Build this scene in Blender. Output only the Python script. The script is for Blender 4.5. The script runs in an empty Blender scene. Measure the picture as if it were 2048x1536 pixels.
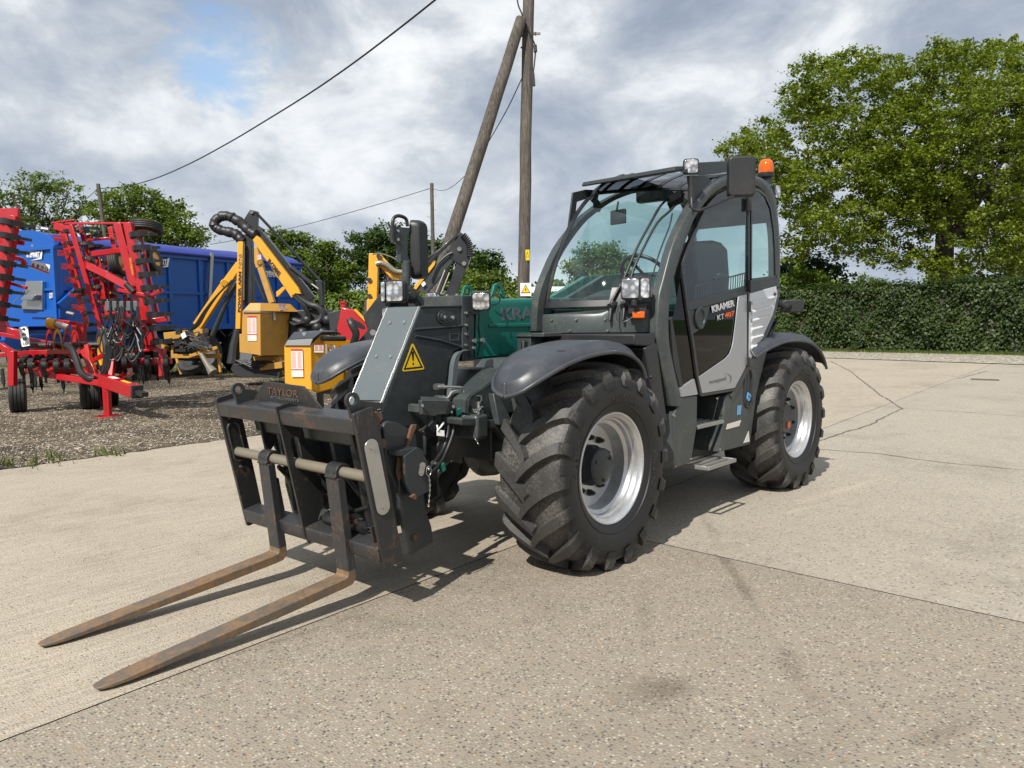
import bpy, bmesh, math, random
import numpy as np
from mathutils import Vector, Matrix, Quaternion

# ---------------------------------------------------------------- camera
SC = bpy.context.scene
COL = SC.collection
FPX = 1546.35                       # focal length in pixels of the 2048 px wide photo
CAM = Vector((3.80507, 3.58051, 1.47941))
RV = Vector((-0.66151412, 0.74982892, -0.01247632))
UV_ = Vector((-0.06879103, -0.04410558, 0.99665565))
FW = Vector((-0.74677096, -0.66016005, -0.08075797))
cd = bpy.data.cameras.new('camera')
cam = bpy.data.objects.new('camera', cd)
COL.objects.link(cam)
mw = Matrix.Identity(4)
for i, ax in enumerate((RV, UV_, -FW)):
    for k in range(3):
        mw[k][i] = ax[k]
for k in range(3):
    mw[k][3] = CAM[k]
cam.matrix_world = mw
cd.sensor_width = 36.0
cd.sensor_fit = 'HORIZONTAL'
cd.lens = FPX / 2048 * 36.0
cd.clip_start = 0.05
cd.clip_end = 5000
SC.camera = cam

# ---------------------------------------------------------------- sun
SUN_AZ = math.radians(14.5)         # direction the sun stands in, from +X towards +Y
SUN_EL = math.radians(46.0)
sd = bpy.data.lights.new('sun', 'SUN')
sd.energy = 4.7
sd.angle = math.radians(0.6)
sd.color = (1.0, 0.955, 0.88)
so = bpy.data.objects.new('sun', sd)
COL.objects.link(so)
sdir = Vector((math.cos(SUN_EL) * math.cos(SUN_AZ), math.cos(SUN_EL) * math.sin(SUN_AZ), math.sin(SUN_EL)))
so.rotation_euler = sdir.to_track_quat('Z', 'Y').to_euler()
so.location = (0, 0, 30)

# ---------------------------------------------------------------- world: sky with broken cloud
W_ = bpy.data.worlds.new('World')
SC.world = W_
W_.use_nodes = True
nt = W_.node_tree
nt.nodes.clear()
def N(t, typ, **kw):
    n = t.nodes.new(typ)
    for k, v in kw.items():
        if k.startswith('i_'):
            n.inputs[k[2:].replace('_', ' ')].default_value = v
        else:
            setattr(n, k, v)
    return n
def L(t, a, b):
    t.links.new(a, b)
def ramp(t, stops, interp='LINEAR'):
    r = t.nodes.new('ShaderNodeValToRGB')
    r.color_ramp.interpolation = interp
    el = r.color_ramp.elements
    while len(el) < len(stops):
        el.new(0.5)
    for e, (p, c) in zip(el, stops):
        e.position = p
        e.color = (c[0], c[1], c[2], 1) if not isinstance(c, float) else (c, c, c, 1)
    return r
def math_(t, op, a=None, b=None, clamp=False):
    n = t.nodes.new('ShaderNodeMath'); n.operation = op; n.use_clamp = clamp
    for i, v in enumerate((a, b)):
        if v is None: continue
        if isinstance(v, (int, float)): n.inputs[i].default_value = v
        else: t.links.new(v, n.inputs[i])
    return n.outputs[0]
def mixc(t, f, a, b, mode='MIX'):
    n = t.nodes.new('ShaderNodeMix'); n.data_type = 'RGBA'; n.blend_type = mode
    for s, v in ((n.inputs[0], f), (n.inputs[6], a), (n.inputs[7], b)):
        if isinstance(v, (int, float)): s.default_value = v
        elif isinstance(v, tuple): s.default_value = (v[0], v[1], v[2], 1)
        else: t.links.new(v, s)
    return n.outputs[2]
sky = N(nt, 'ShaderNodeTexSky', sky_type='NISHITA', sun_disc=False)
sky.sun_elevation = SUN_EL
sky.sun_rotation = math.pi / 2 - SUN_AZ
sky.air_density = 1.2; sky.dust_density = 1.0; sky.ozone_density = 2.0
tc = N(nt, 'ShaderNodeTexCoord')
sep = N(nt, 'ShaderNodeSeparateXYZ'); L(nt, tc.outputs['Generated'], sep.inputs[0])
zc = math_(nt, 'MAXIMUM', sep.outputs[2], 0.0)
zc = math_(nt, 'ADD', zc, 0.22)
cu = math_(nt, 'DIVIDE', sep.outputs[0], zc); cv = math_(nt, 'DIVIDE', sep.outputs[1], zc)
cb = N(nt, 'ShaderNodeCombineXYZ'); L(nt, cu, cb.inputs[0]); L(nt, cv, cb.inputs[1])
mp = N(nt, 'ShaderNodeMapping'); L(nt, cb.outputs[0], mp.inputs[0])
mp.inputs['Location'].default_value = (3.1, 1.7, 0)
n1 = N(nt, 'ShaderNodeTexNoise'); n1.inputs['Scale'].default_value = 0.85; n1.inputs['Detail'].default_value = 5; n1.inputs['Roughness'].default_value = 0.5; n1.inputs['Distortion'].default_value = 0.35
L(nt, mp.outputs[0], n1.inputs['Vector'])
mp2 = N(nt, 'ShaderNodeMapping'); L(nt, tc.outputs['Generated'], mp2.inputs[0]); mp2.inputs['Location'].default_value = (9.3, -4.2, 2.0); mp2.inputs['Scale'].default_value = (1, 1, 1.7)
n2 = N(nt, 'ShaderNodeTexNoise'); n2.inputs['Scale'].default_value = 5.6; n2.inputs['Detail'].default_value = 12; n2.inputs['Roughness'].default_value = 0.61; n2.inputs['Distortion'].default_value = 0.3
L(nt, mp2.outputs[0], n2.inputs['Vector'])
shade = math_(nt, 'ADD', math_(nt, 'MULTIPLY', n1.outputs[0], 0.45), math_(nt, 'MULTIPLY', n2.outputs[0], 0.55))
cl = ramp(nt, [(0.36, (0.32, 0.385, 0.49)), (0.43, (0.41, 0.47, 0.57)), (0.48, (0.52, 0.58, 0.665)), (0.525, (0.64, 0.69, 0.75)), (0.565, (0.82, 0.86, 0.90)), (0.62, (1.0, 1.02, 1.04))])
L(nt, shade, cl.inputs[0])
# thinner, brighter band low over the horizon
hz = ramp(nt, [(0.0, 1.0), (0.10, 0.55), (0.3, 0.0)])
L(nt, sep.outputs[2], hz.inputs[0])
clc = mixc(nt, math_(nt, 'MULTIPLY', hz.outputs[0], 0.45), cl.outputs[0], (0.55, 0.63, 0.74))
skyc = N(nt, 'ShaderNodeVectorMath', operation='SCALE'); L(nt, sky.outputs[0], skyc.inputs[0]); skyc.inputs['Scale'].default_value = 1.6
clear = mixc(nt, 1.0, skyc.outputs[0], (1.0, 1.0, 1.0), 'MULTIPLY')
cs = N(nt, 'ShaderNodeVectorMath', operation='SCALE'); L(nt, clc, cs.inputs[0]); cs.inputs['Scale'].default_value = 8.1
# one ragged gap of blue
gap_dir = (FW + RV * ((430 - 1024) / FPX) - UV_ * ((150 - 768) / FPX)).normalized()
dotn = N(nt, 'ShaderNodeVectorMath', operation='DISTANCE'); L(nt, tc.outputs['Generated'], dotn.inputs[0]); dotn.inputs[1].default_value = tuple(gap_dir)
gd = math_(nt, 'ADD', dotn.outputs['Value'], math_(nt, 'MULTIPLY', math_(nt, 'SUBTRACT', n2.outputs[0], 0.5), 0.32))
gr = ramp(nt, [(0.015, 0.85), (0.055, 0.0)]); L(nt, gd, gr.inputs[0])
fin = mixc(nt, gr.outputs[0], cs.outputs[0], clear)
bg = N(nt, 'ShaderNodeBackground'); L(nt, fin, bg.inputs[0]); bg.inputs[1].default_value = 0.1
wo = N(nt, 'ShaderNodeOutputWorld'); L(nt, bg.outputs[0], wo.inputs[0])
SC.view_settings.view_transform = 'Standard'
SC.view_settings.look = 'None'
SC.view_settings.exposure = 0.27
SC.view_settings.gamma = 1.0
SC.cycles.max_bounces = 8
SC.cycles.transparent_max_bounces = 24
SC.cycles.caustics_reflective = False
SC.cycles.caustics_refractive = False

# ---------------------------------------------------------------- measuring helpers
def ray(px, py):
    return FW + RV * ((px - 1024) / FPX) - UV_ * ((py - 768) / FPX)
def onax(px, py, ax, v):
    d = ray(px, py); return CAM + d * ((v - CAM[ax]) / d[ax])
def XP(px, py, v): return onax(px, py, 0, v)
def YP(px, py, v): return onax(px, py, 1, v)
def ZP(px, py, v=0.0): return onax(px, py, 2, v)
def DP(px, py, dep): return CAM + ray(px, py) * dep
def V(*a): return Vector(a)
def plane_pt(px, py, o, n):
    d = ray(px, py); return CAM + d * ((o - CAM).dot(n) / d.dot(n))

# ---------------------------------------------------------------- objects
def root(name, loc=(0, 0, 0), rz=0.0):
    o = bpy.data.objects.new(name, None); COL.objects.link(o)
    o.empty_display_size = 0.3
    o.location = loc; o.rotation_euler = (0, 0, rz)
    return o
def tag(o, label=None, cat=None, group=None, kind=None):
    if label: o['label'] = label
    if cat: o['category'] = cat
    if group: o['group'] = group
    if kind: o['kind'] = kind
    return o
def wloc(p):
    v = Vector((0, 0, 0))
    while p is not None:
        v += Vector(p.location); p = p.parent
    return v
class MB:
    """collects shapes in one bmesh"""
    def __init__(s): s.b = bmesh.new()
    def vs(s, pts): return [s.b.verts.new(p) for p in pts]
    def face(s, pts, mi=0):
        try:
            f = s.b.faces.new(s.vs(pts)); f.material_index = mi
        except ValueError: pass
        return s
    def loft(s, rings, closed=True, caps=True, loop=False, mi=0):
        R = [s.vs(r) for r in rings]; n = len(R[0])
        m = len(R)
        for i in range(m if loop else m - 1):
            a, c = R[i], R[(i + 1) % m]
            for j in range(n if closed else n - 1):
                k = (j + 1) % n
                try:
                    f = s.b.faces.new((a[j], a[k], c[k], c[j])); f.material_index = mi
                except ValueError: pass
        if caps and closed and not loop:
            for r in (R[0], R[-1]):
                try:
                    f = s.b.faces.new(r); f.material_index = mi
                except ValueError: pass
        return s
    def prism(s, poly, vec, mi=0):
        v = Vector(vec); return s.loft([[Vector(p) for p in poly], [Vector(p) + v for p in poly]], mi=mi)
    def box(s, lo, hi, mi=0):
        x0, y0, z0 = lo; x1, y1, z1 = hi
        return s.prism([(x0, y0, z0), (x1, y0, z0), (x1, y1, z0), (x0, y1, z0)], (0, 0, z1 - z0), mi)
    def obox(s, c, ax, ay, az, sx, sy, sz, mi=0):
        c, ax, ay, az = Vector(c), Vector(ax).normalized(), Vector(ay).normalized(), Vector(az).normalized()
        p = [c + ax * (i * sx / 2) + ay * (j * sy / 2) - az * (sz / 2) for i, j in ((-1, -1), (1, -1), (1, 1), (-1, 1))]
        return s.prism(p, az * sz, mi)
    def beam(s, p0, p1, w, h, up=(0, 0, 1), w1=None, h1=None, mi=0):
        p0, p1 = Vector(p0), Vector(p1); d = (p1 - p0).normalized(); up = Vector(up)
        sx = d.cross(up)
        if sx.length < 1e-4: sx = d.cross(Vector((1, 0, 0)))
        sx.normalize(); u = sx.cross(d).normalized()
        w1 = w if w1 is None else w1; h1 = h if h1 is None else h1
        def r(p, a, c): return [p + sx * (i * a / 2) + u * (j * c / 2) for i, j in ((-1, -1), (1, -1), (1, 1), (-1, 1))]
        return s.loft([r(p0, w, h), r(p1, w1, h1)], mi=mi)
    def tube(s, pts, r, n=10, mi=0, caps=True, smooth=0):
        pts = [Vector(p) for p in pts]
        if smooth: pts = spline(pts, smooth)
        m = len(pts)
        rr = r if isinstance(r, (list, tuple)) else [r] * m
        if len(rr) != m: rr = [np.interp(i / (m - 1), np.linspace(0, 1, len(rr)), rr) for i in range(m)]
        t0 = (pts[1] - pts[0]).normalized()
        a = t0.orthogonal().normalized()
        rings = []
        for i in range(m):
            if i == 0: t = t0
            elif i == m - 1: t = (pts[i] - pts[i - 1]).normalized()
            else:
                t = (pts[i + 1] - pts[i]).normalized() + (pts[i] - pts[i - 1]).normalized()
                t = t.normalized() if t.length > 1e-6 else t0
            a = (a - t * a.dot(t))
            a = a.normalized() if a.length > 1e-6 else t.orthogonal().normalized()
            b2 = t.cross(a)
            rings.append([pts[i] + (a * math.cos(2 * math.pi * k / n) + b2 * math.sin(2 * math.pi * k / n)) * rr[i] for k in range(n)])
        return s.loft(rings, caps=caps, mi=mi)
    def cyl(s, p0, p1, r, n=20, r1=None, mi=0):
        return s.tube([p0, p1], [r, r if r1 is None else r1], n, mi)
    def lathe(s, prof, o, ax, n=48, mi=0, closed_prof=False):
        """prof: (radius, along) pairs round axis ax through o"""
        o = Vector(o); ax = Vector(ax).normalized(); a = ax.orthogonal().normalized(); b2 = ax.cross(a)
        rings = [[o + ax * h + (a * math.cos(2 * math.pi * k / n) + b2 * math.sin(2 * math.pi * k / n)) * max(r, 1e-4) for k in range(n)] for r, h in prof]
        return s.loft(rings, caps=not closed_prof, loop=closed_prof, mi=mi)
    def ball(s, c, r, n=12, sc=(1, 1, 1), mi=0):
        c = Vector(c); rings = []
        for i in range(1, n):
            th = math.pi * i / n
            rings.append([c + Vector((math.sin(th) * math.cos(2 * math.pi * k / (2 * n)) * sc[0], math.sin(th) * math.sin(2 * math.pi * k / (2 * n)) * sc[1], math.cos(th) * sc[2])) * r for k in range(2 * n)])
        return s.loft(rings, mi=mi)
    def bolt(s, p, nrm, r=0.012, h=0.008, n=6, mi=0):
        p = Vector(p); nrm = Vector(nrm).normalized(); return s.cyl(p - nrm * 0.002, p + nrm * h, r, n, r * 0.85, mi)
    def split(s, name, mats, parent=None, **k):
        """one object for every loose piece"""
        seen = set(); out = []
        s.b.verts.ensure_lookup_table()
        for v0 in s.b.verts:
            if v0 in seen: continue
            comp = [v0]; seen.add(v0); i = 0
            while i < len(comp):
                for e in comp[i].link_edges:
                    w = e.other_vert(comp[i])
                    if w not in seen: seen.add(w); comp.append(w)
                i += 1
            m = MB(); mp_ = {v: m.b.verts.new(v.co) for v in comp}
            for f in {f for v in comp for f in v.link_faces}:
                nf = m.b.faces.new([mp_[v] for v in f.verts]); nf.material_index = f.material_index
            out.append(m.build(name, mats, parent, **k))
        s.b.free(); return out
    def build(s, name, mats, parent=None, smooth=35, bevel=0.0, seg=2, local=False, recalc=True):
        if recalc: bmesh.ops.recalc_face_normals(s.b, faces=s.b.faces[:])
        me = bpy.data.meshes.new(name)
        s.b.to_mesh(me); s.b.free()
        for m in (mats if isinstance(mats, (list, tuple)) else [mats]): me.materials.append(m)
        if not local and parent is not None: me.transform(Matrix.Translation(-wloc(parent)))
        if smooth:
            me.polygons.foreach_set('use_smooth', [True] * len(me.polygons))
            me.set_sharp_from_angle(angle=math.radians(smooth))
        o = bpy.data.objects.new(name, me); COL.objects.link(o)
        if parent is not None: o.parent = parent
        if bevel:
            bv = o.modifiers.new('bevel', 'BEVEL'); bv.width = bevel; bv.segments = seg; bv.limit_method = 'ANGLE'; bv.angle_limit = math.radians(40); bv.harden_normals = False
        return o
def spline(pts, k=6):
    P = [Vector(p) for p in pts]; P = [P[0] * 2 - P[1]] + P + [P[-1] * 2 - P[-2]]; out = []
    for i in range(1, len(P) - 2):
        p0, p1, p2, p3 = P[i - 1:i + 3]
        for j in range(k):
            t = j / k
            out.append(0.5 * ((2 * p1) + (p2 - p0) * t + (2 * p0 - 5 * p1 + 4 * p2 - p3) * t * t + (3 * p1 - p0 - 3 * p2 + p3) * t ** 3))
    out.append(P[-2]); return out
def round_poly(P, r, k=5):
    """round the corners of a 3D polygon"""
    P = [Vector(p) for p in P]; n = len(P); out = []
    for i in range(n):
        a, b, c = P[i - 1], P[i], P[(i + 1) % n]
        u, v = a - b, c - b
        d = min(r, u.length * 0.45, v.length * 0.45)
        s, e = b + u.normalized() * d, b + v.normalized() * d
        for j in range(k + 1):
            t = j / k; out.append(s * (1 - t) ** 2 + b * 2 * t * (1 - t) + e * t * t)
    return out
def text_mesh(body, spacing=1.0, bold=0.0, res=3):
    cu = bpy.data.curves.new('t', 'FONT'); cu.body = body; cu.space_character = spacing; cu.offset = bold; cu.resolution_u = res; cu.extrude = 0.5
    ob = bpy.data.objects.new('t', cu); COL.objects.link(ob)
    dg = bpy.context.evaluated_depsgraph_get(); dg.update()
    me = bpy.data.meshes.new_from_object(ob.evaluated_get(dg))
    bpy.data.objects.remove(ob); bpy.data.curves.remove(cu)
    return me
def lettering(body, bl, br, tl, mat, parent, thick=0.003, name='lettering', shear=0.0, bold=0.02, spacing=1.0, warp=None):
    """fit the text into the parallelogram bl, br, tl and raise it by thick along its normal"""
    me = text_mesh(body, spacing, bold)
    n = len(me.vertices); co = np.empty(n * 3); me.vertices.foreach_get('co', co); co = co.reshape(-1, 3)
    mn, mx = co.min(0), co.max(0)
    u = (co[:, 0] - mn[0]) / (mx[0] - mn[0]); v = (co[:, 1] - mn[1]) / (mx[1] - mn[1]); w = (co[:, 2] - mn[2]) / (mx[2] - mn[2])
    u = u + shear * v
    if warp: new = np.array([warp(a, b_, c) for a, b_, c in zip(u, v, w)])
    else:
        bl, br, tl = Vector(bl), Vector(br), Vector(tl)
        nn = (br - bl).cross(tl - bl).normalized() * thick
        new = np.array(bl)[None] + u[:, None] * np.array(br - bl)[None] + v[:, None] * np.array(tl - bl)[None] + w[:, None] * np.array(nn)[None]
    if parent is not None: new = new - np.array(wloc(parent))[None]
    me.vertices.foreach_set('co', new.ravel()); me.materials.clear(); me.materials.append(mat); me.update()
    me.name = name
    o = bpy.data.objects.new(name, me); COL.objects.link(o)
    if parent is not None: o.parent = parent
    return o
def dup_part(o, parent, name=None):
    c = o.copy(); COL.objects.link(c); c.parent = parent
    for ch in o.children: dup_part(ch, c)
    return c

# ---------------------------------------------------------------- materials
def base_mat(name):
    m = bpy.data.materials.new(name); m.use_nodes = True
    t = m.node_tree; return m, t, t.nodes['Principled BSDF']
def noise(t, scale, detail=4, rough=0.55, vec=None, dist=0.0):
    n = t.nodes.new('ShaderNodeTexNoise'); n.inputs['Scale'].default_value = scale; n.inputs['Detail'].default_value = detail; n.inputs['Roughness'].default_value = rough; n.inputs['Distortion'].default_value = dist
    if vec is not None: t.links.new(vec, n.inputs['Vector'])
    return n.outputs[0]
def objvec(t):
    return t.nodes.new('ShaderNodeTexCoord').outputs['Object']
def bump(t, p, h, dist=0.01, strength=0.5):
    b = t.nodes.new('ShaderNodeBump'); b.inputs['Distance'].default_value = dist; b.inputs['Strength'].default_value = strength
    t.links.new(h, b.inputs['Height']); t.links.new(b.outputs[0], p.inputs['Normal'])
def paint(name, c, rough=0.4, metal=0.0, dirt=0.25, dcol=(0.16, 0.14, 0.11), coat=0.0, scale=3.0, var=0.12, spec=0.5):
    """painted or plastic surface with faint dust patches and fine scuffs"""
    m, t, p = base_mat(name); v = objvec(t)
    a = noise(t, scale, 6, 0.65, v); b_ = noise(t, scale * 14, 3, 0.6, v)
    c2 = mixc(t, math_(t, 'MULTIPLY', a, var * 2), c, tuple(x * (1 - var * 1.5) for x in c))
    r = ramp(t, [(0.5, 0.0), (0.75, 1.0)]); t.links.new(math_(t, 'ADD', math_(t, 'MULTIPLY', a, 0.7), math_(t, 'MULTIPLY', b_, 0.32)), r.inputs[0])
    c3 = mixc(t, math_(t, 'MULTIPLY', r.outputs[0], dirt), c2, dcol)
    t.links.new(c3, p.inputs['Base Color'])
    t.links.new(math_(t, 'ADD', math_(t, 'MULTIPLY', a, 0.22), rough - 0.1), p.inputs['Roughness'])
    p.inputs['Metallic'].default_value = metal
    p.inputs['Coat Weight'].default_value = coat; p.inputs['Coat Roughness'].default_value = 0.12
    p.inputs['Specular IOR Level'].default_value = spec
    bump(t, p, a, 0.002, 0.25)
    return m
def worn(name, c, rust=(0.085, 0.045, 0.025), amount=0.5, scale=6.0, rough=0.42, rust2=(0.15, 0.082, 0.042)):
    """paint rubbed through to brown rust in patches, streaks and fine scratches"""
    m, t, p = base_mat(name); v = objvec(t)
    a = noise(t, scale, 10, 0.78, v, 0.3); b_ = noise(t, scale * 9, 6, 0.8, v)
    mpn = N(t, 'ShaderNodeMapping'); L(t, v, mpn.inputs[0]); mpn.inputs['Scale'].default_value = (scale * 9, scale * 9, scale * 0.9)
    st = noise(t, 1.0, 4, 0.7, mpn.outputs[0])
    s = math_(t, 'ADD', math_(t, 'ADD', math_(t, 'MULTIPLY', a, 0.55), math_(t, 'MULTIPLY', b_, 0.28)), math_(t, 'MULTIPLY', st, 0.2))
    e = 0.70 - amount * 0.36
    r = ramp(t, [(e, 0.0), (e + 0.10, 1.0)]); t.links.new(s, r.inputs[0])
    rc = mixc(t, b_, rust, rust2)
    sc = ramp(t, [(0.60, 0.0), (0.68, 0.55)]); t.links.new(st, sc.inputs[0])
    pc = mixc(t, math_(t, 'MULTIPLY', b_, 0.3), mixc(t, sc.outputs[0], c, (0.085, 0.08, 0.075)), (0.06, 0.056, 0.05))
    t.links.new(mixc(t, r.outputs[0], pc, rc), p.inputs['Base Color'])
    t.links.new(math_(t, 'ADD', math_(t, 'MULTIPLY', r.outputs[0], 0.3), rough), p.inputs['Roughness'])
    bump(t, p, s, 0.003, 0.5)
    return m
def plain(name, c, rough=0.4, metal=0.0, **k):
    m, t, p = base_mat(name); p.inputs['Base Color'].default_value = (*c, 1); p.inputs['Roughness'].default_value = rough; p.inputs['Metallic'].default_value = metal
    for a, b_ in k.items(): p.inputs[a.replace('_', ' ')].default_value = b_
    return m
MT = {}
MT['grey'] = paint('grey_paint', (0.050, 0.061, 0.062), 0.38, 0.15, 0.42, (0.20, 0.19, 0.165))
MT['grey_light'] = paint('lit_plate_and_rack_grey', (0.115, 0.137, 0.145), 0.42, 0.1, 0.3, (0.26, 0.25, 0.23))  # lighter copy of the grey: lit look of the head plate in colour
MT['grey_dark'] = paint('dark_grey_paint', (0.025, 0.031, 0.034), 0.40, 0.05, 0.3, (0.11, 0.105, 0.09))
MT['fender'] = paint('fender_plastic', (0.040, 0.045, 0.054), 0.40, 0.0, 0.34, (0.17, 0.165, 0.155), scale=7)
MT['plastic'] = paint('black_plastic', (0.018, 0.019, 0.021), 0.45, 0.0, 0.3, (0.07, 0.065, 0.055))
MT['blackpaint'] = paint('black_paint', (0.014, 0.015, 0.017), 0.33, 0.0, 0.3, (0.08, 0.075, 0.065), coat=0.2)
MT['green'] = paint('green_paint', (0.004, 0.135, 0.10), 0.36, 0.0, 0.15, (0.10, 0.12, 0.10), coat=0.25)
MT['silver'] = paint('silver_rim', (0.60, 0.61, 0.62), 0.34, 0.75, 0.5, (0.22, 0.2, 0.17), var=0.08)
MT['silverpaint'] = paint('silver_panel_paint', (0.36, 0.37, 0.39), 0.35, 0.35, 0.12, (0.3, 0.28, 0.25), coat=0.4, var=0.05)
MT['whitepaint'] = paint('light_louvre_paint', (0.62, 0.64, 0.67), 0.35, 0.05, 0.1, (0.3, 0.28, 0.25), coat=0.3, var=0.05)
MT['zinc'] = paint('zinc_steel', (0.50, 0.50, 0.48), 0.32, 0.9, 0.3, (0.2, 0.19, 0.16), scale=12)
MT['alu'] = paint('step_alloy', (0.36, 0.36, 0.34), 0.45, 0.6, 0.5, (0.15, 0.14, 0.12), scale=8)
MT['red'] = paint('red_paint', (0.42, 0.006, 0.011), 0.3, 0.0, 0.12, (0.25, 0.1, 0.08), coat=0.35)
MT['yellow'] = paint('yellow_paint', (0.70, 0.33, 0.012), 0.4, 0.0, 0.18, (0.33, 0.22, 0.08), coat=0.2)
MT['yellow_dirty'] = paint('weathered_yellow_paint', (0.50, 0.26, 0.04), 0.5, 0.0, 0.65, (0.22, 0.15, 0.06))
MT['blue'] = paint('blue_paint', (0.001, 0.092, 0.42), 0.38, 0.0, 0.12, (0.08, 0.12, 0.25), coat=0.15, scale=1.5)
MT['navy'] = paint('blue_tarpaulin', (0.02, 0.04, 0.27), 0.45, 0.0, 0.15, (0.1, 0.1, 0.3), scale=1.2)
MT['white'] = paint('white_paint', (0.75, 0.75, 0.73), 0.45, 0.0, 0.15, (0.4, 0.38, 0.33))
MT['wornblack'] = worn('worn_black_paint', (0.016, 0.017, 0.019), amount=0.40, scale=4.5)
MT['wornblack2'] = worn('scuffed_black_paint', (0.024, 0.026, 0.030), amount=0.47, scale=7.0)
MT['forksteel'] = worn('rusty_fork_steel', (0.115, 0.098, 0.076), rust=(0.15, 0.088, 0.045), rust2=(0.26, 0.15, 0.075), amount=0.66, scale=5.0, rough=0.5)
MT['rust'] = worn('rust', (0.05, 0.035, 0.027), rust=(0.10, 0.05, 0.028), rust2=(0.17, 0.085, 0.045), amount=0.75, scale=14.0, rough=0.6)
MT['shaft'] = worn('greasy_shaft', (0.20, 0.18, 0.135), rust=(0.15, 0.10, 0.06), rust2=(0.25, 0.2, 0.13), amount=0.45, scale=9.0, rough=0.35)
MT['orange'] = plain('orange_lens', (0.9, 0.16, 0.01), 0.12, Transmission_Weight=0.35)
MT['orangepaint'] = plain('orange_print', (0.85, 0.13, 0.01), 0.4)
MT['redlens'] = plain('red_lens', (0.5, 0.01, 0.01), 0.15)
MT['lens'] = None
m, t, p = base_mat('headlamp_lens'); v = objvec(t); vo = t.nodes.new('ShaderNodeTexVoronoi'); vo.inputs['Scale'].default_value = 45; t.links.new(v, vo.inputs['Vector'])
sc_ = t.nodes.new('ShaderNodeSeparateXYZ'); t.links.new(v, sc_.inputs[0])
vo.inputs['Scale'].default_value = 26
r_ = ramp(t, [(0.0, (0.95, 0.95, 0.95)), (0.35, (0.75, 0.76, 0.78)), (0.6, (0.28, 0.29, 0.31))]); t.links.new(vo.outputs['Distance'], r_.inputs[0]); t.links.new(r_.outputs[0], p.inputs['Base Color'])
p.inputs['Metallic'].default_value = 0.7; p.inputs['Roughness'].default_value = 0.22; p.inputs['Coat Weight'].default_value = 1.0; p.inputs['Coat Roughness'].default_value = 0.02
bump(t, p, vo.outputs['Distance'], 0.02, 0.4)
MT['lens'] = m
MT['mirror'] = plain('mirror_glass', (0.8, 0.8, 0.8), 0.03, 1.0)
MT['printgrey'] = plain('grey_print', (0.11, 0.125, 0.14), 0.4)
MT['printlight'] = plain('light_grey_print', (0.55, 0.56, 0.57), 0.4)
MT['printblack'] = plain('black_print', (0.012, 0.012, 0.012), 0.5)
MT['printwhite'] = plain('white_print', (0.8, 0.8, 0.8), 0.5)
MT['warnyellow'] = plain('warning_yellow', (0.80, 0.52, 0.01), 0.45)
MT['stickerblue'] = plain('blue_sticker', (0.12, 0.35, 0.6), 0.4)
MT['paper'] = paint('paper_label', (0.72, 0.66, 0.60), 0.6, 0, 0.1)
MT['printred'] = plain('red_print', (0.55, 0.02, 0.02), 0.5)
MT['hose'] = plain('black_hose', (0.014, 0.014, 0.015), 0.42)
MT['cable'] = plain('cable_sheath', (0.02, 0.02, 0.022), 0.6)
def glass_mat(name, tint, f0=0.08):
    """thin tinted pane: coloured see-through with a mirror-like coat that grows at grazing angles, the same from both sides"""
    m = bpy.data.materials.new(name); m.use_nodes = True; t = m.node_tree; t.nodes.clear()
    tr = N(t, 'ShaderNodeBsdfTransparent'); tr.inputs[0].default_value = (*tint, 1)
    gl = N(t, 'ShaderNodeBsdfGlossy'); gl.inputs['Roughness'].default_value = 0.012
    ge = N(t, 'ShaderNodeNewGeometry'); dt = N(t, 'ShaderNodeVectorMath', operation='DOT_PRODUCT'); L(t, ge.outputs['Normal'], dt.inputs[0]); L(t, ge.outputs['Incoming'], dt.inputs[1])
    c = math_(t, 'SUBTRACT', 1.0, math_(t, 'ABSOLUTE', dt.outputs['Value'])); c = math_(t, 'POWER', c, 5.0)
    f = math_(t, 'ADD', math_(t, 'MULTIPLY', c, 1.0 - f0), f0, True)
    mx = N(t, 'ShaderNodeMixShader'); L(t, f, mx.inputs[0]); L(t, tr.outputs[0], mx.inputs[1]); L(t, gl.outputs[0], mx.inputs[2])
    o = N(t, 'ShaderNodeOutputMaterial'); L(t, mx.outputs[0], o.inputs[0]); return m
MT['glass'] = glass_mat('tinted_glass', (0.78, 0.945, 0.905), 0.10)
MT['roofglass'] = glass_mat('roof_glass', (0.22, 0.26, 0.28), 0.22)
MT['glass2'] = glass_mat('smoked_glass', (0.015, 0.02, 0.019), 0.04)
m, t, p = base_mat('tyre_rubber'); v = objvec(t)
a = noise(t, 4, 5, 0.6, v); b_ = noise(t, 75, 4, 0.75, v)
sepv = t.nodes.new('ShaderNodeSeparateXYZ'); t.links.new(v, sepv.inputs[0])
rad = math_(t, 'POWER', math_(t, 'ADD', math_(t, 'POWER', sepv.outputs[0], 2.0), math_(t, 'POWER', sepv.outputs[2], 2.0)), 0.5)
rr = ramp(t, [(0.52, 0.0), (0.575, 1.0)]); t.links.new(rad, rr.inputs[0])
low = ramp(t, [(0.586, 1.0), (0.60, 0.30)]); t.links.new(rad, low.inputs[0])
r_ = ramp(t, [(0.46, 0.0), (0.62, 1.0)]); t.links.new(math_(t, 'ADD', math_(t, 'MULTIPLY', a, 0.45), math_(t, 'MULTIPLY', b_, 0.55)), r_.inputs[0])
tread = mixc(t, math_(t, 'MULTIPLY', r_.outputs[0], low.outputs[0]), (0.036, 0.035, 0.034), (0.145, 0.137, 0.123))
t.links.new(mixc(t, rr.outputs[0], mixc(t, math_(t, 'MULTIPLY', a, 0.35), (0.008, 0.008, 0.0085), (0.022, 0.021, 0.02)), tread), p.inputs['Base Color'])
p.inputs['Roughness'].default_value = 0.55
bump(t, p, b_, 0.002, 0.35)
MT['rubber'] = m
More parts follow.
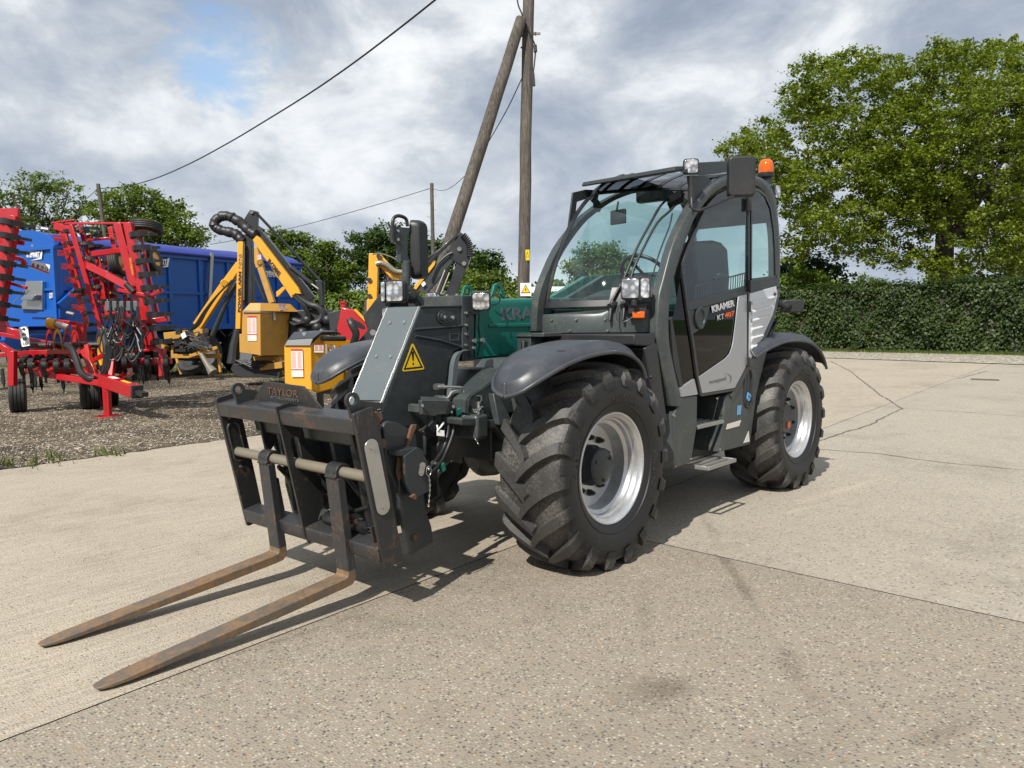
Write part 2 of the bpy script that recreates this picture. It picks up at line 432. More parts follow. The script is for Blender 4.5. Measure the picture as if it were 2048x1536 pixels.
MT['rubber_plain'] = paint('plain_rubber', (0.016, 0.016, 0.017), 0.6, 0, 0.5, (0.12, 0.11, 0.095), scale=5)
# ================================================================ THE SETTING: ground, slabs, gravel
def aggregate(name, base, dark, light, scale, mixd, stain=0.25, rough=0.85, streak=0.0, spots=()):
    """exposed aggregate concrete: packed small stones in cement paste"""
    m, t, p = base_mat(name); v = objvec(t)
    vo = N(t, 'ShaderNodeTexVoronoi'); vo.inputs['Scale'].default_value = scale; vo.inputs['Randomness'].default_value = 1.0; L(t, v, vo.inputs['Vector'])
    sp = N(t, 'ShaderNodeSeparateColor'); L(t, vo.outputs['Color'], sp.inputs[0])
    stones = ramp(t, [(0.0, dark), (0.16, tuple(x * 0.8 for x in base)), (0.45, base), (0.72, light), (0.84, (0.46, 0.42, 0.35)), (0.91, (0.36, 0.20, 0.09)), (0.94, (0.06, 0.062, 0.07)), (0.985, (0.58, 0.54, 0.47))], 'CONSTANT')
    L(t, sp.outputs[0], stones.inputs[0])
    edge = ramp(t, [(0.25, 1.0), (0.62, 0.0)]); L(t, vo.outputs['Distance'], edge.inputs[0])
    present = ramp(t, [(1 - mixd, 0.0), (1 - mixd + 0.03, 1.0)]); L(t, sp.outputs[1], present.inputs[0])
    fine = noise(t, scale * 2.6, 3, 0.7, v)
    paste = mixc(t, fine, tuple(x * 0.72 for x in base), tuple(x * 1.16 for x in base))
    c = mixc(t, math_(t, 'MULTIPLY', edge.outputs[0], present.outputs[0]), paste, stones.outputs[0])
    big = noise(t, 0.55, 6, 0.6, v, 0.3); med = noise(t, 3.2, 6, 0.7, v)
    st = ramp(t, [(0.36, (0.60, 0.58, 0.54)), (0.48, (0.95, 0.94, 0.92)), (0.66, (1.1, 1.09, 1.06))]); L(t, math_(t, 'ADD', math_(t, 'MULTIPLY', big, 0.6), math_(t, 'MULTIPLY', med, 0.4)), st.inputs[0])
    c = mixc(t, min(1.0, stain * 2.2), c, mixc(t, 1.0, c, st.outputs[0], 'MULTIPLY'))
    if streak:
        mpn = N(t, 'ShaderNodeMapping'); L(t, v, mpn.inputs[0]); mpn.inputs['Rotation'].default_value = (0, 0, math.radians(38)); mpn.inputs['Scale'].default_value = (1.2, 22, 1)
        w = noise(t, 2.0, 5, 0.6, mpn.outputs[0])
        rs = ramp(t, [(0.4, (0.84, 0.84, 0.83)), (0.6, (1.06, 1.06, 1.05))]); L(t, w, rs.inputs[0])
        c = mixc(t, streak, c, mixc(t, 1.0, c, rs.outputs[0], 'MULTIPLY'))
    for (sx_, sy_, rx_, ry_, rot_, col_s, amt_) in spots:
        mq = N(t, 'ShaderNodeMapping', vector_type='TEXTURE'); L(t, v, mq.inputs[0]); mq.inputs['Location'].default_value = (sx_, sy_, 0); mq.inputs['Rotation'].default_value = (0, 0, rot_); mq.inputs['Scale'].default_value = (rx_, ry_, 1)
        ln = N(t, 'ShaderNodeVectorMath', operation='LENGTH'); L(t, mq.outputs[0], ln.inputs[0])
        dd = math_(t, 'ADD', ln.outputs['Value'], math_(t, 'MULTIPLY', math_(t, 'SUBTRACT', med, 0.5), 1.6))
        rq = ramp(t, [(0.2, amt_ * 0.62), (1.15, 0.0)]); L(t, dd, rq.inputs[0]); c = mixc(t, rq.outputs[0], c, mixc(t, 1.0, c, col_s, 'MULTIPLY'))
    L(t, c, p.inputs['Base Color']); p.inputs['Roughness'].default_value = rough
    h = math_(t, 'ADD', math_(t, 'MULTIPLY', edge.outputs[0], 0.7), math_(t, 'MULTIPLY', fine, 0.5))
    bump(t, p, h, 0.006, 0.55)
    return m
def GZ(px, py):
    q = ZP(px, py, 0.0); return q
def spot(p0, p1, w, col, amt):
    a, c = GZ(*p0), GZ(*p1); m_ = (a + c) / 2; d_ = c - a
    return (m_.x, m_.y, max(d_.length / 2, w), w, math.atan2(d_.y, d_.x), col, amt)
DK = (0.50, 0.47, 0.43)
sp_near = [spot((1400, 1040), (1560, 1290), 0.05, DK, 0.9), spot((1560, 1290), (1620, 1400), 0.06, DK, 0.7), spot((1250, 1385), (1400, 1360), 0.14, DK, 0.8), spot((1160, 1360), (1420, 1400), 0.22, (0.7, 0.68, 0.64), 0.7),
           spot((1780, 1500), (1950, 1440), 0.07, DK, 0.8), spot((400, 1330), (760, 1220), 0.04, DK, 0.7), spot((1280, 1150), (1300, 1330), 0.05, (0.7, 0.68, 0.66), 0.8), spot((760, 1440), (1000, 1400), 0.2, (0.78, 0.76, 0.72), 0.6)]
sp_right = [spot((1690, 732), (1840, 742), 0.55, (0.55, 0.45, 0.33), 0.9), spot((1640, 760), (1700, 768), 0.4, (0.7, 0.64, 0.55), 0.8), spot((1400, 1020), (1440, 1090), 0.06, DK, 0.7), spot((1560, 1015), (1790, 950), 0.07, (1.35, 1.33, 1.25), 0.9), spot((1530, 1035), (1660, 1005), 0.05, (1.3, 1.28, 1.2), 0.7),
            spot((1760, 775), (1830, 772), 0.2, (0.72, 0.68, 0.6), 0.7), spot((1820, 1130), (2000, 1180), 0.3, (0.85, 0.84, 0.8), 0.6)]
sp_left = [spot((0, 1050), (120, 1010), 0.1, (0.8, 0.79, 0.76), 0.8), spot((960, 1000), (1010, 960), 0.5, (0.6, 0.58, 0.56), 0.8), spot((20, 1390), (90, 1370), 0.05, (0.75, 0.74, 0.7), 0.6), spot((340, 960), (520, 930), 0.2, (0.85, 0.84, 0.8), 0.7)]
M_near = aggregate('coarse_aggregate_concrete', (0.300, 0.258, 0.202), (0.10, 0.09, 0.08), (0.46, 0.41, 0.32), 82, 0.85, spots=sp_near)
M_left = aggregate('brushed_concrete', (0.420, 0.364, 0.288), (0.23, 0.205, 0.17), (0.45, 0.41, 0.345), 95, 0.6, streak=0.8, spots=sp_left)
M_right = aggregate('light_aggregate_concrete', (0.375, 0.332, 0.268), (0.16, 0.145, 0.12), (0.46, 0.425, 0.36), 66, 0.7, spots=sp_right)
# soil, grass and gravel
m, t, p = base_mat('meadow_ground'); v = objvec(t)
a = noise(t, 0.35, 6, 0.6, v); b_ = noise(t, 9, 6, 0.7, v)
r_ = ramp(t, [(0.35, (0.045, 0.07, 0.018)), (0.6, (0.075, 0.115, 0.03)), (0.75, (0.12, 0.12, 0.05))]); L(t, math_(t, 'ADD', math_(t, 'MULTIPLY', a, 0.5), math_(t, 'MULTIPLY', b_, 0.5)), r_.inputs[0])
L(t, r_.outputs[0], p.inputs['Base Color']); p.inputs['Roughness'].default_value = 0.95; M_meadow = m
m, t, p = base_mat('loose_gravel'); v = objvec(t)
vo = N(t, 'ShaderNodeTexVoronoi'); vo.inputs['Scale'].default_value = 26; L(t, v, vo.inputs['Vector'])
vo2 = N(t, 'ShaderNodeTexVoronoi'); vo2.inputs['Scale'].default_value = 60; L(t, v, vo2.inputs['Vector'])
sp = N(t, 'ShaderNodeSeparateColor'); L(t, vo.outputs['Color'], sp.inputs[0])
st1 = ramp(t, [(0.0, (0.05, 0.042, 0.032)), (0.3, (0.12, 0.098, 0.07)), (0.55, (0.25, 0.205, 0.15)), (0.78, (0.48, 0.43, 0.34)), (0.93, (0.72, 0.68, 0.6))], 'CONSTANT'); L(t, sp.outputs[0], st1.inputs[0])
sp2 = N(t, 'ShaderNodeSeparateColor'); L(t, vo2.outputs['Color'], sp2.inputs[0])
st2 = ramp(t, [(0.0, (0.05, 0.042, 0.032)), (0.4, (0.13, 0.105, 0.075)), (0.8, (0.3, 0.26, 0.2))], 'CONSTANT'); L(t, sp2.outputs[1], st2.inputs[0])
a = noise(t, 0.5, 8, 0.68, v, 0.5)
c_ = mixc(t, ramp(t, [(0.4, 0.0), (0.6, 1.0)]).outputs[0], st1.outputs[0], st2.outputs[0])
rmp = ramp(t, [(0.42, (0.26, 0.21, 0.155)), (0.50, (0.66, 0.58, 0.47)), (0.62, (1.05, 0.98, 0.88))]); L(t, a, rmp.inputs[0])
L(t, mixc(t, 1.0, mixc(t, sp.outputs[2], st1.outputs[0], st2.outputs[0]), rmp.outputs[0], 'MULTIPLY'), p.inputs['Base Color'])
p.inputs['Roughness'].default_value = 0.95; bump(t, p, math_(t, 'ADD', vo.outputs['Distance'], math_(t, 'MULTIPLY', a, 2.0)), 0.03, 0.8); M_gravel = m
m, t, p = base_mat('pale_gravel'); v = objvec(t)
vo = N(t, 'ShaderNodeTexVoronoi'); vo.inputs['Scale'].default_value = 14; L(t, v, vo.inputs['Vector'])
sp = N(t, 'ShaderNodeSeparateColor'); L(t, vo.outputs['Color'], sp.inputs[0])
st1 = ramp(t, [(0.0, (0.17, 0.145, 0.11)), (0.35, (0.32, 0.29, 0.23)), (0.7, (0.46, 0.42, 0.34))], 'CONSTANT'); L(t, sp.outputs[0], st1.inputs[0])
L(t, st1.outputs[0], p.inputs['Base Color']); p.inputs['Roughness'].default_value = 0.95; bump(t, p, vo.outputs['Distance'], 0.03, 0.8); M_pale = m
M_joint = paint('joint_filler', (0.10, 0.088, 0.072), 0.9, 0, 0.8, (0.19, 0.17, 0.135), scale=8)

def sheet(name, poly, z, mat, thick=0.0):
    b = MB(); b.face([Vector((p[0], p[1], z)) for p in poly]); o = b.build(name, mat, smooth=0)
    if o.data.polygons[0].normal.z < 0: o.data.flip_normals()
    tag(o, kind='structure'); return o
sheet('ground', [(-1500, -1500), (1500, -1500), (1500, 1500), (-1500, 1500)], -0.05, M_meadow)
# the concrete yard: slabs parted by open joints over a dark filler bed.  G() = point of the ground seen at a photo pixel
def G(px, py, z=0.0):
    q = ZP(px, py, z); return Vector((q.x, q.y))
# joint 1: runs under the forks and the telehandler.  joint 2: crosses behind the near slab
J1a, J1b = G(0, 1483), G(960, 1118)
d1 = (J1b - J1a).normalized()
J2a, J2b = G(1310, 1085), G(2048, 1245)
d2 = (J2b - J2a).normalized()
def isect(p, d, q, e):
    k = d.x * e.y - d.y * e.x; w = q - p
    return p + d * ((w.x * e.y - w.y * e.x) / k)
X12 = isect(J1a, d1, J2a, d2)
edgeA, edgeB = G(0, 940), G(440, 880)          # yard edge towards the gravel
de = (edgeB - edgeA).normalized()
def strip(pa, pb, off):
    d = (pb - pa).normalized(); n = Vector((-d.y, d.x)); return pa + n * off, pb + n * off
gw = 0.005
n1_ = Vector((-d1.y, d1.x)); n2_ = Vector((-d2.y, d2.x))
camg = Vector((CAM.x, CAM.y))
if (camg - J1a).dot(n1_) < 0: n1_ = -n1_        # n1_ points to the camera side of joint 1
if (camg - J2a).dot(n2_) < 0: n2_ = -n2_
far1p, far1m = X12 + d1 * 60, X12 - d1 * 60
s2 = 1 if (J2b - X12).dot(d2) > 0 else -1
far2 = X12 + d2 * (60 * s2)
dback = d1 * (1 if (far1p - camg).length > (far1m - camg).length else -1)
sheet('joint_bed', [(-70, -45), (60, -45), (60, 60), (-70, 60)], -0.012, M_joint)
# left slab: the side of joint 1 away from the camera, up to the gravel edge
eA, eB = edgeA - de * 60, edgeA + de * 60
def order(ps):
    c = sum(ps, Vector((0, 0))) / len(ps)
    return sorted(ps, key=lambda p: math.atan2(p.y - c.y, p.x - c.x))
a0, a1 = far1p - n1_ * gw, far1m - n1_ * gw
sheet('left_concrete_slab', order([a0, a1] + [e for e in (eA, eB)]), 0.0, M_left)
# near slab and right slab
fwd = far1m if (far1m - X12).dot(d1 * -1) > 0 else far1p
front = X12 - d1 * 60 if (camg - X12).dot(-d1) > 0 else X12 + d1 * 60
back = X12 + (X12 - front)
sheet('near_concrete_slab', order([X12 + n1_ * gw + n2_ * gw, front + n1_ * gw, far2 + n2_ * gw, (front - X12) + far2]), 0.0, M_near)
sheet('right_concrete_slab', order([X12 + n1_ * gw - n2_ * gw, back + n1_ * gw, far2 - n2_ * gw, (back - X12) + far2]), 0.0, M_right)
# gravel yard on the left, beyond the slab edge, and the pale gravel strip along the right hedge
def ragged(pa, pb, n, amp, seed):
    rnd = random.Random(seed); out = []
    for i in range(n + 1):
        p = pa + (pb - pa) * (i / n); out.append((p.x + rnd.gauss(0, amp), p.y + rnd.gauss(0, amp)))
    return out
ga, gb = eA, eB
A_ = ragged(eA, eB, 900, 0.025, 3)
nrm_e = Vector((-de.y, de.x))
if (camg - edgeA).dot(nrm_e) > 0: nrm_e = -nrm_e
o1 = eB + nrm_e * 28; o2 = eA + nrm_e * 28
sheet('gravel_yard', A_ + [(o1.x, o1.y), (o2.x, o2.y)], 0.006, M_gravel)
s0, s1 = G(1380, 707), G(2200, 735); s2_, s3_ = G(2200, 709), G(1380, 694)
sheet('gravel_strip', ragged(s0, s1, 300, 0.05, 5) + [(s2_.x, s2_.y), (s3_.x, s3_.y)], 0.010, M_pale)

# hairline cracks and the slot drain in the right slab
def crackline(path, w, name='crack', seed=1):
    rnd = random.Random(seed); pts = [ZP(p, q, 0.0) for p, q in path]; P = []
    for a, c in zip(pts[:-1], pts[1:]):
        m_ = max(4, int((c - a).length / 0.12))
        for k in range(m_): P.append(a.lerp(c, k / m_) + V(rnd.gauss(0, 0.012), rnd.gauss(0, 0.012), 0))
    P.append(pts[-1]); b = MB(); rows = []
    for i, p in enumerate(P):
        t_ = (P[min(i + 1, len(P) - 1)] - P[max(i - 1, 0)]).normalized(); n = V(-t_.y, t_.x, 0) * w * rnd.uniform(0.5, 1.2) / 2; rows.append([V(p.x + n.x, p.y + n.y, 0.004), V(p.x - n.x, p.y - n.y, 0.004)])
    b.loft(rows, closed=False, caps=False); o = b.build(name, M_joint, smooth=0); tag(o, kind='structure'); return o
crackline([(1660, 722), (1700, 742), (1760, 790), (1804, 817)], 0.030, seed=2)
crackline([(1804, 817), (1740, 850), (1640, 882), (1560, 905)], 0.026, seed=3)
crackline([(1630, 898), (1760, 908), (1880, 925), (2060, 942)], 0.016, seed=4)
crackline([(1804, 817), (1920, 824), (2060, 834)], 0.016, seed=5)
crackline([(1915, 758), (1975, 742)], 0.03, seed=6)
b = MB(); q = [ZP(p, s_, 0.0) for p, s_ in ((1942, 757), (1998, 759), (1999, 762), (1941, 760))]; b.prism([V(p.x, p.y, 0.0) for p in q], (0, 0, 0.006)); o = b.build('drain_cover', M_joint, smooth=0); tag(o, 'narrow dark drain cover set in the concrete at the back right', 'drain cover')
# ================================================================ TREES, HEDGES, GRASS
def leaf_mat(name, c0, c1, c2, trans=0.35):
    m = bpy.data.materials.new(name); m.use_nodes = True; t = m.node_tree; t.nodes.clear()
    g = N(t, 'ShaderNodeNewGeometry'); r = ramp(t, [(0.0, c0), (0.5, c1), (1.0, c2)]); L(t, g.outputs['Random Per Island'], r.inputs[0])
    v = N(t, 'ShaderNodeTexCoord').outputs['Object']; n = noise(t, 0.55, 3, 0.6, v)
    rr = ramp(t, [(0.35, (0.70, 0.74, 0.66)), (0.65, (1.18, 1.15, 1.05))]); L(t, n, rr.inputs[0])
    c = mixc(t, 1.0, r.outputs[0], rr.outputs[0], 'MULTIPLY')
    d = N(t, 'ShaderNodeBsdfPrincipled'); L(t, c, d.inputs['Base Color']); d.inputs['Roughness'].default_value = 0.5; d.inputs['Specular IOR Level'].default_value = 0.35
    tl = N(t, 'ShaderNodeBsdfTranslucent'); L(t, mixc(t, 1.0, c, (1.5, 1.6, 0.7), 'MULTIPLY'), tl.inputs[0])
    mx = N(t, 'ShaderNodeMixShader'); mx.inputs[0].default_value = trans; L(t, d.outputs[0], mx.inputs[1]); L(t, tl.outputs[0], mx.inputs[2])
    o = N(t, 'ShaderNodeOutputMaterial'); L(t, mx.outputs[0], o.inputs[0]); return m
LM = {'oak': leaf_mat('oak_leaves', (0.090, 0.128, 0.010), (0.140, 0.185, 0.016), (0.215, 0.25, 0.030)),
      'ash': leaf_mat('ash_leaves', (0.085, 0.13, 0.03), (0.12, 0.17, 0.045), (0.17, 0.21, 0.07)),
      'dark': leaf_mat('dark_leaves', (0.030, 0.062, 0.014), (0.046, 0.088, 0.018), (0.075, 0.12, 0.026)),
      'mid': leaf_mat('scrub_leaves', (0.080, 0.125, 0.022), (0.115, 0.165, 0.028), (0.165, 0.21, 0.042)),
      'hedge': leaf_mat('shaded_hedge_leaves', (0.020, 0.038, 0.008), (0.034, 0.060, 0.011), (0.06, 0.095, 0.018), 0.2),  # greens lowered to put the shade of the oak into the hedge
      'bright': leaf_mat('bright_hedge_leaves', (0.085, 0.140, 0.015), (0.120, 0.180, 0.020), (0.165, 0.225, 0.032), 0.25),
      'grass': leaf_mat('grass_blades', (0.05, 0.09, 0.012), (0.09, 0.13, 0.02), (0.15, 0.16, 0.05), 0.2)}
MT['bark'] = paint('tree_bark', (0.060, 0.050, 0.038), 0.9, 0, 0.5, (0.10, 0.095, 0.07), scale=4)
def quads_mesh(name, C, size, rng, mat, parent=None, up_bias=0.5, asp=0.65, name_obj=None, outward=None):
    """many small leaf-sized faces centred on the points C"""
    n = len(C)
    nrm = rng.normal(size=(n, 3)); nrm[:, 2] = np.abs(nrm[:, 2]) + up_bias
    if outward is not None: nrm = nrm * 0.6 + outward
    nrm /= np.linalg.norm(nrm, axis=1)[:, None]
    t = rng.normal(size=(n, 3)); t -= nrm * (t * nrm).sum(1)[:, None]; t /= np.linalg.norm(t, axis=1)[:, None]
    b2 = np.cross(nrm, t)
    s = (size * rng.uniform(0.6, 1.35, n))[:, None]
    fold = rng.uniform(-0.35, 0.35, n)[:, None] * s
    P = np.stack([C - t * s, C - b2 * s * asp + nrm * fold, C + t * s, C + b2 * s * asp + nrm * fold], 1).reshape(-1, 3)
    me = bpy.data.meshes.new(name)
    me.vertices.add(4 * n); me.vertices.foreach_set('co', P.ravel())
    me.loops.add(4 * n); me.loops.foreach_set('vertex_index', np.arange(4 * n, dtype=np.int32))
    me.polygons.add(n); me.polygons.foreach_set('loop_start', np.arange(0, 4 * n, 4, dtype=np.int32)); me.polygons.foreach_set('loop_total', np.full(n, 4, dtype=np.int32))
    me.update(calc_edges=True); me.materials.append(mat)
    o = bpy.data.objects.new(name, me); COL.objects.link(o)
    if parent is not None: o.parent = parent
    return o
def limb(b, p, q, r0, r1, rng, wob=0.08, n=7):
    d = (q - p).length; pts = []
    for i in range(6):
        f = i / 5; w = math.sin(math.pi * f) * wob * d
        pts.append(p.lerp(q, f) + V(rng.normal() * w * 0.6, rng.normal() * w * 0.6, rng.normal() * w * 0.35 + math.sin(math.pi * f) * d * 0.05))
    pts = spline(pts, 3); b.tube(pts, [r0, r1], n); return pts
def tree(name, label, cat, blobs, dep, base, kind, leaf=0.10, clumps=26, per=26, crad=0.34, seed=1, trunk_r=0.35, group=None, layers=(0.0,), fork=0.35, twig=True, top=None, hollow=0.45):
    """blobs: (px, py, radius px) of foliage masses as they stand at depth dep; base: pixel column of the trunk"""
    rng = np.random.default_rng(seed); random.seed(seed)
    g = DP(base[0], 643, dep); foot = V(g.x, g.y, -0.05)
    R = root(name, foot); tag(R, label, cat, group)
    k = dep / FPX
    pts = []; mids = []
    W = max(b_[0] for b_ in blobs) - min(b_[0] for b_ in blobs)
    for lay in layers:
        for (x, y, r) in blobs:
            dd = lay * W * k * 0.5 + rng.normal() * r * k * 0.5
            c = DP(x + rng.normal() * r * 0.15 * (lay != 0), y + abs(lay) * r * 0.25, dep + dd)
            rm = r * k; mids.append((c, rm))
            n = max(4, int(clumps * (rm / 2.2) ** 2 * (1 if lay == 0 else 0.7)))
            u = rng.normal(size=(n, 3)); u /= np.linalg.norm(u, axis=1)[:, None]
            rad = rm * (hollow + (1 - hollow) * rng.uniform(0, 1, n) ** 0.55)[:, None] * rng.uniform(0.82, 1.12, n)[:, None]
            cc = np.array(c)[None] + u * rad * np.array([1, 1, 0.82])[None]
            for q in cc:
                m_ = int(per * rng.uniform(0.5, 1.5)); s = crad * rng.uniform(0.6, 1.5)
                pts.append(q + rng.normal(size=(m_, 3)) * s * np.array([0.55, 0.55, 0.34]))
    P = np.concatenate(pts)
    P = P[P[:, 2] > 0.3]
    quads_mesh('crown', P - np.array(foot), leaf, rng, LM[kind], R)
    b = MB(); zt = min(m_[0].z for m_ in mids)
    hgt = max(m_[0].z for m_ in mids)
    fk = V(foot.x, foot.y, hgt * fork) if top is None else top
    tp = [foot + V(0, 0, 0), foot.lerp(fk, 0.15), foot.lerp(fk, 0.6) + V(rng.normal() * 0.05, rng.normal() * 0.05, 0), fk]
    b.tube(spline(tp, 4), [trunk_r * 1.25, trunk_r, trunk_r * 0.92, trunk_r * 0.85], 12)
    big = sorted(mids, key=lambda q: -q[1])[:26]
    for c, rm in big:
        pp = limb(b, fk, c, trunk_r * rng.uniform(0.28, 0.5), 0.03, rng)
        if twig:
            for j in range(3):
                s = pp[int(len(pp) * rng.uniform(0.45, 0.9))]
                limb(b, s, s + V(*(rng.normal(size=3) * rm * 0.6)) + V(0, 0, rm * 0.3), 0.05, 0.015, rng, n=5)
    b.build('trunk', MT['bark'], R)
    return R
# --- the big oak on the right
oak = [(1478, 300, 44), (1525, 275, 48), (1560, 320, 62), (1480, 350, 30), (1610, 215, 46), (1640, 150, 44), (1700, 122, 40), (1668, 190, 58), (1590, 190, 26), (1760, 148, 52), (1810, 175, 60), (1870, 118, 44), (1935, 122, 48), (2000, 112, 44), (2062, 140, 60),
       (1690, 270, 80), (1790, 265, 92), (1900, 215, 88), (1995, 215, 84), (2080, 250, 95), (1600, 380, 70), (1680, 372, 78), (1790, 360, 80), (1890, 330, 88), (1990, 335, 90), (2090, 370, 90),
       (1620, 455, 52), (1700, 450, 50), (1780, 430, 58), (1850, 430, 62), (1950, 430, 76), (2040, 450, 78), (2120, 480, 80), (1745, 495, 34), (1690, 500, 26), (1800, 505, 34), (1970, 505, 50), (2050, 540, 46), (1590, 500, 30), (1860, 520, 34), (1905, 540, 44), (1880, 590, 40), (1915, 610, 34)]
tree('oak_tree', 'tall spreading oak with fresh green leaves behind the right-hand hedge', 'tree', oak, 42.0, (1884, 560), 'oak', leaf=0.090, clumps=64, per=46, crad=0.33, seed=4, trunk_r=0.52, layers=(0.0, 0.38, -0.38), fork=0.36)
# --- trees on the left beyond the trailer
tree('ash_tree', 'open feathery ash tree at the far left behind the blue trailer', 'tree',
     [(20, 385, 26), (60, 368, 34), (100, 365, 34), (140, 385, 30), (165, 410, 24), (40, 420, 36), (90, 415, 40), (135, 435, 34), (10, 440, 34), (70, 460, 40), (120, 470, 36), (-30, 400, 40), (-60, 450, 60)],
     58.0, (80, 560), 'ash', leaf=0.12, clumps=30, per=34, crad=0.42, seed=9, trunk_r=0.3, layers=(0.0, 0.3), fork=0.45)
tree('field_maple', 'rounded mid-green tree behind the short wooden pole', 'tree',
     [(225, 400, 26), (262, 392, 30), (300, 405, 34), (340, 425, 36), (375, 450, 30), (400, 475, 22), (250, 435, 40), (310, 450, 44), (355, 480, 40), (220, 450, 36), (190, 420, 24), (280, 490, 46)],
     52.0, (300, 560), 'mid', leaf=0.11, clumps=60, per=44, crad=0.42, seed=12, trunk_r=0.35, layers=(0.0, 0.35), fork=0.35)
# --- tree belt in the middle distance
belt = [('hawthorn_tree', 'low pale scrubby tree just right of the mast of the big hedge cutter', 'mid', 56.0, [(560, 480, 30), (590, 490, 34), (545, 520, 40), (600, 530, 42), (570, 560, 44)], (575, 600)),
        ('willow_tree', 'yellowish-green tree between the two hedge cutter booms', 'mid', 60.0, [(640, 500, 28), (670, 505, 26), (625, 540, 40), (665, 550, 42), (700, 545, 30), (650, 580, 44)], (650, 610)),
        ('dark_oak', 'dark rounded oak behind the upright yellow boom', 'dark', 62.0, [(735, 480, 30), (775, 470, 34), (815, 485, 34), (750, 515, 44), (800, 520, 46), (845, 505, 32), (715, 520, 28), (770, 560, 50)], (775, 610)),
        ('sycamore_tree', 'dark tree on the right end of the belt beside the leaning pole', 'dark', 58.0, [(880, 500, 30), (930, 510, 26), (965, 515, 30), (990, 535, 26), (905, 540, 44), (955, 550, 40), (870, 545, 36)], (930, 610)),
        ('hazel_tree', 'pale bushy tree low beside the black folded boom', 'mid', 52.0, [(955, 565, 30), (990, 565, 28), (1025, 575, 24), (925, 575, 28), (1010, 590, 24)], (980, 615)),
        ('reflection_tree', 'low round tree added behind the cab in place of the reflection in its windscreen', 'mid', 64.0, [(1150, 530, 22), (1180, 512, 28), (1215, 505, 28), (1245, 525, 24), (1170, 550, 36), (1220, 550, 38)], (1200, 610)),  # added tree stands in for the likely reflection in the windscreen
        ('elder_bush', 'low dark bush left of the oak, directly behind the cab', 'dark', 46.0, [(1575, 545, 30), (1620, 535, 34), (1660, 550, 30), (1600, 580, 38), (1645, 585, 36)], (1615, 610)),
        ('spindle_bush', 'bright green bush standing behind the rear mirror of the cab', 'bright', 41.0, [(1578, 568, 24), (1605, 556, 26), (1632, 562, 24), (1650, 585, 24), (1600, 590, 30)], (1610, 612)),
        ('distant_poplars', 'pale distant tree seen under the left limbs of the oak', 'mid', 75.0, [(1690, 580, 20), (1730, 568, 22), (1765, 575, 22), (1800, 585, 18), (1715, 595, 24), (1760, 600, 22), (1840, 590, 20)], (1745, 612)),
        ('holly_bush', 'dark shrubby mass behind the hedge at the right edge', 'dark', 48.0, [(1960, 570, 26), (2000, 565, 28), (2040, 575, 30), (1980, 595, 30), (2030, 600, 30), (2080, 580, 40)], (2010, 612))]
for i, (nm, lb, kd, dp_, bl, bs) in enumerate(belt):
    tree(nm, lb, 'bush' if 'bush' in nm else 'tree', bl, dp_, bs, kd, leaf=0.125, clumps=70, per=40, crad=0.44, seed=30 + i, trunk_r=0.22, layers=(0.0, 0.5), fork=0.4, twig=False)
# far wooded skyline: reads as one mass
rng = np.random.default_rng(5); P = []
for px in np.arange(-120, 2200, 3.2):
    d = 170 + rng.uniform(-15, 25); k = d / FPX
    topy = 588 + 10 * math.sin(px / 70) + 8 * math.sin(px / 23 + 1) - (16 if 1000 < px < 1130 else 0)
    for j in range(60):
        y = rng.uniform(topy + rng.uniform(-7, 5), 640); P.append(np.array(DP(px + rng.normal() * 3, y, d)))
fo = quads_mesh('distant_woodland', np.array(P), 0.55, rng, LM['mid']); tag(fo, 'far wooded skyline beyond the yard hedges', kind='stuff')
# --- hedges
def hedge(name, label, a, c, h, w, kind, dens, leaf, seed, hvar=0.08):
    """clipped hedge from ground point a to c"""
    rng = np.random.default_rng(seed); a = V(a.x, a.y, 0); c = V(c.x, c.y, 0); d = (c - a); Ln = d.length; d.normalize(); n = V(-d.y, d.x, 0)
    if (CAM - a).dot(n) < 0: n = -n
    R = root(name, a); tag(R, label, 'hedge')
    b = MB(); s = 0.22; b.prism([n * (w / 2 - s), n * (w / 2 - s) + V(0, 0, h - s), n * (-w / 2 + s) + V(0, 0, h - s), n * (-w / 2 + s)], d * Ln)
    b.build('stems', MT['bark'], R, local=True)
    N_ = int(dens * Ln * (h + w)); u = rng.uniform(0, Ln, N_); f = rng.uniform(0, h + w, N_)
    bump_ = 0.07 * np.sin(u * 2.1 + seed) + 0.06 * np.sin(u * 5.3) + hvar * rng.normal(size=N_)
    front = f < h
    zz = np.where(front, f, h + bump_ * 0.7) + rng.normal(size=N_) * 0.03
    oo = np.where(front, w / 2 + 0.14 * np.sin(u * 1.7 + zz * 2.3) + 0.08 * np.sin(u * 4.9 - zz * 3.3) + rng.normal(size=N_) * 0.10 - 0.05, w / 2 - (f - h))
    # ragged shoots on top
    sh = rng.uniform(size=N_) < 0.05; zz = np.where(sh & ~front, zz + rng.uniform(0, 0.28, N_), zz)
    Pp = np.array(d)[None] * u[:, None] + np.array(n)[None] * oo[:, None] + np.array([0, 0, 1.0])[None] * np.clip(zz, 0.03, None)[:, None]
    out = np.where(front[:, None], np.array(n)[None], np.array([0, 0, 1.0])[None])
    quads_mesh('foliage', Pp, leaf, rng, LM[kind], R, outward=out)
    return R
hA, hB = ZP(1470, 697, 0), ZP(2130, 709.5, 0)
hA = hA + (hA - hB).normalized() * 16
hedge('yard_hedge', 'long clipped hedge with oak shade put into its green along the back right of the yard', hA, hB, 2.70, 1.6, 'hedge', 620, 0.062, 3, 0.17)
hC, hD = DP(600, 643, 44), DP(1120, 643, 47)
hedge('field_hedge', 'bright yellow-green clipped hedge between the booms and the tree belt', hC, hD, 3.05, 1.6, 'bright', 260, 0.10, 8)
hE, hF = DP(-150, 643, 50), DP(600, 643, 46)
hedge('boundary_hedge', 'dark hedge low behind the blue trailer at the far left', hE, hF, 2.2, 1.6, 'dark', 90, 0.14, 15)
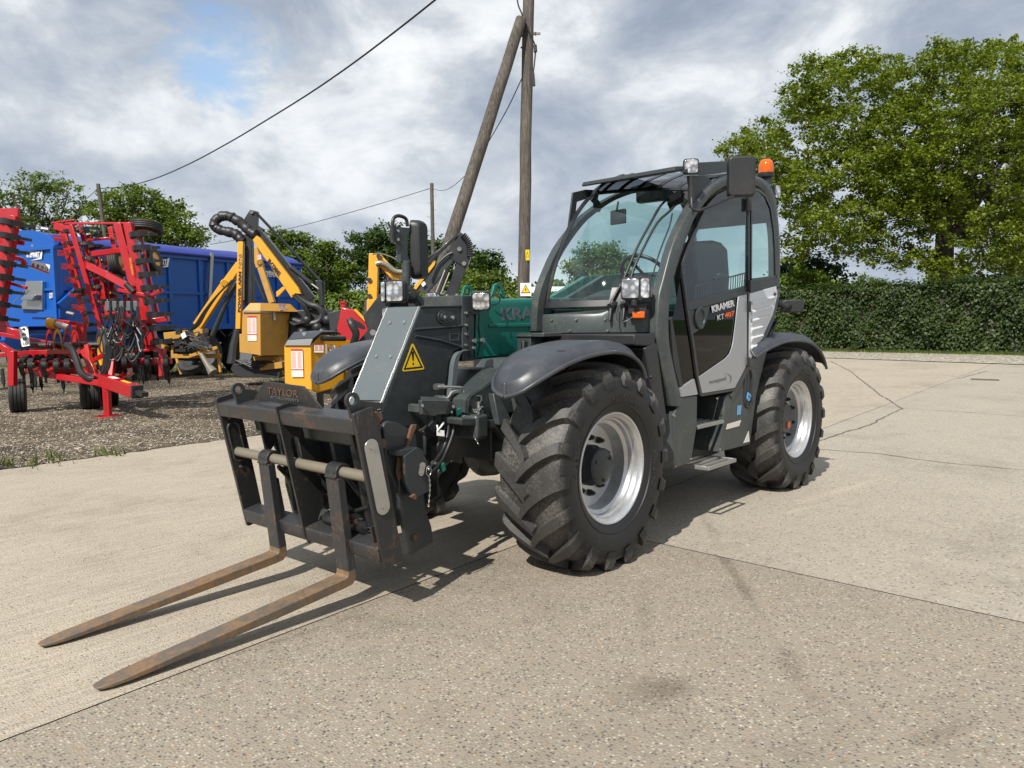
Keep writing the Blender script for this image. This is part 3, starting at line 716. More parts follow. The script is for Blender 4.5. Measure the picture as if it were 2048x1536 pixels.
# --- grass
def blades(name, label, pts, hgt, seed, kind='grass'):
    rng = np.random.default_rng(seed); n = len(pts); h = hgt * rng.uniform(0.4, 1.3, n); a = rng.uniform(0, 2 * math.pi, n); w = 0.006 + 0.01 * rng.uniform(size=n)
    lean = rng.normal(size=(n, 2)) * 0.35 * h[:, None]
    b0 = pts + np.stack([np.cos(a) * w, np.sin(a) * w, 0 * a], 1); b1 = pts - np.stack([np.cos(a) * w, np.sin(a) * w, 0 * a], 1)
    tp = pts + np.stack([lean[:, 0], lean[:, 1], h], 1)
    P_ = np.stack([b0, b1, tp], 1).reshape(-1, 3); me = bpy.data.meshes.new(name); me.vertices.add(3 * n); me.vertices.foreach_set('co', P_.ravel())
    me.loops.add(3 * n); me.loops.foreach_set('vertex_index', np.arange(3 * n, dtype=np.int32)); me.polygons.add(n)
    me.polygons.foreach_set('loop_start', np.arange(0, 3 * n, 3, dtype=np.int32)); me.polygons.foreach_set('loop_total', np.full(n, 3, dtype=np.int32)); me.update(calc_edges=True); me.materials.append(LM[kind])
    o = bpy.data.objects.new(name, me); COL.objects.link(o); tag(o, label, kind='stuff'); return o
rng = np.random.default_rng(77); P = []
for _ in range(17000):
    f = rng.uniform(); p = hA.lerp(hB, f); d_ = (CAM - p); d_.z = 0; d_.normalize(); o_ = 0.7 + abs(rng.normal()) * 0.5; P.append((p.x + d_.x * o_, p.y + d_.y * o_, 0.0))
blades('verge_grass', 'rough grass along the foot of the right hedge', np.array(P), 0.13, 5)
P = []
for (px, py, sx, sy, n) in ((400, 742, 45, 4, 2500), (590, 760, 40, 5, 500), (160, 735, 160, 4, 2500), (75, 927, 30, 5, 40), (215, 910, 18, 3, 40), (10, 932, 12, 2, 40), (105, 915, 12, 2, 24)):
    for _ in range(n):
        q = ZP(px + rng.normal() * sx, max(700, py + rng.normal() * sy)); P.append((q.x, q.y, 0.0))
blades('yard_weeds', 'sparse weeds and grass tufts in the gravel', np.array(P), 0.09, 6)

# loose stones on the gravel and spilled over the slab edge
def stones(name, label, pts, smin, smax, seed, mat):
    rng = np.random.default_rng(seed); n = len(pts); base = np.array([[1, 0, 0], [0, 1, 0], [-1, 0, 0], [0, -1, 0], [0, 0, 0.75], [0, 0, -0.6]], float); fc = np.array([[0, 1, 4], [1, 2, 4], [2, 3, 4], [3, 0, 4], [1, 0, 5], [2, 1, 5], [3, 2, 5], [0, 3, 5]])
    s = rng.uniform(smin, smax, n) * rng.uniform(0.6, 1, n); a = rng.uniform(0, 6.28, n); sc = np.stack([s, s * rng.uniform(0.5, 0.95, n), s * rng.uniform(0.35, 0.7, n)], 1)
    P_ = base[None] * sc[:, None] * rng.uniform(0.75, 1.25, (n, 6, 1)); c, d_ = np.cos(a)[:, None], np.sin(a)[:, None]
    P_ = np.stack([P_[:, :, 0] * c - P_[:, :, 1] * d_, P_[:, :, 0] * d_ + P_[:, :, 1] * c, P_[:, :, 2]], 2) + pts[:, None, :]
    F = (fc[None] + (np.arange(n) * 6)[:, None, None]).reshape(-1); me = bpy.data.meshes.new(name); me.vertices.add(6 * n); me.vertices.foreach_set('co', P_.ravel())
    me.loops.add(len(F)); me.loops.foreach_set('vertex_index', F.astype(np.int32)); k = len(F) // 3; me.polygons.add(k); me.polygons.foreach_set('loop_start', np.arange(0, 3 * k, 3, dtype=np.int32)); me.polygons.foreach_set('loop_total', np.full(k, 3, dtype=np.int32)); me.update(calc_edges=True)
    me.polygons.foreach_set('use_smooth', [True] * k); me.materials.append(mat); o = bpy.data.objects.new(name, me); COL.objects.link(o); tag(o, label, kind='stuff'); return o
m = bpy.data.materials.new('flint_stones'); m.use_nodes = True; t = m.node_tree; p = t.nodes['Principled BSDF']
g_ = N(t, 'ShaderNodeNewGeometry'); r = ramp(t, [(0.0, (0.06, 0.05, 0.04)), (0.35, (0.17, 0.14, 0.10)), (0.6, (0.33, 0.28, 0.21)), (0.85, (0.5, 0.46, 0.38)), (1.0, (0.65, 0.62, 0.56))]); L(t, g_.outputs['Random Per Island'], r.inputs[0]); L(t, r.outputs[0], p.inputs['Base Color']); p.inputs['Roughness'].default_value = 0.8
rng = np.random.default_rng(9); P = []
while len(P) < 26000:
    px, py = rng.uniform(-60, 1000), 740 + 195 * rng.uniform() ** 1.4
    q = ZP(px, py); w = Vector((q.x, q.y))
    if (w - edgeA).dot(nrm_e) > -0.03 + 0.02 * rng.normal(): P.append((q.x, q.y, 0.010))
stones('loose_gravel', 'loose flint stones lying on the gravel yard', np.array(P), 0.008, 0.024, 3, m)
P = []
for _ in range(900):
    f = rng.uniform(-1, 14); q = edgeA + de * (f - 1.5) - nrm_e * abs(rng.normal()) * 0.22; P.append((q.x, q.y, 0.003))
for _ in range(260):
    q = ZP(rng.uniform(0, 2048), 780 + 750 * rng.uniform()); P.append((q.x, q.y, 0.002))
stones('stray_stones', 'stray small stones scattered over the concrete', np.array(P), 0.003, 0.009, 4, m)
# ================================================================ THE TELEHANDLER
T = root('telehandler', (-1.42, 0.0, 0.0))
tag(T, 'dark grey telehandler with green boom, glazed cab and four large black tyres', 'telehandler')
YC = 0.95                                            # plane of the cab's near side
def near_poly(pts, y=YC): return [YP(a, b, y) for a, b in pts]
def plate(b, pts, y, th, mi=0): return b.prism(near_poly(pts, y), (0, -th, 0), mi)

# ---- wheels ------------------------------------------------------
RC = 0.585
def tyre_mesh():
    b = MB()
    prof = [(0.318, -0.175), (0.335, -0.196), (0.36, -0.212), (0.41, -0.232), (0.46, -0.238), (0.51, -0.232), (0.548, -0.216), (0.570, -0.185), (0.580, -0.12), (RC, -0.05), (RC, 0.05),
            (0.580, 0.12), (0.570, 0.185), (0.548, 0.216), (0.51, 0.232), (0.46, 0.238), (0.41, 0.232), (0.36, 0.212), (0.335, 0.196), (0.318, 0.175)]
    n = 96
    rings = [[V(r * math.cos(2 * math.pi * k / n), h, r * math.sin(2 * math.pi * k / n)) for k in range(n)] for r, h in prof]
    b.loft(rings, caps=False)
    # sidewall rings
    for rr, yy in ((0.385, 0.2235),):
        for sg in (1, -1):
            b.loft([[V((rr + dr) * math.cos(2 * math.pi * k / n), sg * (yy + dy), (rr + dr) * math.sin(2 * math.pi * k / n)) for k in range(n)] for dr, dy in ((-0.006, -0.004), (-0.003, 0.003), (0.003, 0.003), (0.006, -0.004))], caps=False)
    nl = 18
    def rad(y):
        return np.interp(abs(y), [0, 0.05, 0.12, 0.185, 0.216, 0.232, 0.238], [0.585, 0.585, 0.580, 0.570, 0.548, 0.51, 0.46])
    for sg in (1, -1):
        for i in range(nl):
            ph0 = 2 * math.pi * (i + (0.5 if sg < 0 else 0)) / nl
            rings = []
            S = [0.0, 0.12, 0.3, 0.5, 0.7, 0.86, 0.95, 1.0]
            for s in S:
                y = -0.030 + s * 0.264
                ang = ph0 + 0.40 * (s ** 0.8) * (1.0 - 0.12 * s)
                w = 0.038 + 0.010 * s if s > 0.05 else 0.030
                hgt = 0.050 if s < 0.9 else (0.046 if s < 0.97 else 0.0)
                base = rad(y) - 0.012
                top = rad(min(y, 0.2)) + hgt if s < 0.9 else rad(0.2) + hgt - (s - 0.86) * 0.12
                if s >= 0.999: y = 0.243; base = 0.490; top = 0.548
                # bar direction in the unrolled tread
                tang = 1.0
                q = []
                for da, r_, yo in ((-w * 0.98, base, 0), (-w * 0.70, top, 0.0), (w * 0.70, top, 0.0), (w * 0.98, base, 0)):
                    aa = ang + da / 0.6 * tang
                    q.append(V(r_ * math.cos(aa), sg * (y + yo), r_ * math.sin(aa)))
                rings.append(q)
            b.loft(rings)
    # flat patch where it carries the machine
    for v in b.b.verts:
        if v.co.z < -0.597:
            v.co.z = -0.597
    for v in b.b.verts:
        if v.co.z < -0.38:
            v.co.y *= 1 + 0.06 * min(1, (-0.38 - v.co.z) / 0.15)
    return b
def rim_mesh(depth=0.17):
    b = MB()
    prof = [(0.336, 0.188), (0.340, 0.196), (0.334, 0.203), (0.325, 0.200), (0.318, 0.186), (0.306, 0.176), (0.300, 0.150), (0.290, 0.142), (0.284, 0.118), (0.262, 0.104), (0.256, 0.06), (0.252, 0.188 - depth),
            (0.235, 0.184 - depth), (0.20, 0.182 - depth), (0.10, 0.182 - depth), (0.001, 0.182 - depth)]
    n = 72
    b.loft([[V(r * math.cos(2 * math.pi * k / n), h, r * math.sin(2 * math.pi * k / n)) for k in range(n)] for r, h in prof], caps=False)
    prof = [(0.001, -0.03), (0.25, -0.03), (0.26, -0.17), (0.32, -0.185), (0.336, -0.19), (0.336, -0.2), (0.32, -0.2)]
    b.loft([[V(r * math.cos(2 * math.pi * k / n), h, r * math.sin(2 * math.pi * k / n)) for k in range(n)] for r, h in prof], caps=False)
    return b
def make_wheel(front):
    w = root('wheel', (0, 0, 0)); w.parent = T
    ty = tyre_mesh().build('tyre', MT['rubber'], w, smooth=28, local=True)
    def bent(u, v, s_, a0=None, a1=None, r0=None, r1=None): return None
    for (txt, a0, a1, r0, h) in (('MICHELIN', 215, 172, 0.405, 0.045), ('XMCL', 300, 270, 0.405, 0.045), ('460/70 R 24', 118, 82, 0.40, 0.05), ('MICHELIN', 40, 0, 0.405, 0.045)):
        def wp(u, v, w_, a0=a0, a1=a1, r0=r0, h=h):
            a = math.radians(a0 + (a1 - a0) * u); r = r0 + h * v
            yy = np.interp(r, [0.36, 0.41, 0.46, 0.51], [0.212, 0.232, 0.238, 0.232])
            return (r * math.cos(a), yy - 0.002 + 0.0045 * w_, r * math.sin(a))
        # seen from the near side +X runs left, so angles fall along the word
        me_ = lettering(txt, None, None, None, MT['rubber_plain'], None, name='tyre_lettering', warp=lambda u, v, w_, f=wp: f(u, v, w_))
        me_.parent = w
    rim = rim_mesh(0.165 if front else 0.15).build('rim', MT['silver'], w, smooth=30, local=True)
    hb = MB()
    y0 = 0.02 if front else 0.075
    if front:
        hb.lathe([(0.125, y0 - 0.01), (0.125, y0 + 0.03), (0.115, y0 + 0.045), (0.112, y0 + 0.095), (0.104, y0 + 0.105), (0.098, y0 + 0.108), (0.002, y0 + 0.108)], (0, 0, 0), (0, 1, 0), 40)
        for k in range(3):
            a = 2 * math.pi * k / 3 + 0.5; hb.bolt((0.083 * math.cos(a), y0 + 0.107, 0.083 * math.sin(a)), (0, 1, 0), 0.011, 0.009)
    else:
        hb.lathe([(0.15, y0 - 0.02), (0.15, y0), (0.135, y0 + 0.014), (0.125, y0 + 0.03), (0.002, y0 + 0.03)], (0, 0, 0), (0, 1, 0), 40)
    hub = hb.build('hub', MT['grey_dark'], w, local=True)
    for k in range(10 if front else 8):
        bb = MB()
        a = 2 * math.pi * k / (10 if front else 8) + 0.3
        px_, pz = 0.172 * math.cos(a), 0.172 * math.sin(a)
        bb.cyl((px_, y0, pz), (px_, y0 + 0.012, pz), 0.021, 14); bb.cyl((px_, y0 + 0.012, pz), (px_, y0 + 0.034, pz), 0.015, 6); bb.cyl((px_, y0 + 0.03, pz), (px_, y0 + 0.044, pz), 0.008, 8)
        bb.build('wheel_nut', MT['grey_dark'], w, local=True)
    
    if not front:
        rb = MB(); rb.cyl((-0.035, y0 + 0.03, -0.06), (-0.035, y0 + 0.038, -0.06), 0.033, 24); rb.build('reflector', MT['orangepaint'], w, local=True)
    return w
def place(w, x, y, rz, roll):
    w.location = Vector((x, y, 0.60)) - Vector(T.location)
    w.rotation_euler = (0, 0, rz)
wf = make_wheel(True); place(wf, 0, 0.816, 0, 0)
wr = make_wheel(False); place(wr, -2.839, 0.816, 0, 0)
for src, x in ((wf, 0), (wr, -2.839)):
    c = src.copy(); COL.objects.link(c); c.parent = T
    for ch in src.children:
        if ch.name.startswith('tyre_lettering'): continue
        d = ch.copy(); COL.objects.link(d); d.parent = c
    place(c, x, -0.93, math.pi, 0)

# ---- chassis and axles ------------------------------------------
b = MB()
b.box((-3.35, -0.36, 0.62), (0.36, 0.36, 0.92))
b.box((-3.6, -0.55, 0.62), (-3.1, 0.55, 1.15))
b.box((-2.3, -0.95, 0.50), (-0.85, 0.30, 0.85))
b.build('chassis', MT['grey_dark'], T, bevel=0.012)
for x in (0.0, -2.839):
    b = MB()
    b.cyl((x, -0.64, 0.60), (x, 0.64, 0.60), 0.085, 20)
    b.lathe([(0.001, -0.19), (0.10, -0.17), (0.155, -0.10), (0.165, 0.0), (0.155, 0.10), (0.10, 0.17), (0.001, 0.19)], (x, 0.02, 0.60), (1, 0, 0), 24)
    for s in (-1, 1):
        b.lathe([(0.12, 0.40), (0.135, 0.43), (0.135, 0.52), (0.15, 0.54), (0.15, 0.60), (0.10, 0.64)], (x, 0, 0.60), (0, s, 0), 24)
        b.beam((x + 0.02, s * 0.14, 0.60), (x + 0.02, s * 0.44, 0.60), 0.20, 0.17, w1=0.13, h1=0.14)
        b.tube([(x - 0.14, s * 0.15, 0.62), (x - 0.14, s * 0.56, 0.62)], 0.022, 10)
        b.lathe([(0.05, -0.13), (0.06, -0.1), (0.06, 0.1), (0.05, 0.13)], (x, s * 0.57, 0.60), (0, 0, 1), 16)
    b.build('axle', MT['grey'], T)
# front nose plates of the chassis with gussets and tow jaw
b = MB()
nose = [(1060, 738), (1012, 742), (968, 778), (945, 790), (937, 800), (936, 826), (945, 838), (990, 840), (1010, 850), (1050, 850), (1090, 790), (1085, 740)]
for yy, th in ((0.36, 0.025), (-0.335, 0.025)):
    P = near_poly([(p, q) for p, q in nose], 0.36); P = [V(p.x, yy, p.z) for p in P]
    b.prism(P, (0, -th, 0))
P = [YP(p, q, 0.36) for p, q in [(1030, 738), (1012, 742), (968, 778), (945, 790), (937, 800), (936, 826)]]
for a, c in zip(P[:-1], P[1:]):
    b.prism([a, c, c + V(-0.03, 0, 0), a + V(-0.03, 0, 0)], (0, -0.70, 0))
b.build('chassis_nose', MT['grey'], T, bevel=0.006)
b = MB()
for px0 in ((987, 787), (1030, 780)):
    g = [YP(px0[0], px0[1], 0.40), YP(px0[0] + 10, px0[1], 0.40), YP(px0[0] + 30, px0[1] + 62, 0.40), YP(px0[0], px0[1] + 62, 0.40)]
    b.prism([g[0], g[1], g[2] + V(0, 0.05, 0), g[3] + V(0, 0.05, 0)], (0, -0.05, 0))
g = [YP(p, q, 0.41) for p, q in [(921, 838), (930, 836), (985, 839), (1010, 846), (1022, 865), (1026, 882), (1013, 886), (1003, 868), (990, 856), (960, 852), (925, 851)]]
b.prism(g, (0, -0.16, 0))
b.build('tow_jaw', MT['grey'], T, bevel=0.006)
b = MB(); pc = YP(957, 790, 0.37)
zt, zb = YP(957, 810, 0.37), YP(957, 872, 0.37)
b.cyl((zt.x, 0.37, zb.z), (zt.x, 0.37, zt.z + 0.02), 0.013, 12)
b.tube([V(zt.x, 0.37, zt.z), V(zt.x, 0.395, zt.z + 0.03), V(zt.x, 0.395, zt.z + 0.055), V(zt.x, 0.345, zt.z + 0.055), V(zt.x, 0.345, zt.z + 0.03), V(zt.x, 0.37, zt.z)], 0.005, 8)
b.build('hitch_pin', MT['zinc'], T)
def chain(path, link=0.016, wire=0.0028, name='chain', mat=None, parent=None):
    pts = spline(path, 12); b = MB()
    tot = 0; last = pts[0]; k = 0
    for p in pts[1:]:
        tot += (p - last).length
        if tot >= link * 0.85:
            d = (p - last).normalized() if (p - last).length > 1e-6 else V(0, 0, 1)
            side = d.orthogonal().normalized()
            if k % 2: side = d.cross(side)
            c = p; r = link * 0.28
            loop = [c + d * (link * 0.55 * math.cos(t)) + side * (r * math.sin(t)) for t in np.linspace(0, 2 * math.pi, 9)[:-1]]
            b.tube(loop + [loop[0]], wire, 5, caps=False); tot = 0; k += 1
        last = p
    return b.build(name, mat or MT['zinc'], parent)
chain([YP(948, 818, 0.40), YP(956, 822, 0.41), YP(963, 818, 0.40), YP(966, 835, 0.40), YP(965, 860, 0.40), YP(955, 880, 0.40), YP(950, 876, 0.40), YP(958, 890, 0.40)], parent=T)
chain([YP(944, 816, 0.39), YP(952, 824, 0.41), YP(964, 814, 0.40)], parent=T)
# deck blocks; the rear black one is added for the deep shade under the boom
b = MB(); b.box((-0.35, -0.34, 0.80), (0.42, 0.34, 0.98)); b.box((-0.55, -0.60, 0.85), (-0.25, 0.2, 1.10)); b.box((-1.05, -0.92, 0.80), (-0.80, 0.14, 1.24)); b.build('deck_and_shade_block', MT['plastic'], T, bevel=0.01)
b = MB(); b.box((0.44, -0.42, 0.78), (0.55, 0.42, 0.93)); b.build('front_crossmember', MT['grey'], T, bevel=0.02)

# ---- fenders ------------------------------------------------------
def fender(xs, zs, ys0, ys1, name='fender', tip=0.0, back=None):
    """curved sheet: side profile xs/zs (front to back), inner edge ys0, outer edge ys1, rounded at the front tip"""
    b = MB(); top = []; bot = []
    pr = spline([V(x, 0, z) for x, z in zip(xs, zs)], 5)
    y0 = np.interp(np.linspace(0, 1, len(pr)), np.linspace(0, 1, len(ys0)), ys0); y1 = np.interp(np.linspace(0, 1, len(pr)), np.linspace(0, 1, len(ys1)), ys1)
    m = 10
    for i, p in enumerate(pr):
        r = []
        for j in range(m + 1):
            f = j / m; y = y0[i] + (y1[i] - y0[i]) * f
            e = max(0.0, abs(f - 0.5) * 2 - 0.70) / 0.30
            r.append(V(p.x - (0.10 * (1 - f) ** 1.3 if i < 12 else 0.10 * (1 - f) ** 1.3 * max(0, 1 - (i - 12) / 12)) * tip, y, p.z - 0.062 * e ** 1.8))
        top.append(r); bot.append([q + V(0, 0, -0.014) for q in r])
    rings = [t_ + list(reversed(u_)) for t_, u_ in zip(top, bot)]
    b.loft(rings)
    # lips
    for side in (0, -1):
        b.tube([t_[side] + V(0, 0, -0.007) for t_ in top], 0.013, 8)
    b.tube(top[0], 0.010, 8); 
    return b
fx = [0.775, 0.768, 0.745, 0.70, 0.63, 0.54, 0.43, 0.30, 0.16, 0.03, -0.09, -0.19, -0.26, -0.30]
fz = [1.150, 1.162, 1.185, 1.222, 1.262, 1.300, 1.330, 1.350, 1.362, 1.362, 1.345, 1.305, 1.25, 1.19]
fw = [0.015, 0.26, 0.50, 0.70, 0.86, 0.96, 1, 1, 1, 1, 1, 1, 0.98, 0.96]
iy = [0.85 - 0.215 * w for w in fw]; oy = [0.85 + 0.21 * w for w in fw]
for s in (1, -1):
    f = fender(fx, fz, [s * a for a in iy], [s * a for a in oy], tip=0.0).build('front_fender', MT['fender'], T, smooth=50)
    b = MB()
    for yy in (0.77, 0.985):
        b.cyl((0.46, s * yy, 1.302), (0.46, s * yy, 1.3185), 0.026, 18)
    b.split('fender_bolt', MT['plastic'], f)
    b = MB(); b.beam((0.36, s * 0.63, 1.30), (0.10, s * 0.55, 0.95), 0.05, 0.05); b.beam((0.0, s * 0.72, 1.33), (0.0, s * 0.5, 1.1), 0.05, 0.04); b.build('fender_bracket', MT['plastic'], f)
rx = [-2.02, -2.10, -2.25, -2.45, -2.62, -2.85, -3.05, -3.22, -3.36, -3.44]
rz_ = [1.24, 1.27, 1.31, 1.345, 1.355, 1.35, 1.325, 1.27, 1.18, 1.08]
for s in (1, -1):
    f = fender(rx, rz_, [s * 0.60] * 4, [s * 0.99, s * 1.03, s * 1.045, s * 1.045]).build('rear_fender', MT['fender'], T, smooth=50)
    b = MB()
    for xx in (-2.42, -2.9): b.cyl((xx, s * 0.86, 1.338), (xx, s * 0.86, 1.354), 0.026, 18)
    b.split('fender_bolt', MT['plastic'], f)

# ---- lower body: front box, step well, rear side panel -----------
b = MB()
# front box (between front tyre and steps)
sf = [(1364, 794), (1395, 791), (1394, 852), (1383, 924), (1346, 939)]
P = near_poly([(1364, 794), (1395, 791), (1394, 852), (1383, 924), (1346, 939), (1348, 830)], 0.95)
b.prism(P, (0, -0.55, 0))
fr = [YP(1348, 825, 0.95), YP(1346, 939, 0.95), V(-0.80, 0.62, 0.44), V(-0.66, 0.62, 0.90)]
b.prism([YP(1350, 828, 0.949), YP(1346, 937, 0.949), V(-0.60, 0.70, 0.47), V(-0.60, 0.70, 0.86)], (-0.05, -0.10, 0))
b.build('side_box', MT['grey'], T, bevel=0.008)
b = MB()
rear_panel = [(1450, 795), (1463, 793), (1500, 722), (1545, 660), (1553, 617), (1556, 585), (1542, 667), (1530, 719), (1513, 790), (1500, 889), (1438, 904), (1445, 860)]
P = near_poly([(1450, 794), (1470, 778), (1497, 735), (1530, 690), (1553, 640), (1549, 645), (1530, 719), (1513, 790), (1500, 889), (1438, 904), (1446, 850)], 0.94)
b.prism(P, (0, -0.30, 0))
b.build('side_panel', MT['grey'], T, bevel=0.006)
b = MB()   # filler opening in the side panel
c = YP(1496, 777, 0.943)
op = []
for k in range(28):
    a = 2 * math.pi * k / 28
    op.append(c + V(0.055 * math.cos(a), 0, 0.045 * math.sin(a) + (0.105 if math.sin(a) > 0 else -0.105)))
b.prism(op, (0, -0.05, 0)); b.build('filler_recess', MT['plastic'], T)
b = MB(); b.tube(op + [op[0]], 0.010, 8, caps=False); b.build('recess_seal', MT['plastic'], T)
b = MB(); b.cyl(c + V(0, 0.0, -0.07), c + V(0, 0.01, -0.07), 0.03, 16); b.obox(c + V(0.005, 0.012, -0.05), (1, 0, 0.5), (0, 1, 0), (0, 0, 1), 0.05, 0.012, 0.02); b.build('filler_cap', MT['stickerblue'], T)
b = MB()   # dark step well
b.prism(near_poly([(1393, 792), (1452, 794), (1446, 850), (1438, 905), (1383, 925), (1394, 852)], 0.66), (0, -0.02, 0))
b.build('step_well', MT['grey_dark'], T)
b = MB()
def step(x0, x1, y0, y1, z, slats=3):
    b.box((x0, y1 - 0.02, z - 0.028), (x1, y1, z)); b.box((x0, y0, z - 0.028), (x1, y0 + 0.02, z))
    b.box((x0, y0 + 0.02, z - 0.028), (x0 + 0.015, y1 - 0.02, z)); b.box((x1 - 0.015, y0 + 0.02, z - 0.028), (x1, y1 - 0.02, z))
    for k in range(slats):
        yy = y0 + (y1 - y0) * (k + 1) / (slats + 1); b.box((x0 + 0.015, yy - 0.014, z - 0.018), (x1 - 0.015, yy + 0.014, z - 0.002))
step(-1.60, -1.18, 0.70, 0.94, 0.72)
b.build('upper_step', MT['alu'], T, bevel=0.003)
b = MB(); step(-1.60, -1.16, 0.74, 1.04, 0.435)
b.build('lower_step', MT['alu'], T, bevel=0.003)
b = MB()
for p in ((1395, 853), (1349, 832), (1381, 918), (1350, 933), (1440, 899), (1434, 797)):
    b.bolt(YP(p[0], p[1], 0.951), (0, 1, 0), 0.008, 0.006)
b.split('panel_bolt', MT['zinc'], T)
# stickers
b = MB(); b.prism(near_poly([(1475, 811), (1483, 810), (1481, 829), (1474, 830)], 0.9425), (0, 0.002, 0)); b.build('blue_label', MT['stickerblue'], T)
b = MB(); b.prism(near_poly([(1455, 848), (1482, 840), (1478, 852), (1452, 859)], 0.9425), (0, 0.002, 0)); b.build('white_label', MT['paper'], T)
b = MB(); b.prism(near_poly([(1497, 862), (1499, 883), (1487, 886)], 0.9425), (0, 0.002, 0)); b.build('triangle_label', MT['paper'], T)
# wheel arch liner behind the front tyre
b = MB()
b.prism([V(-0.46, 0.95, 1.30), V(-0.60, 0.95, 0.80), V(-0.74, 0.95, 0.80), V(-0.60, 0.95, 1.33)], (0, -0.70, 0))
b.prism([V(-0.60, 0.94, 1.30), V(-0.35, 0.94, 1.32), V(-0.35, 0.94, 1.39), V(-0.60, 0.94, 1.39)], (0, -0.74, 0))
b.prism([V(-0.10, 0.22, 0.85), V(-0.12, 0.22, 1.35), V(-0.7, 0.22, 1.35), V(-0.7, 0.22, 0.85)], (0, -0.03, 0))
b.build('wheel_arch_liner', MT['plastic'], T, bevel=0.01)
b = MB(); b.bolt(V(-0.53, 0.952, 1.11), (0, 1, 0), 0.014, 0.008, 12); b.build('liner_bolt', MT['plastic'], T)

# ---- cab ----------------------------------------------------------
NEAR = [(-0.705, 1.40), (-0.705, 1.443), (-0.737, 1.608), (-0.833, 1.809), (-0.932, 1.982), (-1.103, 2.198), (-1.284, 2.337), (-1.512, 2.452), (-1.84, 2.541)]
FAR = [(-0.372, 1.40), (-0.369, 1.486), (-0.399, 1.624), (-0.468, 1.817), (-0.573, 2.014), (-0.722, 2.219), (-0.875, 2.359), (-1.067, 2.491), (-1.336, 2.60)]
def curve_at(C, n):
    P = spline([V(x, 0, z) for x, z in C], 8)
    L_ = [0]
    for a, c in zip(P[:-1], P[1:]): L_.append(L_[-1] + (c - a).length)
    return [V(np.interp(t_ * L_[-1], L_, [p.x for p in P]), 0, np.interp(t_ * L_[-1], L_, [p.z for p in P])) for t_ in np.linspace(0, 1, n)]
NV = 40
cn, cf = curve_at(NEAR, NV), curve_at(FAR, NV)
def screen(u, i, off=0.0):
    """u 0 = far edge (y .18), 1 = near edge (y .93); i row from the bottom"""
    a, c = cf[i], cn[i]; bulge = 0.11 * (1 - (2 * u - 1) ** 2) * (1 - 0.35 * i / NV)
    p = V(c.x * u + a.x * (1 - u) + bulge * 0.75, 0.18 + 0.75 * u, c.z * u + a.z * (1 - u))
    if i > NV * 0.55: p.z += bulge * 0.35 * (i / NV - 0.55) / 0.45
    return p
NU = 14
def screen_patch(b, u0, u1, i0, i1, off=0.0, nu=NU, th=0.0):
    rows = []
    for i in range(i0, i1 + 1):
        rows.append([screen(u0 + (u1 - u0) * k / nu, i) for k in range(nu + 1)])
    def nrm(r, k):
        a = rows[min(r + 1, len(rows) - 1)][k] - rows[max(r - 1, 0)][k]; c = rows[r][min(k + 1, nu)] - rows[r][max(k - 1, 0)]
        return c.cross(a).normalized()
    out = [[rows[r][k] + nrm(r, k) * off for k in range(nu + 1)] for r in range(len(rows))]
    if th:
        inn = [[rows[r][k] + nrm(r, k) * (off - th) for k in range(nu + 1)] for r in range(len(rows))]
        b.loft([o_ + list(reversed(i_)) for o_, i_ in zip(out, inn)])
    else:
        b.loft(out, closed=False, caps=False)
iB = next(i for i in range(NV) if screen(0.5, i).z > 1.535)                                                       # row where the glass starts
b = MB(); screen_patch(b, 0.0, 1.0, NV - 11, NV - 1, 0.0); b.build('roof_glass', MT['roofglass'], T, smooth=60, recalc=False)
b = MB(); screen_patch(b, 0.0, 1.0, iB, NV - 11, 0.0); b.build('windscreen', MT['glass'], T, smooth=60, recalc=False)
# black printed border of the windscreen
b = MB()
screen_patch(b, 0.0, 0.045, iB, NV - 1, 0.004, 2, 0.008); screen_patch(b, 0.93, 1.0, iB, NV - 1, 0.004, 2, 0.008)
screen_patch(b, 0.03, 0.94, iB, iB + 1, 0.004, NU, 0.008)
screen_patch(b, 0.60, 0.94, iB, iB + 3, 0.0045, 6, 0.009)
screen_patch(b, 0.03, 0.94, NV - 12, NV - 11, 0.004, NU, 0.008)
for k in range(6):
    u = 0.10 + 0.155 * k; screen_patch(b, u, u + 0.035, NV - 11, NV - 1, 0.004, 1, 0.008)
b.build('windscreen_border', MT['blackpaint'], T, smooth=60)
# grey panel under the windscreen
b = MB()
rowsz = [1.395, 1.42, 1.50, 1.575]
pan = []
for zz in (1.395, 1.47, 1.52):
    pan.append([V(screen(u, 0).x + (0.0 if zz < 1.5 else -0.01), screen(u, 0).y, zz) for u in np.linspace(0, 1, 15)])
def front_x(u, z):
    i = min(range(NV), key=lambda k: abs(screen(u, k).z - z)); return screen(u, i).x
rows = []
for k, z0 in enumerate((1.395, 1.40, 1.50)):
    rows.append([V(front_x(u, 1.45) + 0.012, 0.18 + 0.75 * u, z0) for u in np.linspace(0, 1, 15)])
rows.append([V(front_x(u, 1.53) + 0.010, 0.18 + 0.75 * u, 1.525 if u < 0.62 else (1.525 + min(1, (u - 0.62) / 0.08) * 0.085)) for u in np.linspace(0, 1, 15)])
b.loft([r + [q + V(-0.05, 0, 0) for q in reversed(r)] for r in rows])
b.build('cowl_panel', MT['grey'], T, bevel=0.004)
b = MB()
for u in (0.12, 0.36, 0.60): b.bolt(V(front_x(u, 1.45) + 0.012, 0.18 + 0.75 * u, 1.485), (1, 0, 0.1), 0.011, 0.010, 8)
for u in (0.3, 0.62, 0.96): b.bolt(V(front_x(u, 1.45) + 0.012, 0.18 + 0.75 * u, 1.41), (1, 0, 0.1), 0.010, 0.008, 8)
b.split('cowl_bolt', MT['zinc'], T)
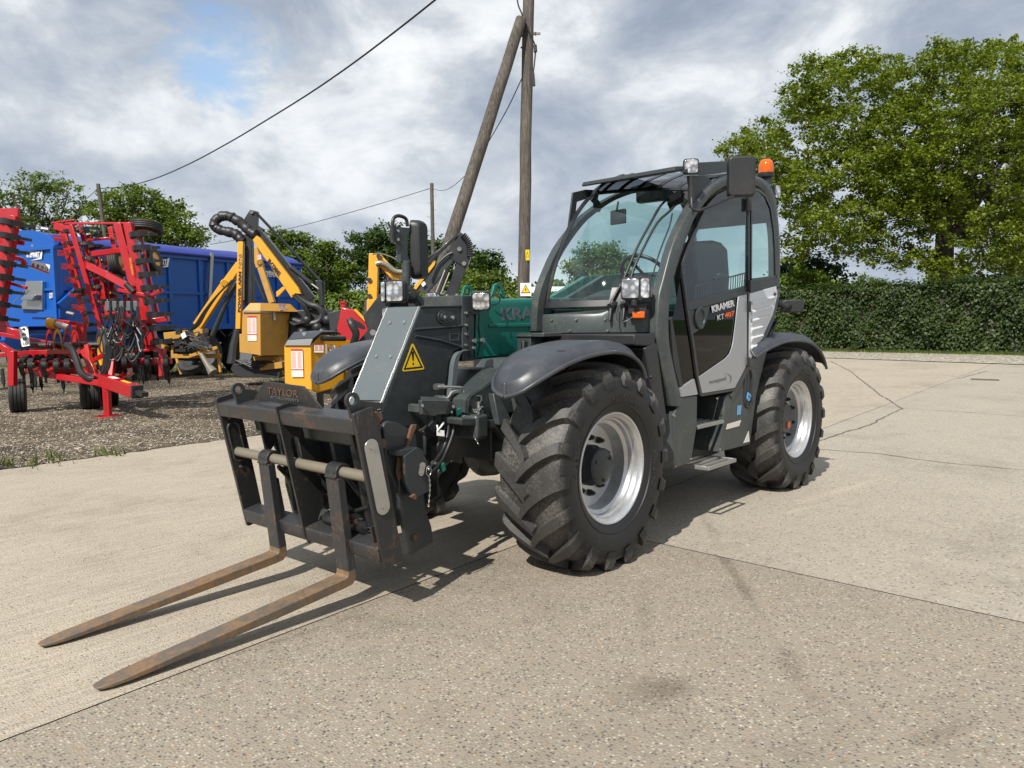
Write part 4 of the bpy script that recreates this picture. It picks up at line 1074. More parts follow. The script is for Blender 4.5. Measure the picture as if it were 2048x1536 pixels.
# frame: front near pillar and roof arch, rear pillar
out_e = [(1345, 813), (1339, 782), (1325, 724), (1319, 690), (1317, 660), (1321, 596), (1330, 558), (1350, 485), (1377, 427), (1398, 396), (1415, 377), (1432, 362), (1450, 352), (1478, 346), (1507, 350), (1526, 356), (1541, 368), (1551, 392), (1557.5, 441), (1560.5, 487), (1561, 534), (1560, 575)]
in_e = [(1366, 813), (1361, 782), (1348, 724), (1342, 690), (1340, 660), (1341, 610), (1350, 558), (1367, 500), (1390, 440), (1408, 412), (1425, 391), (1440, 380), (1456, 371), (1480, 366), (1504, 368), (1521, 375), (1533, 388), (1543, 412), (1549.5, 455), (1552, 490), (1552.5, 534), (1552, 575)]
n = len(out_e)
so_, si_ = spline([YP(p, q, YC) for p, q in out_e], 3), spline([YP(p, q, YC) for p, q in in_e], 3)
b = MB()
rings = []
for i, (a, c) in enumerate(zip(so_, si_)):
    w_ = 0.07
    rings.append([a + V(0, -0.012, 0), a * 0.75 + c * 0.25 + V(0, 0.006, 0), a * 0.35 + c * 0.65 + V(0, 0.006, 0), c + V(0, -0.008, 0), c + V(0, -w_, 0), a + V(0, -w_, 0)])
b.loft(rings)
b.build('cab_frame', MT['grey'], T, smooth=50, bevel=0.006)
# far frame (same arch mirrored across the cab)
b = MB(); rings = []
for a, c in zip(so_, si_):
    sh = np.interp(a.x, [-1.6, -0.7], [0.0, 0.33])
    if a.z < 1.40: continue
    c = a * 0.5 + c * 0.5
    q = V(sh, 0, 0)
    rings.append([V(a.x, 0.19, a.z) + q, V(c.x, 0.19, c.z) + q, V(c.x, 0.13, c.z) + q, V(a.x, 0.13, a.z) + q])
b.loft(rings); b.build('far_cab_frame', MT['grey'], T, smooth=50)
# roof shell and rear wall
b = MB()
roof = [(-1.50, 2.555), (-1.75, 2.60), (-2.05, 2.61), (-2.30, 2.575), (-2.47, 2.48), (-2.55, 2.32)]
rs = spline([V(x, 0, z) for x, z in roof], 4)
b.loft([[V(p.x, 0.17 + 0.74 * k / 8, p.z - 0.03 * abs(k / 4 - 1) ** 2) for k in range(9)] + [V(p.x * 0.99 - 0.015, 0.17 + 0.74 * k / 8, p.z - 0.045) for k in range(8, -1, -1)] for p in rs])
b.build('cab_roof', MT['grey'], T, smooth=50)
b = MB()
b.box((-2.56, 0.17, 1.30), (-2.50, 0.90, 1.62)); b.box((-2.59, 0.13, 1.62), (-2.56, 0.165, 2.42)); b.box((-2.59, 0.88, 1.62), (-2.56, 0.91, 2.42)); b.box((-2.57, 0.165, 2.40), (-2.51, 0.88, 2.46))
b.build('rear_cab_wall', MT['blackpaint'], T, bevel=0.01)
b = MB(); b.face([V(-2.56, 0.165, 1.62), V(-2.56, 0.88, 1.62), V(-2.55, 0.88, 2.41), V(-2.55, 0.165, 2.41)]); b.build('rear_window', MT['glass'], T, smooth=0)
b = MB(); b.face([V(-0.75, 0.16, 1.55), V(-0.75, 0.16, 1.95), V(-1.0, 0.16, 2.3), V(-1.5, 0.16, 2.42), V(-2.4, 0.16, 2.42), V(-2.5, 0.16, 2.2), V(-2.5, 0.16, 1.60)]); b.build('far_side_window', MT['glass'], T, smooth=0)
b = MB(); b.box((-2.55, 0.15, 0.95), (-0.5, 0.19, 1.56)); b.box((-2.5, 0.19, 0.93), (-0.75, 0.90, 0.97)); b.build('cab_tub', MT['plastic'], T, bevel=0.008)
# --- door
D = 0.952
b = MB()
outer = [(1341, 650), (1348, 600), (1357, 550), (1370, 508), (1386, 462), (1410, 416), (1430, 394), (1452, 379), (1498, 375), (1498, 585), (1496, 728), (1488, 745), (1471, 778), (1404, 790), (1364, 795)]
Dr = None
# black inner rim strips of the near glass
def stripn(b, path, w, y, th, mi=0):
    """flat strip of width w (metres) along photo path on plane y"""
    P = [YP(p, q, y) for p, q in path]; L_, R_ = [], []
    for i, p in enumerate(P):
        t_ = (P[min(i + 1, len(P) - 1)] - P[max(i - 1, 0)]).normalized(); nn = V(-t_.z, 0, t_.x)
        L_.append(p + nn * w / 2); R_.append(p - nn * w / 2)
    b.loft([[a, a + V(0, -th, 0), c + V(0, -th, 0), c] for a, c in zip(L_, R_)], mi=mi)
door_frame = MB()
stripn(door_frame, [(1403, 790), (1398, 765), (1388, 690), (1380, 640), (1376, 612), (1367, 545), (1366, 530), (1378, 495), (1396, 455), (1418, 412), (1436, 393), (1455, 384), (1499, 383)], 0.030, D, 0.03)
stripn(door_frame, [(1499, 383), (1498, 560), (1497, 640), (1496, 728), (1487, 747), (1471, 779), (1403, 790)], 0.022, D, 0.03)
door = door_frame.build('door', MT['blackpaint'], T, bevel=0.003)
b = MB(); b.prism(near_poly([(1377, 606), (1496, 571), (1496, 587), (1379, 622)], D + 0.002), (0, -0.034, 0)); b.build('door_rail', MT['grey_dark'], door, bevel=0.003)
b = MB(); b.face(near_poly([(1377, 606), (1368, 545), (1367, 531), (1379, 496), (1397, 456), (1419, 413), (1437, 394), (1456, 385), (1498, 384), (1496, 571)], D - 0.012)); b.build('door_window', MT['glass'], door, smooth=0)
b = MB(); b.face(near_poly([(1379, 621), (1476, 594), (1469, 670), (1463, 697), (1452, 715), (1398, 752), (1389, 690)], D - 0.008)); b.build('lower_door_window', MT['glass2'], door, smooth=0)
b = MB(); b.prism(near_poly([(1477, 593), (1494, 588), (1494, 728), (1487, 743), (1470, 776), (1405, 786.5), (1398, 754), (1430, 731.5), (1451, 717), (1459, 708), (1464, 696), (1467, 681), (1471, 650)], D + 0.004), (0, -0.008, 0))
b.build('door_panel', MT['silverpaint'], door, bevel=0.002)
b = MB(); c = YP(1399.5, 636, D)
b.lathe([(0.070, 0.0), (0.070, 0.010), (0.062, 0.016), (0.052, 0.014), (0.048, 0.006), (0.001, 0.006)], c, (0, 1, 0), 28)
for p in b.b.verts: p.co.z = c.z + (p.co.z - c.z) * 1.15
b.build('door_handle', MT['grey_dark'], door)
b = MB(); b.prism(near_poly([(1379, 622), (1419, 612), (1412, 645), (1405, 655), (1386, 668)], D - 0.004), (0, -0.004, 0)); b.build('lock_plate', MT['blackpaint'], door)
b = MB()
for (p, q, h) in ((1498, 396, 26), (1497, 560, 24), (1497, 602, 22), (1496, 714, 20)):
    a = YP(p, q, D + 0.008); k = YP(p, q + h, D + 0.008); b.beam(a, k, 0.024, 0.02, (0, 1, 0)); b.cyl(a + V(0, 0.012, 0), k + V(0, 0.012, 0), 0.009, 8)
b.build('hinge', MT['plastic'], door, bevel=0.002)
lettering('KRAMER', YP(1424.5, 625.5, D + .001), YP(1469.5, 612, D + .001), YP(1423, 612, D + .001), MT['printlight'], door, 0.002, shear=0.0, bold=0.035)
lettering('KT', YP(1435, 641, D + .001), YP(1448, 637.5, D + .001), YP(1435, 630.5, D + .001), MT['printlight'], door, 0.002, bold=0.0)
lettering('407', YP(1449.5, 636.5, D + .001), YP(1468.5, 631.5, D + .001), YP(1449.5, 626, D + .001), MT['orangepaint'], door, 0.002, bold=0.01)
lettering('ecospeed', YP(1418.5, 770, D + .005), YP(1452, 762, D + .005), YP(1418.5, 760, D + .005), MT['printgrey'], door, 0.0015, bold=0.0)
b = MB(); arc = [YP(p, q, D + 0.006) for p, q in [(1447, 747.5), (1455, 748), (1461, 752), (1462.5, 758), (1459, 766), (1450, 774), (1434, 779)]]
ars = spline(arc, 4); ww = np.interp(np.linspace(0, 1, len(ars)), [0, 0.45, 1], [0.001, 0.008, 0.001])
b.loft([[p + V(w_, 0, -w_ * 0.3), p + V(-w_, 0, w_ * 0.3)] for p, w_ in zip(ars, ww)], closed=False, caps=False); b.build('swoosh', MT['printgrey'], door, smooth=0)
b = MB(); L3 = [YP(1448, 553, 0.92), YP(1438, 553, 0.90)]
b.tube([YP(1425, 558, 0.93), YP(1437, 553, 0.90), YP(1452, 553, 0.89)], [0.014, 0.018, 0.012], 10); b.ball(YP(1437, 552, 0.90), 0.03, 8); b.cyl(YP(1446, 553, 0.90), YP(1456, 552, 0.90), 0.010, 8); b.build('inner_latch', MT['plastic'], door)
# sill window between pillar and door
b = MB(); b.face(near_poly([(1342, 655), (1360, 560), (1367, 548), (1377, 615), (1398, 760), (1389, 757), (1362, 776), (1350, 720)], D - 0.016)); b.build('sill_window', MT['glass2'], T, smooth=0)
b = MB(); b.prism(near_poly([(1361.5, 776), (1389, 758), (1396, 789), (1364, 794)], D + 0.002), (0, -0.02, 0)); b.build('sill_panel', MT['silverpaint'], T, bevel=0.002)
b = MB(); b.prism(near_poly([(1341, 640), (1345, 640), (1366, 776), (1361, 778), (1347, 722)], D - 0.004), (0, -0.03, 0)); b.build('sill_seal', MT['plastic'], T)
# quarter window, louvre panel
b = MB(); b.face(near_poly([(1501, 380), (1520, 385), (1532, 398), (1542, 425), (1548, 470), (1551, 553), (1501, 560)], D - 0.010)); b.build('quarter_window', MT['glass'], T, smooth=0)
b = MB(); stripn(b, [(1503, 377), (1520, 381), (1532, 392), (1542.5, 416), (1549, 460), (1551.5, 500), (1552.5, 556)], 0.022, D - 0.002, 0.02)
stripn(b, [(1504, 378), (1503, 560)], 0.02, D - 0.002, 0.02); stripn(b, [(1502, 560), (1553, 553)], 0.02, D - 0.002, 0.02); b.build('quarter_window_seal', MT['blackpaint'], T)
b = MB(); b.prism(near_poly([(1500, 562), (1553, 555), (1554, 571), (1500, 586)], D - 0.004), (0, -0.03, 0)); b.build('waist_rail', MT['grey_dark'], T, bevel=0.002)
b = MB()
b.prism(near_poly([(1500, 587), (1553, 572), (1555, 592), (1546, 630), (1525, 676), (1501, 720), (1496, 727)], D - 0.002), (0, -0.03, 0))
lou = b.build('louvre_panel', MT['whitepaint'], T, bevel=0.004)
b = MB()
for k in range(7):
    y0_ = 597 + k * 17.5
    x1 = np.interp(y0_, [585, 630, 676, 720], [1550, 1541, 1521, 1500]); x0 = 1503
    yl = y0_ + 10; yr = yl - (x1 - x0) * 0.27
    if x1 - x0 < 6: continue
    a, c = YP(x0, yl, D), YP(x1, yr, D)
    b.tube([a, c], 0.014, 8); b.prism([a + V(0, 0, 0.012), c + V(0, 0, 0.012), c + V(0, -0.004, -0.03), a + V(0, -0.004, -0.03)], (0, 0.006, 0))
b.build('louvre_slats', MT['whitepaint'], lou, bevel=0.002)
b = MB(); b.bolt(YP(1549, 588, D), (0, 1, 0), 0.014, 0.012, 12); b.build('louvre_knob', MT['plastic'], lou)
# diagonal frame member under the louvre panel
b = MB(); stripn(b, [(1558, 575), (1556, 600), (1546, 638), (1527, 682), (1500, 732), (1482, 764), (1463, 795)], 0.045, D - 0.002, 0.06); b.build('diagonal_frame', MT['grey'], T, bevel=0.004)
# --- inside the cab
b = MB()
b.prism(near_poly([(1385, 492), (1396, 482), (1430, 480), (1445, 484), (1457, 497), (1461, 560), (1455, 600), (1400, 612)], 0.66), (-0.02, -0.22, 0)); 
b.box((-1.95, 0.40, 1.40), (-1.45, 0.76, 1.50))
b.build('seat', MT['plastic'], T, bevel=0.03, seg=3)
b = MB()
b.prism([V(-0.60, 0.35, 1.50), V(-0.60, 0.35, 1.64), V(-0.85, 0.35, 1.70), V(-0.95, 0.35, 1.5)], (0, 0.42, 0)); b.beam((-0.85, 0.56, 1.5), (-1.05, 0.56, 1.78), 0.09, 0.12)
b.build('dashboard', MT['plastic'], T, bevel=0.02)
b = MB(); c = V(-1.08, 0.56, 1.80); ax = V(-0.75, 0, 0.66).normalized(); a = ax.orthogonal().normalized(); q2 = ax.cross(a)
ring = [c + (a * math.cos(t_) + q2 * math.sin(t_)) * 0.18 for t_ in np.linspace(0, 2 * math.pi, 33)]
b.tube(ring, 0.014, 8, caps=False)
for k in range(3): b.beam(c, c + (a * math.cos(k * 2.1) + q2 * math.sin(k * 2.1)) * 0.18, 0.03, 0.012)
b.ball(c + a * 0.15 + ax * 0.04, 0.022, 8)
b.build('steering_wheel', MT['plastic'], T)
b = MB(); b.obox(V(-0.95, 0.42, 2.22), (0.2, 1, 0), (1, 0, 0.25), (0, 0, 1), 0.15, 0.02, 0.10); b.tube([V(-0.93, 0.42, 2.26), V(-0.95, 0.42, 2.33)], 0.008, 6); b.build('inside_mirror', MT['plastic'], T, bevel=0.015)
b = MB(); b.box((-2.42, 0.20, 2.46), (-1.55, 0.86, 2.50)); b.box((-1.60, 0.2, 2.40), (-1.52, 0.86, 2.52)); b.build('headliner', MT['plastic'], T, bevel=0.02)
b = MB()
g0, g1 = YP(1392, 572, 0.90), YP(1494, 545, 0.90)
for k in range(22):
    f = k / 21; p = g0 * (1 - f) + g1 * f; b.tube([p, p + V(0.01, 0, -0.10)], 0.004, 5)
b.tube([g0, g1], 0.006, 6); b.build('window_guard', MT['plastic'], T)
# wipers
b = MB()
def scr_pt(px, py, off=0.03):
    best = None
    for i in range(0, NV, 1):
        for k in range(0, 41):
            p = screen(k / 40, i); d = p - CAM; x = 1024 + FPX * d.dot(RV) / d.dot(FW); y = 768 - FPX * d.dot(UV_) / d.dot(FW)
            e = (x - px) ** 2 + (y - py) ** 2
            if best is None or e < best[0]: best = (e, p)
    p = best[1]; return p + (CAM - p).normalized() * off
W1 = [scr_pt(p, q) for p, q in ((1228, 594), (1248, 552), (1272, 500), (1300, 448), (1322, 415), (1345, 395), (1368, 380))]
W2 = [scr_pt(p, q) for p, q in ((1252, 600), (1268, 545), (1290, 492), (1314, 450), (1340, 418), (1366, 388))]
W3 = [scr_pt(p, q, 0.045) for p, q in ((1308, 552), (1322, 505), (1338, 452), (1345, 425))]
b.tube(W1, 0.009, 8, smooth=3); b.tube(W2, 0.009, 8, smooth=3); b.tube([p + V(-0.01, 0, 0) for p in W1[:5]], 0.004, 6, smooth=3)
b.tube(W3, 0.006, 6, smooth=3)
for p in (W1[0], W2[0]):
    b.cyl(p + V(0.03, 0, -0.05), p + V(-0.03, 0, -0.03), 0.028, 12); b.tube([p + V(0.02, 0, -0.05), p], 0.012, 8); b.tube([p + V(0.02, 0, -0.06), p + V(0.05, 0.01, -0.14)], [0.016, 0.008], 8)
b.obox(scr_pt(1350, 400, 0.04), (0, 1, 0.4), (1, 0, 1), (0, 0, 1), 0.12, 0.05, 0.05)
b.build('wiper', MT['plastic'], T, bevel=0.002)
# roof guard with its brackets
b = MB()
gA, gB = V(-0.84, 0.18, 2.462), V(-0.86, 0.93, 2.475)
prof = [V(0, 0, 0.008), V(-0.01, 0, 0.022), V(-0.20, 0, 0.052), V(-0.38, 0, 0.078), V(-0.40, 0, 0.066), V(-0.20, 0, 0.032), V(-0.01, 0, -0.010), V(0.01, 0, -0.006)]
b.loft([[gA + q for q in prof], [gB + q for q in prof]])
b.prism([V(-0.90, 0.95, 2.46), V(-1.15, 0.95, 2.56), V(-1.75, 0.95, 2.66), V(-1.75, 0.95, 2.58), V(-1.2, 0.95, 2.48)], (0, -0.012, 0))
b.build('roof_guard', MT['grey_dark'], T, bevel=0.004)
b = MB()
for yy, th in ((0.175, -0.012),):
    P = [YP(p, q, 0.18) for p, q in [(1137, 456), (1146, 385), (1172, 379), (1200, 380), (1196, 398), (1206, 412), (1200, 424), (1190, 424), (1188, 406), (1178, 396), (1154, 404), (1150, 440), (1140, 462)]]
    b.prism(P, (0, -0.012, 0))
P = [YP(p, q, 0.93) for p, q in [(1376, 352), (1382, 400), (1392, 404), (1412, 372), (1424, 362), (1412, 352)]]
b.prism(P, (0, -0.012, 0))
b.split('guard_bracket', MT['grey_dark'], T, bevel=0.002)
# near front corner: lamp post, mirror arm
b = MB(); a = YP(1382, 352, 0.95); c = YP(1383, 398, 0.95); b.cyl(a, c, 0.019, 12); b.cyl(YP(1383, 372, 0.95), YP(1383, 404, 0.95), 0.026, 12); post = b.build('lamp_post', MT['plastic'], T)
def lampbox(c, fwd, w, h, d, housing='plastic', name='work_lamp', lens='lens', fins=True, parent=None, split=None):
    fwd = Vector(fwd).normalized(); side = Vector((-fwd.y, fwd.x, 0)).normalized(); up = fwd.cross(side)
    if up.z < 0: up = -up
    b = MB()
    fr_ = [c + side * (i * w / 2) + up * (j * h / 2) for i, j in ((-1, -1), (1, -1), (1, 1), (-1, 1))]
    fr_ = round_poly(fr_, min(w, h) * 0.2, 3)
    bk = [c + (p - c) * 0.8 - fwd * d for p in fr_]
    b.loft([[p + fwd * 0.004 for p in fr_], [p - fwd * d * 0.35 for p in fr_], bk])
    if fins:
        for k in range(5): b.obox(c - fwd * d * 1.0 + side * ((k - 2) * w * 0.17), side, fwd, up, w * 0.05, d * 0.5, h * 0.75)
    o = b.build(name, MT[housing], parent or T, bevel=0.003)
    b = MB()
    if split:
        for s0, s1, nm, mt in split:
            bb = MB(); q = [c + side * ((s0 + (s1 - s0) * i) * w - w / 2) + up * ((j - 0.5) * h * 0.84) + fwd * 0.006 for i, j in ((0, 0), (1, 0), (1, 1), (0, 1))]
            bb.prism(round_poly(q, h * 0.12, 3), fwd * 0.012); bb.build(nm, MT[mt], o, bevel=0.004)
    else:
        q = [c + (p - c) * 0.86 + fwd * 0.006 for p in fr_]; b.prism(q, fwd * 0.010); b.build('lens', MT[lens], o, bevel=0.003)
    return o
lampbox(YP(1382, 333, 0.96), (0.80, 0.55, -0.08), 0.105, 0.105, 0.06)
b = MB()
arm = [YP(1383, 396, 0.97), YP(1384, 414, 0.98), YP(1392, 421, 1.0), YP(1410, 417, 1.04), YP(1450, 400, 1.10), YP(1478, 385, 1.14), YP(1488, 368, 1.15), YP(1488, 348, 1.15)]
b.tube(arm, 0.011, 10, smooth=5); b.build('mirror_arm', MT['plastic'], T)
def mirror(c, nrm, w, h, th=0.05, rr=0.3):
    nrm = Vector(nrm).normalized(); side = V(-nrm.y, nrm.x, 0).normalized(); up = V(0, 0, 1)
    q = [c + side * (i * w / 2) + up * (j * h / 2) for i, j in ((-1, -1), (1, -1), (1, 1), (-1, 1))]
    q = round_poly(q, min(w, h) * rr, 5)
    b = MB(); b.loft([[c + (p - c) * 0.90 + nrm * th for p in q], [c + (p - c) * 0.98 + nrm * th * 0.7 for p in q], q, [p - nrm * 0.012 for p in q]])
    o = b.build('mirror', MT['plastic'], T, bevel=0.004)
    b = MB(); b.prism([c + (p - c) * 0.92 - nrm * 0.0125 for p in q], -nrm * 0.003); b.build('mirror_glass', MT['mirror'], o)
    return o
mc = YP(1481.5, 354, 1.15)
mo = mirror(mc, (0.8, 0.6, 0), 0.19, 0.285, 0.045, 0.16)
b = MB(); kk = YP(1488, 346, 1.15) + V(0.8, 0.6, 0) * 0.05; b.ball(kk, 0.026, 8); b.cyl(kk + V(0.015, 0.012, 0.0), kk + V(0.015, 0.012, 0.045), 0.006, 8); b.build('mirror_clamp', MT['plastic'], mo)
# beacon
b = MB(); bc = YP(1532, 352, 0.80)
b.lathe([(0.040, -0.035), (0.040, -0.02), (0.066, -0.012), (0.070, 0.0), (0.070, 0.022), (0.064, 0.026)], bc, (0, 0, 1), 28); b.beam(bc + V(0, 0, -0.03), bc + V(0, 0, -0.07), 0.07, 0.07, (1, 0, 0)); bea = b.build('beacon', MT['plastic'], T)
b = MB(); b.lathe([(0.062, 0.024), (0.062, 0.06), (0.060, 0.095), (0.050, 0.122), (0.030, 0.137), (0.001, 0.141)], bc, (0, 0, 1), 28); b.build('beacon_lens', MT['orange'], bea)
b = MB(); b.cyl(bc + V(0, 0, 0.03), bc + V(0, 0, 0.10), 0.026, 14); b.build('beacon_reflector', MT['orangepaint'], bea)
lampbox(YP(1554, 384, 0.86), (0.45, 0.9, 0), 0.055, 0.12, 0.05, name='rear_work_lamp', fins=False)
mirror(YP(1584, 612, 0.97), (0.85, 0.5, 0), 0.19, 0.11, 0.04, 0.42)
b = MB(); b.tube([YP(1556, 605, 0.93), YP(1568, 613, 0.96), YP(1580, 612, 0.97)], [0.03, 0.022, 0.02], 10); b.build('rear_mirror_arm', MT['plastic'], T)
# near headlight with side lamp, indicator and their bracket
hc = YP(1272, 577, 0.90)
hl = lampbox(YP(1271, 577, 0.86), (0.88, 0.46, 0), 0.19, 0.150, 0.075, name='headlight', fins=False, split=[(0.0, 0.30, 'side_lamp', 'lens'), (0.34, 0.97, 'lens', 'lens')] if False else [(0.04, 0.62, 'lens', 'lens'), (0.68, 0.97, 'side_lamp', 'lens')])
b = MB(); p = YP(1268, 612, 0.86); b.cyl(p, YP(1268, 600, 0.86), 0.02, 12); b.obox(YP(1275, 617, 0.84), (0.88, 0.46, 0), (-0.46, 0.88, 0), (0, 0, 1), 0.03, 0.12, 0.07); b.obox(YP(1295, 610, 0.86), (0.88, 0.46, 0), (-0.46, 0.88, 0), (0, 0, 1), 0.015, 0.03, 0.05)
b.build('headlight_bracket', MT['plastic'], T, bevel=0.004)
ic = YP(1277, 630, 0.86)
b = MB(); b.obox(ic + V(-0.02, -0.01, 0), (0.88, 0.46, 0), (-0.46, 0.88, 0), (0, 0, 1), 0.03, 0.09, 0.052); ind = b.build('indicator', MT['plastic'], T, bevel=0.006)
b = MB(); b.obox(ic + V(0.005, 0.004, 0), (0.88, 0.46, 0), (-0.46, 0.88, 0), (0, 0, 1), 0.03, 0.08, 0.046); b.build('indicator_lens', MT['orange'], ind, bevel=0.008)
b = MB(); b.tube([scr_pt(1234, 612, 0.06), scr_pt(1236, 632, 0.09), YP(1250, 643, 0.80), YP(1268, 632, 0.84)], 0.004, 6, smooth=4); b.build('lamp_wire', MT['hose'], T)
# --- bracket, box at the cab's inner front corner
b = MB()
b.prism([YP(p, q, 0.16) for p, q in [(1088, 622), (1068, 645), (1066, 659), (1098, 661)]], (0, -0.02, 0))
b.box((-0.36, 0.13, 1.375), (-0.16, 0.36, 1.40))
b.build('corner_bracket', MT['grey'], T, bevel=0.003)
b = MB(); P = [XP(p, q, -0.16) for p, q in [(1059, 662), (1090, 664), (1090, 712), (1062, 700)]]
b.prism([V(-0.16, 0.115, 1.385), V(-0.16, 0.245, 1.385), V(-0.16, 0.245, 1.20), V(-0.16, 0.115, 1.20)], (-0.12, 0, 0)); b.prism([V(-0.15, 0.105, 1.372), V(-0.15, 0.255, 1.372), V(-0.15, 0.255, 1.39), V(-0.15, 0.105, 1.39)], (-0.14, 0, 0))
b.build('corner_box', MT['grey'], T, bevel=0.006)

# ---- boom -----------------------------------------------------------
b = MB()
def boomsec(x, y0, y1, z0, z1, r=0.035):
    return round_poly([V(x, y0, z0), V(x, y1, z0), V(x, y1, z1), V(x, y0, z1)], r, 4)
b.loft([boomsec(0.30, -0.15, 0.13, 1.235, 1.625), boomsec(-3.2, -0.15, 0.13, 1.30, 1.70)])
bm = b.build('boom', MT['green'], T, smooth=40)
b = MB()
b.prism([YP(p, q, 0.133) for p, q in [(948, 715), (950, 600), (968, 600), (966, 660), (978, 690), (995, 697), (995, 712)]], (0, 0.012, 0))
b.prism([YP(p, q, 0.131) for p, q in [(977, 648), (1095, 646), (1095, 653), (977, 655)]], (0, 0.008, 0))
b.prism([V(-0.75, -0.13, 1.64), V(-1.25, -0.13, 1.83), V(-3.3, -0.13, 1.98), V(-3.3, -0.13, 1.66)], (0, 0.05, 0))
b.prism([V(-0.75, 0.05, 1.64), V(-1.25, 0.05, 1.83), V(-3.3, 0.05, 1.98), V(-3.3, 0.05, 1.66)], (0, 0.05, 0))
b.split('boom_stiffener', MT['green'], bm, bevel=0.004)
b = MB()
def eye(x0, y, z, w, h, hole, th):
    pts = []
    for k in range(9):
        a = math.pi * k / 8; pts.append(V(x0 + w / 2 * math.cos(a), y, z + h - w / 2 + w / 2 * math.sin(a)))
    pts = [V(x0 + w * 0.9, y, z)] + pts + [V(x0 - w * 0.9, y, z)]
    inner = [V(x0 + hole * math.cos(t_), y, z + h - w / 2 + hole * 1.3 * math.sin(t_)) for t_ in np.linspace(-0.9, math.pi + 0.9, 11)]
    # plate with a slot: left and right halves
    n_ = len(pts)
    ring_o = pts; m_ = len(ring_o)
    iv = [inner[min(int(round(k * (len(inner) - 1) / (m_ - 1))), len(inner) - 1)] for k in range(m_)]
    b.loft([[a, c, c + V(0, th, 0), a + V(0, th, 0)] for a, c in zip(ring_o, iv)])
e1, e2 = YP(985, 600, 0.08), YP(950, 600, -0.08)
eye(YP(995, 600, 0.08).x, 0.07, 1.62, 0.10, 0.115, 0.022, 0.02); b.build('lifting_eye', MT['green'], bm, bevel=0.002); b = MB(); eye(YP(963, 600, 0.02).x + 0.02, -0.10, 1.62, 0.10, 0.105, 0.022, 0.02)
b.build('lifting_eye', MT['green'], bm, bevel=0.002)
lettering('KRAMER', YP(1003, 641.5, 0.1305), YP(1122, 634, 0.1305), YP(1003, 616, 0.1305), MT['printgrey'], bm, 0.002, bold=0.035)
# flange collar at the front of the outer boom
b = MB()
b.loft([boomsec(0.40, -0.185, 0.165, 1.235, 1.645, 0.01), boomsec(0.30, -0.185, 0.165, 1.235, 1.645, 0.01)])
col_ = b.build('boom_collar', MT['grey'], bm, bevel=0.004)
b = MB(); b.prism([YP(p, q, 0.167) for p, q in [(934, 622), (947, 622), (946, 712), (938, 716)]], (0, 0.006, 0)); b.build('collar_pad', MT['grey_dark'], col_, bevel=0.002)
b = MB()
for q in (626, 650, 668, 690): b.bolt(YP(931, q, 0.168), (0, 1, 0), 0.010, 0.010, 6)
for q in (616, 682, 696): b.bolt(YP(947, q, 0.175), (0, 1, 0), 0.012, 0.012, 6)
for yy in (-0.1, -0.02, 0.07): b.bolt(V(0.35, yy, 1.645), (0, 0, 1), 0.010, 0.012, 6)
for p in ((946, 681), (963, 681)): b.bolt(YP(p[0], p[1], 0.15), (0, 1, 0), 0.018, 0.02, 6)
b.split('collar_bolt', MT['zinc'], col_)
# gooseneck head
HY = 0.155
b = MB()
head = [(842, 612), (934, 611), (936, 616), (933, 700), (921, 698), (908, 704), (898, 722), (893, 760), (888, 800), (884, 842), (878, 870), (856, 880), (828, 852), (795, 858), (756, 838), (765, 815), (800, 722)]
P = [YP(p, q, HY) for p, q in head]
b.prism(P, (0, -2 * HY + 0.02, 0))
hd = b.build('boom_head', MT['grey_dark'], bm, bevel=0.01, seg=3)
b = MB()   # front plate; the light falling on it is put into a lighter grey
t0, t1 = YP(843, 615, HY), YP(762, 822, HY)
dn = (t1 - t0).normalized(); nrm = V(-dn.z, 0, dn.x); nrm = nrm if nrm.x > 0 else -nrm
b.prism([t0 + nrm * 0.001, t1 + nrm * 0.001, V(t1.x, -HY, t1.z) + nrm * 0.001, V(t0.x, -HY, t0.z) + nrm * 0.001], nrm * 0.012)
fp = b.build('head_front_plate', MT['grey_light'], hd, bevel=0.003)
b = MB()
for f in (0.16, 0.50):
    for yy in (0.075, -0.055): q = t0 + (t1 - t0) * f; b.bolt(V(q.x, yy, q.z) + nrm * 0.013, nrm, 0.013, 0.008, 8)
b.split('plate_bolt', MT['zinc'], fp)
b = MB()
q0 = t0 + nrm * 0.014; q1 = t1 + nrm * 0.014
ins = [(0.10, 0.11), (0.10, -0.09), (0.50, -0.09), (0.57, -0.03), (0.57, 0.06), (0.50, 0.11)]
# welds along both plate edges
for yy in (HY - 0.012, -HY + 0.012):
    w_ = []
    for k in range(60):
        f = k / 59; p = t0 + (t1 - t0) * f; w_.append(V(p.x, yy + random.Random(k).uniform(-0.002, 0.002), p.z) + nrm * (0.014 + random.Random(k + 7).uniform(-0.001, 0.002)))
    b.tube(w_, 0.0035, 5)
b.split('weld_bead', MT['zinc'], fp)
b = MB(); S2 = HY + 0.002
def rail(path, r=0.010): b.tube([YP(p, q, S2) for p, q in path], r, 8)
rail([(829, 659), (925, 652)]); rail([(830, 672), (880, 681), (922, 694)])
rail([(842, 614), (930, 612)], 0.008)
b.split('pressed_rib', MT['grey_dark'], hd)
b = MB(); b.tube([YP(p, q, S2) for p, q in [(899, 667), (917, 667), (917, 680), (900, 681), (899, 667)]], 0.004, 6); b.build('data_plate', MT['grey'], hd)
b = MB()   # edge flange of the gooseneck
edge = [(926, 702), (915, 703), (906, 711), (901, 728), (898, 760), (893, 805), (888, 850)]
P = spline([YP(p, q, HY) for p, q in edge], 4)
b.loft([[p + V(0, 0.03, 0), p + V(-0.04, 0.03, 0.008), p + V(-0.04, -0.3, 0.008), p + V(0, -0.3, 0)] for p in P])
b.build('neck_flange', MT['grey_light'], hd, bevel=0.004)
b = MB(); c = YP(884, 634, HY + 0.002)
pv = []
